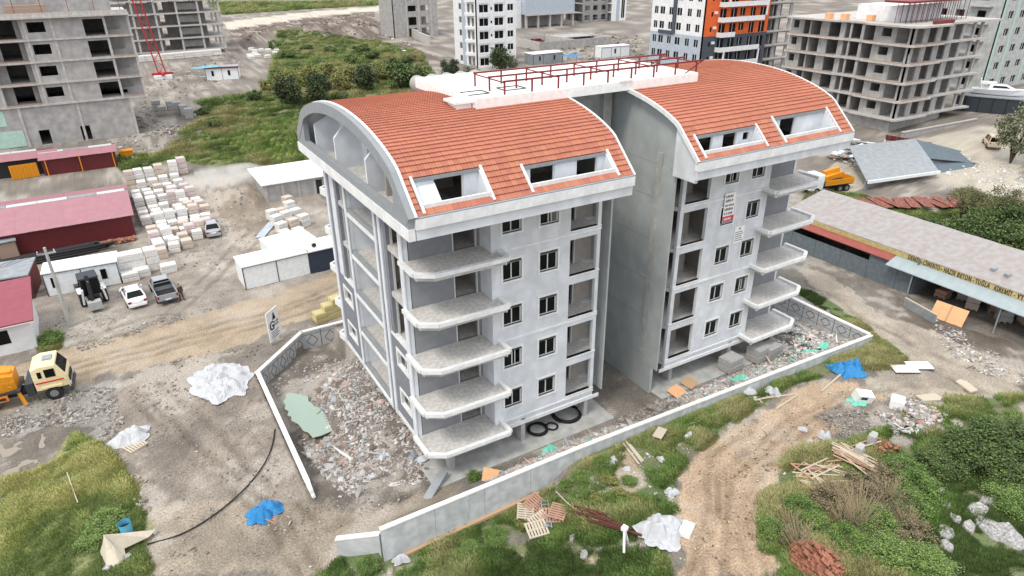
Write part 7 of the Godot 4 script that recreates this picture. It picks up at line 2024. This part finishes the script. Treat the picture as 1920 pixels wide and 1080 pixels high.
	for q in [[1147, 866, 0.5], [1240, 862, 0.35], [1260, 925, 0.45], [1175, 880, 0.3], [1505, 806, 0.35], [1545, 820, 0.5], [1520, 830, 0.3], [752, 1052, 0.5], [1290, 820, 0.35], [1402, 735, 0.6], [1448, 738, 0.6]]:
		var sk := thing("rubble_sack", "small white sack dropped among the weeds by the pale track", "sack", gp(q[0], q[1]), rng.randf() * 3, "white sacks among the weeds")
		part(sk, "sack", sheet(q[2] * 1.8, q[2] * 1.3, q[2], q[0], q[2] * 0.6), M.tarp_white)
	# right track: white boards, boxes, slabs
	for q in [[1696, 694, 0.0], [1722, 688, 0.02]]:
		var wb := thing("white_board", ["white board lying flat on the pale track beside the grass", "white board overlapping its twin on the pale track"][0 if q[0] == 1696 else 1], "board", gp(q[0], q[1]) + Vector3(0, 0.1 + q[2], 0), -0.55)
		bx(wb, "board", Vector3(-0.9, 0, -0.5), Vector3(0.9, 0.06, 0.5), M.white_paint)
		bx(wb, "frame_edge", Vector3(-0.92, -0.08, 0.42), Vector3(0.92, 0.0, 0.52), M.steel_dark)
	var ap := thing("appliance", "white appliance tipped over on a green sheet", "appliance", gp(1616, 752), -0.5)
	part(ap, "case", mb().obox(Transform3D(Basis.from_euler(Vector3(0.25, 0, -0.2)), Vector3(0, 0.4, 0)), Vector3(1.2, 0.7, 0.7)), M.white_paint)
	part(ap, "door_panel", mb().obox(Transform3D(Basis.from_euler(Vector3(0.25, 0, -0.2)), Vector3(-0.1, 0.46, 0.36)), Vector3(0.5, 0.25, 0.04)), M.steel_dark)
	t = thing("tarpaulin", "turquoise sheet trapped under the white appliance", "tarpaulin", gp(1612, 748), 0.2)
	part(t, "sheet", sheet(2.4, 1.2, 0.3, 19, 0.1), M.tarp_green)
	var cu := thing("plaster_block", "chipped white cube standing beside the tile heap", "block", gp(1680, 762), 0.5)
	part(cu, "cube", loft([body_ring(-0.5, 0, 0.65, 0.4), body_ring(-0.42, 0, 0.72, 0.46), body_ring(0.42, 0, 0.7, 0.46), body_ring(0.5, 0, 0.62, 0.4)]), M.white_paint)
	part(cu, "broken_corner", mb().obox(Transform3D(Basis(Vector3.UP, 0.6), Vector3(0.5, 0.12, 0.5)), Vector3(0.3, 0.22, 0.2)), M.white_paint)
	for q in [[1742, 748, 1.4], [1812, 726, 1.3]]:
		var sb := thing("stone_slab", ["broken beige slab lying above the tile heap", "beige slab standing alone on the pale track"][0 if q[0] == 1742 else 1], "slab", gp(q[0], q[1]), -0.4 if q[0] == 1742 else 1.2)
		part(sb, "slab", mb().prism(PackedVector2Array([Vector2(-q[2] * 0.6, -0.35), Vector2(q[2] * 0.5, -0.4), Vector2(q[2] * 0.62, 0.1), Vector2(q[2] * 0.4, 0.4), Vector2(-q[2] * 0.5, 0.35)]), 0.02, 0.16), M.wood_pale)
	for q in [[1608, 856, 0.9], [1632, 836, 1.0]]:
		var cb := thing("concrete_block", ["grey split concrete block standing in the weeds", "taller grey concrete block beside the red tiles"][0 if q[0] == 1608 else 1], "block", gp(q[0], q[1]), 0.3)
		part(cb, "block", loft([body_ring(-0.3, 0, q[2] * 0.9, 0.22), body_ring(-0.1, 0, q[2], 0.26), body_ring(0.1, 0, q[2] * 0.85, 0.24), body_ring(0.3, 0, q[2] * 0.95, 0.2)]), M.concrete)
		bx(cb, "split_face", Vector3(-0.06, 0.0, 0.25), Vector3(0.06, q[2] * 0.8, 0.28), M.cement_grey)
	for i in 72:   # two loose bundles: one fanned, one long and parallel
		var fan := i < 46
		var ax := 1480.0 + rng.randf_range(0, 70) if fan else 1556.0 + rng.randf_range(0, 26)
		var ay := 872.0 + rng.randf_range(0, 42) if fan else 838.0 + rng.randf_range(0, 24)
		var ex := ax + (rng.randf_range(28, 62) if fan else rng.randf_range(50, 84))
		var ey := ay + (rng.randf_range(-4, 34) if fan else rng.randf_range(26, 44))
		if i % 9 == 0: ey = ay - 24.0
		var lift := Vector3(0, 0.12 + 0.005 * i, 0)
		single("plank", mb().bar(gp(ax, ay) + lift, gp(ex, ey) + lift + Vector3(0, rng.randf_range(-0.05, 0.08), 0), 0.085, 0.05), [M.wood_pale, M.wood_pale, M.wood, M.wood_pale, M.wood_pink][i % 5], ["grey white", "grey white", "yellow brown", "grey white", "pinkish"][i % 5] + " old plank in the %s of the timber heap" % ("loose fan" if fan else "long parallel bundle"), "plank", "planks in the timber heap")
	var tp := thing("roof_tile_pile", "pile of salvaged red roof tiles under dry reeds", "tile pile", gp(1530, 1056))
	for i in 210:   # tiles slumped in leaning layers over a core of their own
		var d := Vector2(rng.randf_range(-1, 1), rng.randf_range(-1, 1))
		if d.length() > 1.0: continue
		var hh := 0.8 * maxf(0.0, 1.0 - d.length_squared() * 0.85)
		var lay := rng.randf_range(0.55, 1.0) if i % 3 else rng.randf_range(0.0, 0.55)
		part(tp, "roof_tile", mb().obox(Transform3D(Basis.from_euler(Vector3(rng.randf_range(0.35, 0.8), 0.35 + rng.randf_range(-0.25, 0.25) + (1.2 if d.x > 0.3 else 0.0), rng.randf_range(-0.15, 0.15))), Vector3(d.x * 1.15, 0.1 + hh * lay, d.y * 1.3)), Vector3(0.28, 0.045, 0.42)), M.terracotta)
	for q in [[1656, 842, 26, "heap of broken red bricks behind the grey blocks"], [1905, 892, 40, "heap of red bricks half hidden by the dark bush"], [1640, 1030, 10, "few red bricks lost in the green scrub"]]:
		var bp := thing("brick_pile", q[3], "bricks", gp(q[0], q[1]))
		for i in q[2]:
			part(bp, "brick", mb().obox(Transform3D(Basis.from_euler(Vector3(rng.randf_range(-0.5, 0.5), rng.randf() * 3, rng.randf_range(-0.5, 0.5))), Vector3(rng.randf_range(-0.8, 0.8), 0.1 + rng.randf() * 0.35, rng.randf_range(-0.6, 0.6))), Vector3(0.28, 0.1, 0.18)), M.terracotta)
	for q in [[1772, 950, 0.7], [1790, 975, 0.8], [1772, 1000, 1.1], [1775, 1026, 0.8], [1830, 960, 1.4], [1850, 985, 1.6], [1880, 1000, 1.6], [1815, 990, 0.9], [1900, 1015, 1.3], [1765, 925, 0.6], [1850, 940, 0.8], [1095, 1042, 0.6], [1072, 1012, 0.4]]:
		var rk := thing("rock", "pale grey flat rock sunk in the green weeds", "rock", gp(q[0], q[1]) - Vector3(0, 0.05, 0), rng.randf() * 3, "pale rocks in the weeds")
		var m := mb()
		var n := 7
		var lo := []
		var hi := []
		for i in n:
			var rr: float = q[2] * rng.randf_range(0.4, 0.65)
			lo.append(Vector3(cos(TAU * i / n) * rr * 1.15, 0, sin(TAU * i / n) * rr * 0.9))
			hi.append(Vector3(cos(TAU * i / n) * rr * 0.9, rng.randf_range(0.15, 0.35), sin(TAU * i / n) * rr * 0.65))
		for i in n:
			m.quad(lo[(i + 1) % n], lo[i], hi[i], hi[(i + 1) % n])
			if i > 0 and i < n - 1: m.tri(hi[0], hi[i + 1], hi[i])
		part(rk, "stone", m, M.stone)
	# below the right block
	for q in [[1368, 692, 1.25], [1420, 674, 1.35], [1440, 668, 1.2]]:
		wrapped("block_stack", "grey paving stack standing under the right block", gh(q[0], q[1], 0.1), 0.1, 1.5, 1.2, q[2], M.wrap_grey, "grey paving stacks under the right block")
	for q in [[1268, 738, M.orange_board, "flat orange board lying at the court corner"], [1292, 722, M.wood, "brown chipboard panel lying at the court corner"], [920, 897, M.orange_board, "orange chipboard offcut in the front strip waste"]]:
		var bd := thing("chipboard", q[3], "board", gp(q[0], q[1]) + Vector3(0, 0.2, 0), rng.randf())
		bd.rotation.x = 0.2
		bx(bd, "board", Vector3(-0.6, 0, -0.5), Vector3(0.6, 0.05, 0.5), q[2])
		bx(bd, "batten", Vector3(-0.6, -0.06, -0.1), Vector3(0.6, 0, 0.1), M.wood)
	var gb := thing("metal_plate", "grey metal plate propped against the ground floor corner", "plate", Vector3(0.6, 0.35, 0.9), 0.6)
	gb.rotation.z = 0.25
	bx(gb, "plate", Vector3(-1.3, 0, -0.25), Vector3(0.9, 0.05, 0.25), M.tin)
	bx(gb, "lip", Vector3(-1.3, -0.1, 0.25), Vector3(0.9, 0.06, 0.29), M.tin)
	for q in [[905, 868, M.tarp_green], [1030, 852, M.tarp_green], [1386, 718, M.tarp_green], [1520, 668, M.tarp_green], [1545, 655, M.tarp_green]]:
		t = thing("plastic_sheet", "torn turquoise plastic sheet lying in the waste behind the front wall", "plastic sheet", on(gh(q[0], q[1], 0.4).x, clampf(gh(q[0], q[1], 0.4).z, 2.2, 4.0)) + Vector3(0, 0.12, 0), rng.randf() * 3, "turquoise sheets in the front waste")
		part(t, "sheet", sheet(1.3, 0.9, 0.35, q[0], 0.1), q[2])
	single("stick", mb().bar(gp(127, 890) + Vector3(0, 0.2, 0), gp(148, 948) + Vector3(0, 0.25, 0), 0.05, 0.05), M.wood_pale, "thin bare stick lying in the yellow green meadow", "stick")
	for q in [[110, 452, M.orange_board, "orange crate leaning against the dark red shed"]]:
		var cr := thing("crate", q[3], "crate", gp(q[0], q[1] + 6), 0.05)
		for i in 5: bx(cr, "slat", Vector3(-0.9, 0.05 + i * 0.24, -0.4), Vector3(0.9, 0.25 + i * 0.24, -0.34), q[2])
		bx(cr, "base", Vector3(-0.9, 0, -0.4), Vector3(0.9, 0.05, 0.4), q[2])
	for q in [[170, 466], [195, 460], [220, 456], [240, 452], [150, 470]]:
		var bp := thing("brick_pile", "heap of broken red tiles along the foot of the dark red shed", "bricks", gp(q[0], q[1]), 0.0, "red tile heaps along the shed")
		for i in 22:
			part(bp, "brick", mb().obox(Transform3D(Basis.from_euler(Vector3(rng.randf_range(-0.5, 0.5), rng.randf() * 3, rng.randf_range(-0.5, 0.5))), Vector3(rng.randf_range(-0.9, 0.9), 0.1 + rng.randf() * 0.3, rng.randf_range(-0.4, 0.4))), Vector3(0.4, 0.12, 0.26)), M.terracotta)
func smooth(p: Array) -> Array:
	var c := Curve3D.new()
	for i in p.size():
		var t: Vector3 = (p[mini(i + 1, p.size() - 1)] - p[maxi(i - 1, 0)]) / 6.0
		c.add_point(p[i], -t, t)
	var o := []
	var n: int = p.size() * 4
	for i in n + 1: o.append(c.sample_baked(c.get_baked_length() * i / n))
	return o

# ---------------------------------------------------------------- plants
func crown_mesh(seed_: int, leaves: int, leaf: float, tone_a: Color, tone_b: Color, clumps: int, squash := 0.8) -> ArrayMesh:
	# foliage of a unit crown: leaf clumps through an uneven ellipsoid, each leaf a folded pair of faces
	var g := RandomNumberGenerator.new()
	g.seed = seed_
	var m := mb()
	m.tinted = true
	var cs := []
	for i in clumps:
		var d := Vector3(g.randfn(), g.randfn(), g.randfn()).normalized()
		var r := g.randf_range(0.45, 0.95)
		cs.append([Vector3(d.x * r, d.y * r * squash + squash, d.z * r), g.randf_range(0.14, 0.3)])
	for i in leaves:
		var c: Array = cs[g.randi() % clumps]
		var p: Vector3 = c[0] + Vector3(g.randfn(), g.randfn() * 0.8, g.randfn()) * c[1] * 0.62
		if p.y < 0.02: p.y = g.randf() * 0.1
		var b := Basis.from_euler(Vector3(g.randf_range(-1.1, 1.1), g.randf() * TAU, g.randf_range(-0.9, 0.9)))
		var s := leaf * g.randf_range(0.6, 1.3)
		m.tint = tone_a.lerp(tone_b, g.randf()) * g.randf_range(1.2, 1.8)   # leaves of mixed tone, the same all through the crown
		var tip := p + b.z * s
		var l := p + b.x * s * 0.45 + b.z * s * 0.45 + b.y * s * 0.12
		var r2 := p - b.x * s * 0.45 + b.z * s * 0.45 + b.y * s * 0.12
		m.tri(p, l, tip)
		m.tri(p, tip, r2)
	return m.mesh()
var crowns := {}
var limbs: ArrayMesh
func plant(called: String, label: String, at: Vector3, kind: String, w: float, h: float, cat := "bush", group := "", trunk := 0.0) -> void:
	var r := thing(called, label, cat, at - Vector3(0, 0.05, 0), rng.randf() * TAU, group)
	var list: Array = crowns[kind]
	inst("crown", list[rng.randi() % list.size()], M.leaf, r, Transform3D(Basis.from_scale(Vector3(w * 0.5, (h - trunk) * 0.55, w * 0.5 * rng.randf_range(0.85, 1.1))), Vector3(0, trunk, 0)))
	inst("trunk", limbs, M.bark, r, Transform3D(Basis.from_scale(Vector3(w * 0.35, (trunk + (h - trunk) * 0.6), w * 0.35)), Vector3.ZERO))
func tuft_mesh(seed_: int, blades: int, spread: float, hgt: float, wid: float) -> ArrayMesh:
	var g := RandomNumberGenerator.new()
	g.seed = seed_
	var m := mb()
	m.tinted = true
	for i in blades:
		var a := g.randf() * TAU
		var p := Vector3(cos(a), 0, sin(a)) * g.randf() * spread
		var lean := Vector3(cos(a), 0, sin(a)) * g.randf_range(0.1, 0.6) * hgt
		var s := Vector3(-sin(a), 0, cos(a)) * wid
		var h := hgt * g.randf_range(0.5, 1.0)
		m.tint = Color.WHITE * g.randf_range(0.75, 1.15)
		m.tri(p - s, p + s, p + lean * 0.5 + Vector3(0, h * 0.7, 0) + s * 0.6)
		m.tri(p - s, p + lean * 0.5 + Vector3(0, h * 0.7, 0) + s * 0.6, p + lean + Vector3(0, h, 0))
	return m.mesh()
func grass(label: String, poly: PackedVector2Array, count: int, pal: Array, s0: float, s1: float, patch := 0.0) -> void:
	var xf := []
	var cols := []
	for q in inside_points(poly, count):
		if q.x > -6.2 and q.x < 37.4 and q.y > -16.0 and q.y < 4.95: continue
		var nz := noise.get_noise_2d(q.x * 2.0 + 50, q.y * 2.0)
		if nz < patch - 0.35 + rng.randf() * 0.2: continue
		var wide := noise.get_noise_2d(q.x * 0.45 + 300.0, q.y * 0.45)
		var s := rng.randf_range(s0, s1) * (1.0 + nz + 0.5 * wide)
		xf.append(Transform3D(Basis(Vector3.UP, rng.randf() * TAU).scaled(Vector3.ONE * s), Vector3(q.x, th(q.x, q.y) - 0.02, q.y)))
		var c: Color = pal[clampi(int((nz * 0.8 + wide * 1.3 + 0.45) * pal.size() + rng.randf_range(-0.9, 0.9)), 0, pal.size() - 1)]
		var gl := c.get_luminance()
		cols.append(c.lerp(Color(gl, gl, gl), 0.08) * rng.randf_range(1.3, 2.1))
	copies("grass", label, "grass", crowns.tuft, M.leaf, xf, cols)
func build_plants() -> void:
	crowns.tuft = tuft_mesh(4, 18, 0.5, 0.55, 0.04)
	var dk := lin(44, 54, 34)
	var md := lin(78, 96, 48)
	crowns.dark = [crown_mesh(1, 3600, 0.12, lin(34, 42, 28), lin(66, 78, 48), 40, 0.9), crown_mesh(2, 3600, 0.12, lin(36, 46, 28), lin(70, 82, 50), 36, 0.9)]
	crowns.deep = [crown_mesh(21, 7000, 0.075, lin(34, 46, 26), lin(82, 102, 50), 60), crown_mesh(22, 7000, 0.075, lin(38, 50, 28), lin(90, 108, 56), 52)]
	crowns.mid = [crown_mesh(3, 3600, 0.12, dk, lin(94, 112, 58), 34), crown_mesh(4, 3600, 0.12, dk, lin(88, 106, 56), 30), crown_mesh(5, 3400, 0.12, lin(52, 64, 38), lin(110, 126, 70), 28)]
	crowns.yellow = [crown_mesh(6, 2600, 0.13, lin(74, 82, 42), lin(126, 126, 70), 26), crown_mesh(7, 2600, 0.13, lin(80, 86, 46), lin(134, 130, 80), 28)]
	crowns.fine = [crown_mesh(8, 7000, 0.075, dk, lin(112, 136, 66), 60), crown_mesh(9, 7000, 0.075, lin(40, 54, 30), lin(100, 126, 58), 54)]
	crowns.dry = [crown_mesh(10, 4000, 0.07, lin(74, 66, 54), lin(122, 112, 84), 34), crown_mesh(11, 4000, 0.07, lin(64, 62, 46), lin(104, 104, 72), 34)]
	crowns.olive = [crown_mesh(12, 5000, 0.09, lin(70, 76, 58), lin(126, 128, 100), 34)]
	var lm := mb()
	for i in 6:
		var a := i * 1.05
		lm.cyl(Vector3(0, 0, 0), Vector3(cos(a) * 0.25, 0.45, sin(a) * 0.25), 0.06, 0.04, 6, false)
		lm.cyl(Vector3(cos(a) * 0.25, 0.45, sin(a) * 0.25), Vector3(cos(a + 0.3) * 0.7, 1.0, sin(a + 0.3) * 0.7), 0.04, 0.012, 6, false)
	limbs = lm.mesh()
	# behind the roof: citrus trees and shrubs on the weedy plot
	for q in [[545, 198, 5.6, 5.6], [600, 192, 5.6, 5.6], [688, 172, 5.6, 5.6]]:
		plant("citrus_tree", "dark round citrus tree on the weedy plot behind the arched gable", gp(q[0], q[1]), "dark", q[2], q[3], "tree", "citrus trees on the weedy plot")
	for q in [[560, 166, 5.6, 4.6], [584, 156, 5, 4.4], [640, 172, 5, 4.6], [655, 156, 5, 4.2], [722, 152, 5.4, 4.6], [618, 146, 4.6, 3.6], [505, 172, 4, 3], [530, 158, 4.6, 3.6], [700, 148, 4.6, 4]]:
		plant("shrub", "yellow green shrub among the dark citrus trees", gp(q[0], q[1]), "yellow", q[2], q[3], "bush", "yellow shrubs on the weedy plot")
	for q in [[752, 168, 7.5, 6.2], [782, 164, 6, 5.4], [740, 134, 5, 3.6], [700, 112, 5, 3.0], [764, 122, 4, 2.8], [480, 190, 3.6, 2.4], [640, 190, 3.6, 2.2], [660, 120, 4, 2.6], [800, 150, 4, 3.2], [540, 110, 4, 2.4], [515, 90, 4, 2.4], [380, 218, 2.6, 1.6], [400, 240, 2.8, 1.6], [440, 200, 2.4, 1.4], [620, 100, 4, 2.2], [575, 95, 4, 2.2], [680, 98, 5, 2.6]]:
		plant("shrub", ("tall spreading green shrub at the back of the weedy plot" if q[3] > 4.0 else ("knee high green shrub on the weedy plot near the grey block stacks" if q[3] < 2.0 else "medium green shrub on the weedy plot below the brown bank")), gp(q[0], q[1]), "mid", q[2], q[3], "bush", "green shrubs on the weedy plot")
	plant("tree", "dark leafy tree before the white tower base", gp(846, 152), "dark", 4.2, 5.2, "tree", "", 0.8)
	plant("tree", "taller dark tree between the white tower and the low cabin", gp(940, 140), "dark", 5.0, 6.2, "tree", "", 0.8)
	for q in [[770, 118, 5, 3], [882, 146, 4, 3.4], [962, 132, 3.4, 4.2]]:
		plant("dry_shrub", "leafless brownish shrub at the foot of the bank", gp(q[0], q[1]), "dry", q[2], q[3], "bush", "dry shrubs at the bank foot")
	# hedge and trees behind the depot
	for i in 13:
		var q := Vector2(lerpf(1528, 1700, i / 12.0), lerpf(384, 440, i / 12.0))
		plant("hedge_bush", "rough green bush in the hedge between depot roof and rust sheets", gp(q.x + rng.randf_range(-4, 4), q.y + rng.randf_range(-4, 4)), "deep" if i % 3 else "dry", rng.randf_range(2.4, 3.4), rng.randf_range(1.5, 2.2), "bush", "hedge behind the depot")
	for q in [[1725, 455, 4, 3.2], [1770, 470, 4.6, 4], [1812, 480, 5.4, 5], [1855, 490, 5.4, 5], [1900, 500, 5.6, 5.2], [1880, 450, 5, 5], [1925, 470, 5, 5], [1835, 450, 4.4, 4.4]]:
		plant("tree", "dense green tree crowding behind the depot roof", gp(q[0], q[1]), "deep", q[2], q[3], "tree", "trees behind the depot", 0.4)
	for q in [[1862, 440, 4.0, 6.4], [1800, 420, 3.6, 5.0]]:
		plant("bare_tree", "thin brownish tree rising above the green trees by the depot", gp(q[0], q[1]), "dry", q[2], q[3], "tree", "thin trees by the depot", 1.8)
	plant("tree", "grey green feathery tree beside the beige van", gp(1894, 306), "olive", 6.0, 8.6, "tree", "", 1.6)
	# foreground scrub
	for q in [[1800, 860, 3.6, 2.0], [1850, 850, 4.0, 2.4], [1905, 850, 4.0, 2.4], [1870, 890, 3.6, 1.8], [1760, 880, 3.0, 1.5]]:
		plant("bush", "big dark green leafy bush above the red bricks", gp(q[0], q[1]), "deep", q[2], q[3], "bush", "big bushes above the red bricks")
	for q in [[1690, 890, 2.4, 1.2], [1720, 920, 2.6, 1.2], [1700, 950, 2.4, 1.1], [1640, 985, 2.4, 1.1], [1590, 1020, 2.2, 1.0], [1660, 1040, 2.6, 0.9], [1500, 960, 2.0, 1.0], [1520, 985, 2.0, 0.9], [1445, 1000, 1.6, 0.9], [1740, 1060, 2.6, 0.8], [1880, 930, 2.6, 1.0], [1910, 960, 2.6, 0.9]]:
		plant("bush", "low bright green bush in the scrub beside the pale track", gp(q[0], q[1]), "fine", q[2], q[3], "bush", "low green bushes in the scrub")
	for q in [[1560, 950, 2.8, 1.3], [1620, 930, 3.0, 1.4], [1660, 900, 2.6, 1.3], [1670, 960, 2.6, 1.2], [1480, 1010, 1.8, 1.0], [1610, 990, 2.2, 1.0], [1700, 1000, 2.2, 1.0]]:
		plant("dry_shrub", "dry brown bramble in the scrub beside the timber heap", gp(q[0], q[1]), "dry", q[2], q[3], "bush", "dry brambles in the scrub")
	for q in [[1607, 985, 80, 2.3], [1500, 1030, 60, 1.6], [1580, 985, 40, 1.6], [1660, 945, 60, 1.7], [1560, 935, 50, 1.4], [1700, 985, 50, 1.3], [1480, 985, 40, 1.1]]:
		var rd := thing("reed_clump", ["tall dry fan of pale reeds rising from the scrub", "dry pale reeds leaning over the red tile pile", "thin dry reeds beside the tall fan", "bare twiggy brush between the bramble and the big bushes", "bare twiggy brush just below the timber heap", "bare twiggy brush above the pale rocks", "short bare brush at the edge of the pale track"][[1607, 1500, 1580, 1660, 1560, 1700, 1480].find(q[0])], "reeds", gp(q[0], q[1]))
		var st := mb()
		for i in q[2]:
			var a := rng.randf() * TAU
			var l := rng.randf_range(0.15, 0.7)
			var b := Vector3(cos(a), 0, sin(a)) * rng.randf() * 0.35
			var h: float = q[3] * rng.randf_range(0.6, 1.1)
			var top := b + Vector3(cos(a) * l, 1.0, sin(a) * l - 0.25).normalized() * h
			st.cyl(b, top, 0.018, 0.006, 4, false)
			st.cyl(b.lerp(top, 0.7), top + Vector3(rng.randf_range(-0.3, 0.3), -0.05, rng.randf_range(-0.3, 0.3)), 0.008, 0.003, 4, false)
		var so := part(rd, "stalks", st, M.twig)
		so.set_meta("kind", "stuff")
	plant("bush", "small round dark bush beside the orange offcut in the front strip", gp(889, 902), "fine", 1.0, 0.9)
	plant("bush", "bright green bush at the corner of the white house", gp(98, 640), "fine", 2.4, 1.1)
	plant("bush", "dark green bush behind the blue barrel", gp(205, 985), "fine", 2.4, 0.9)
	plant("bush", "dark green bush spreading beside the beige sheet", gp(180, 1015), "fine", 2.2, 0.8)
	plant("bush", "leafy dark weed at the low end of the white wall", gp(690, 1062), "fine", 1.4, 0.8)
	for q in [[1060, 915], [1130, 870], [1090, 900], [1180, 905], [930, 1010], [880, 1030], [1040, 1000]]:
		plant("weed", "low leafy green weed along the front wall", gp(q[0], q[1]), "fine", rng.randf_range(1.0, 1.6), rng.randf_range(0.4, 0.7), "weed", "leafy weeds along the front wall")
	for q in [[1150, 905], [1162, 925], [1120, 935], [1185, 935], [980, 985], [1135, 900]]:
		plant("flower_clump", "yellow flowering weed clump in the grass before the front wall", gp(q[0], q[1]), "yellow", rng.randf_range(0.7, 1.1), 0.45, "weed", "yellow flowers before the front wall")
	var gr := [lin(70, 84, 38), lin(86, 104, 46), lin(100, 118, 56), lin(112, 122, 66), lin(126, 122, 78)]
	var fresh := [lin(62, 82, 34), lin(78, 104, 44), lin(94, 118, 54), lin(116, 128, 70), lin(138, 136, 92)]
	var yl := [lin(100, 116, 60), lin(124, 136, 72), lin(142, 148, 84), lin(152, 150, 94)]
	grass("yellow green meadow grass round the beige sheet", px_poly([0, 905, 60, 888, 110, 862, 140, 815, 180, 830, 215, 860, 240, 900, 272, 960, 268, 1010, 288, 1090, 0, 1090]), 9000, yl, 0.3, 0.6, -0.2)
	grass("green grass along the outside of the long front wall", px_poly([635, 1050, 1000, 935, 1130, 858, 1260, 778, 1390, 735, 1500, 695, 1640, 648, 1600, 692, 1480, 722, 1390, 785, 1300, 855, 1262, 900, 1272, 960, 1220, 1015, 960, 1005, 700, 1065]), 16000, fresh, 0.25, 0.55, 0.12)
	grass("green grass along the lower footpath", px_poly([590, 1090, 640, 1045, 760, 1055, 1000, 1018, 1230, 1025, 1262, 1090]), 7000, fresh, 0.3, 0.6, 0.0)
	grass("tall green grass of the scrub beside the pale track", px_poly([1430, 1090, 1425, 940, 1480, 850, 1600, 830, 1780, 750, 1930, 740, 1930, 1090]), 22000, fresh, 0.3, 0.65, 0.02)
	grass("green grass strip beside the panelled wall", px_poly([1490, 545, 1520, 545, 1610, 600, 1660, 640, 1700, 672, 1680, 692, 1580, 690, 1640, 645, 1560, 590]), 5000, fresh, 0.25, 0.5, -0.1)
	grass("rough grass of the plot behind the arched gable", px_poly([215, 302, 240, 330, 330, 300, 400, 312, 470, 303, 620, 335, 640, 200, 560, 180, 380, 190, 370, 230, 300, 290, 230, 290]), 16000, gr, 0.5, 1.0, 0.0)
	grass("weeds of the plot below the brown bank", px_poly([360, 190, 500, 170, 520, 62, 700, 75, 790, 100, 830, 180, 560, 260, 480, 255]), 15000, gr, 0.7, 1.4, 0.05)
	grass("grass on the far field beyond the road", px_poly([390, 6, 740, 3, 740, 8, 600, 16, 420, 28]), 6000, gr, 1.2, 2.4, -0.1)
	grass("grass round the rusty sheets behind the depot", px_poly([1500, 400, 1520, 357, 1600, 362, 1760, 402, 1800, 352, 1920, 382, 1920, 500, 1700, 450]), 7000, gr, 0.4, 0.8, 0.0)
	var rowp := px_poly([425, 268, 560, 205, 600, 285, 520, 312])
	for k in 9:   # crop rows on the small field
		var xf := []
		var cols := []
		for q in inside_points(rowp, 4000):
			if absf(fposmod(q.x * 0.9 + q.y * 0.35, 9.0) - k - 0.5) > 0.17: continue
			xf.append(Transform3D(Basis(Vector3.UP, rng.randf() * TAU).scaled(Vector3.ONE * rng.randf_range(0.5, 0.9)), Vector3(q.x, th(q.x, q.y), q.y)))
			cols.append(lin(112, 132, 62) * rng.randf_range(1.2, 2.0))
		if xf.size() > 0: copies("crop_row", "row of low green crop plants on the small field behind the gable", "crop row", crowns.tuft, M.leaf, xf, cols)
	grass("patches of weed on the brown dirt yard and banks", px_poly([60, 640, 120, 625, 110, 655, 80, 660]), 600, gr, 0.3, 0.6, -0.3)
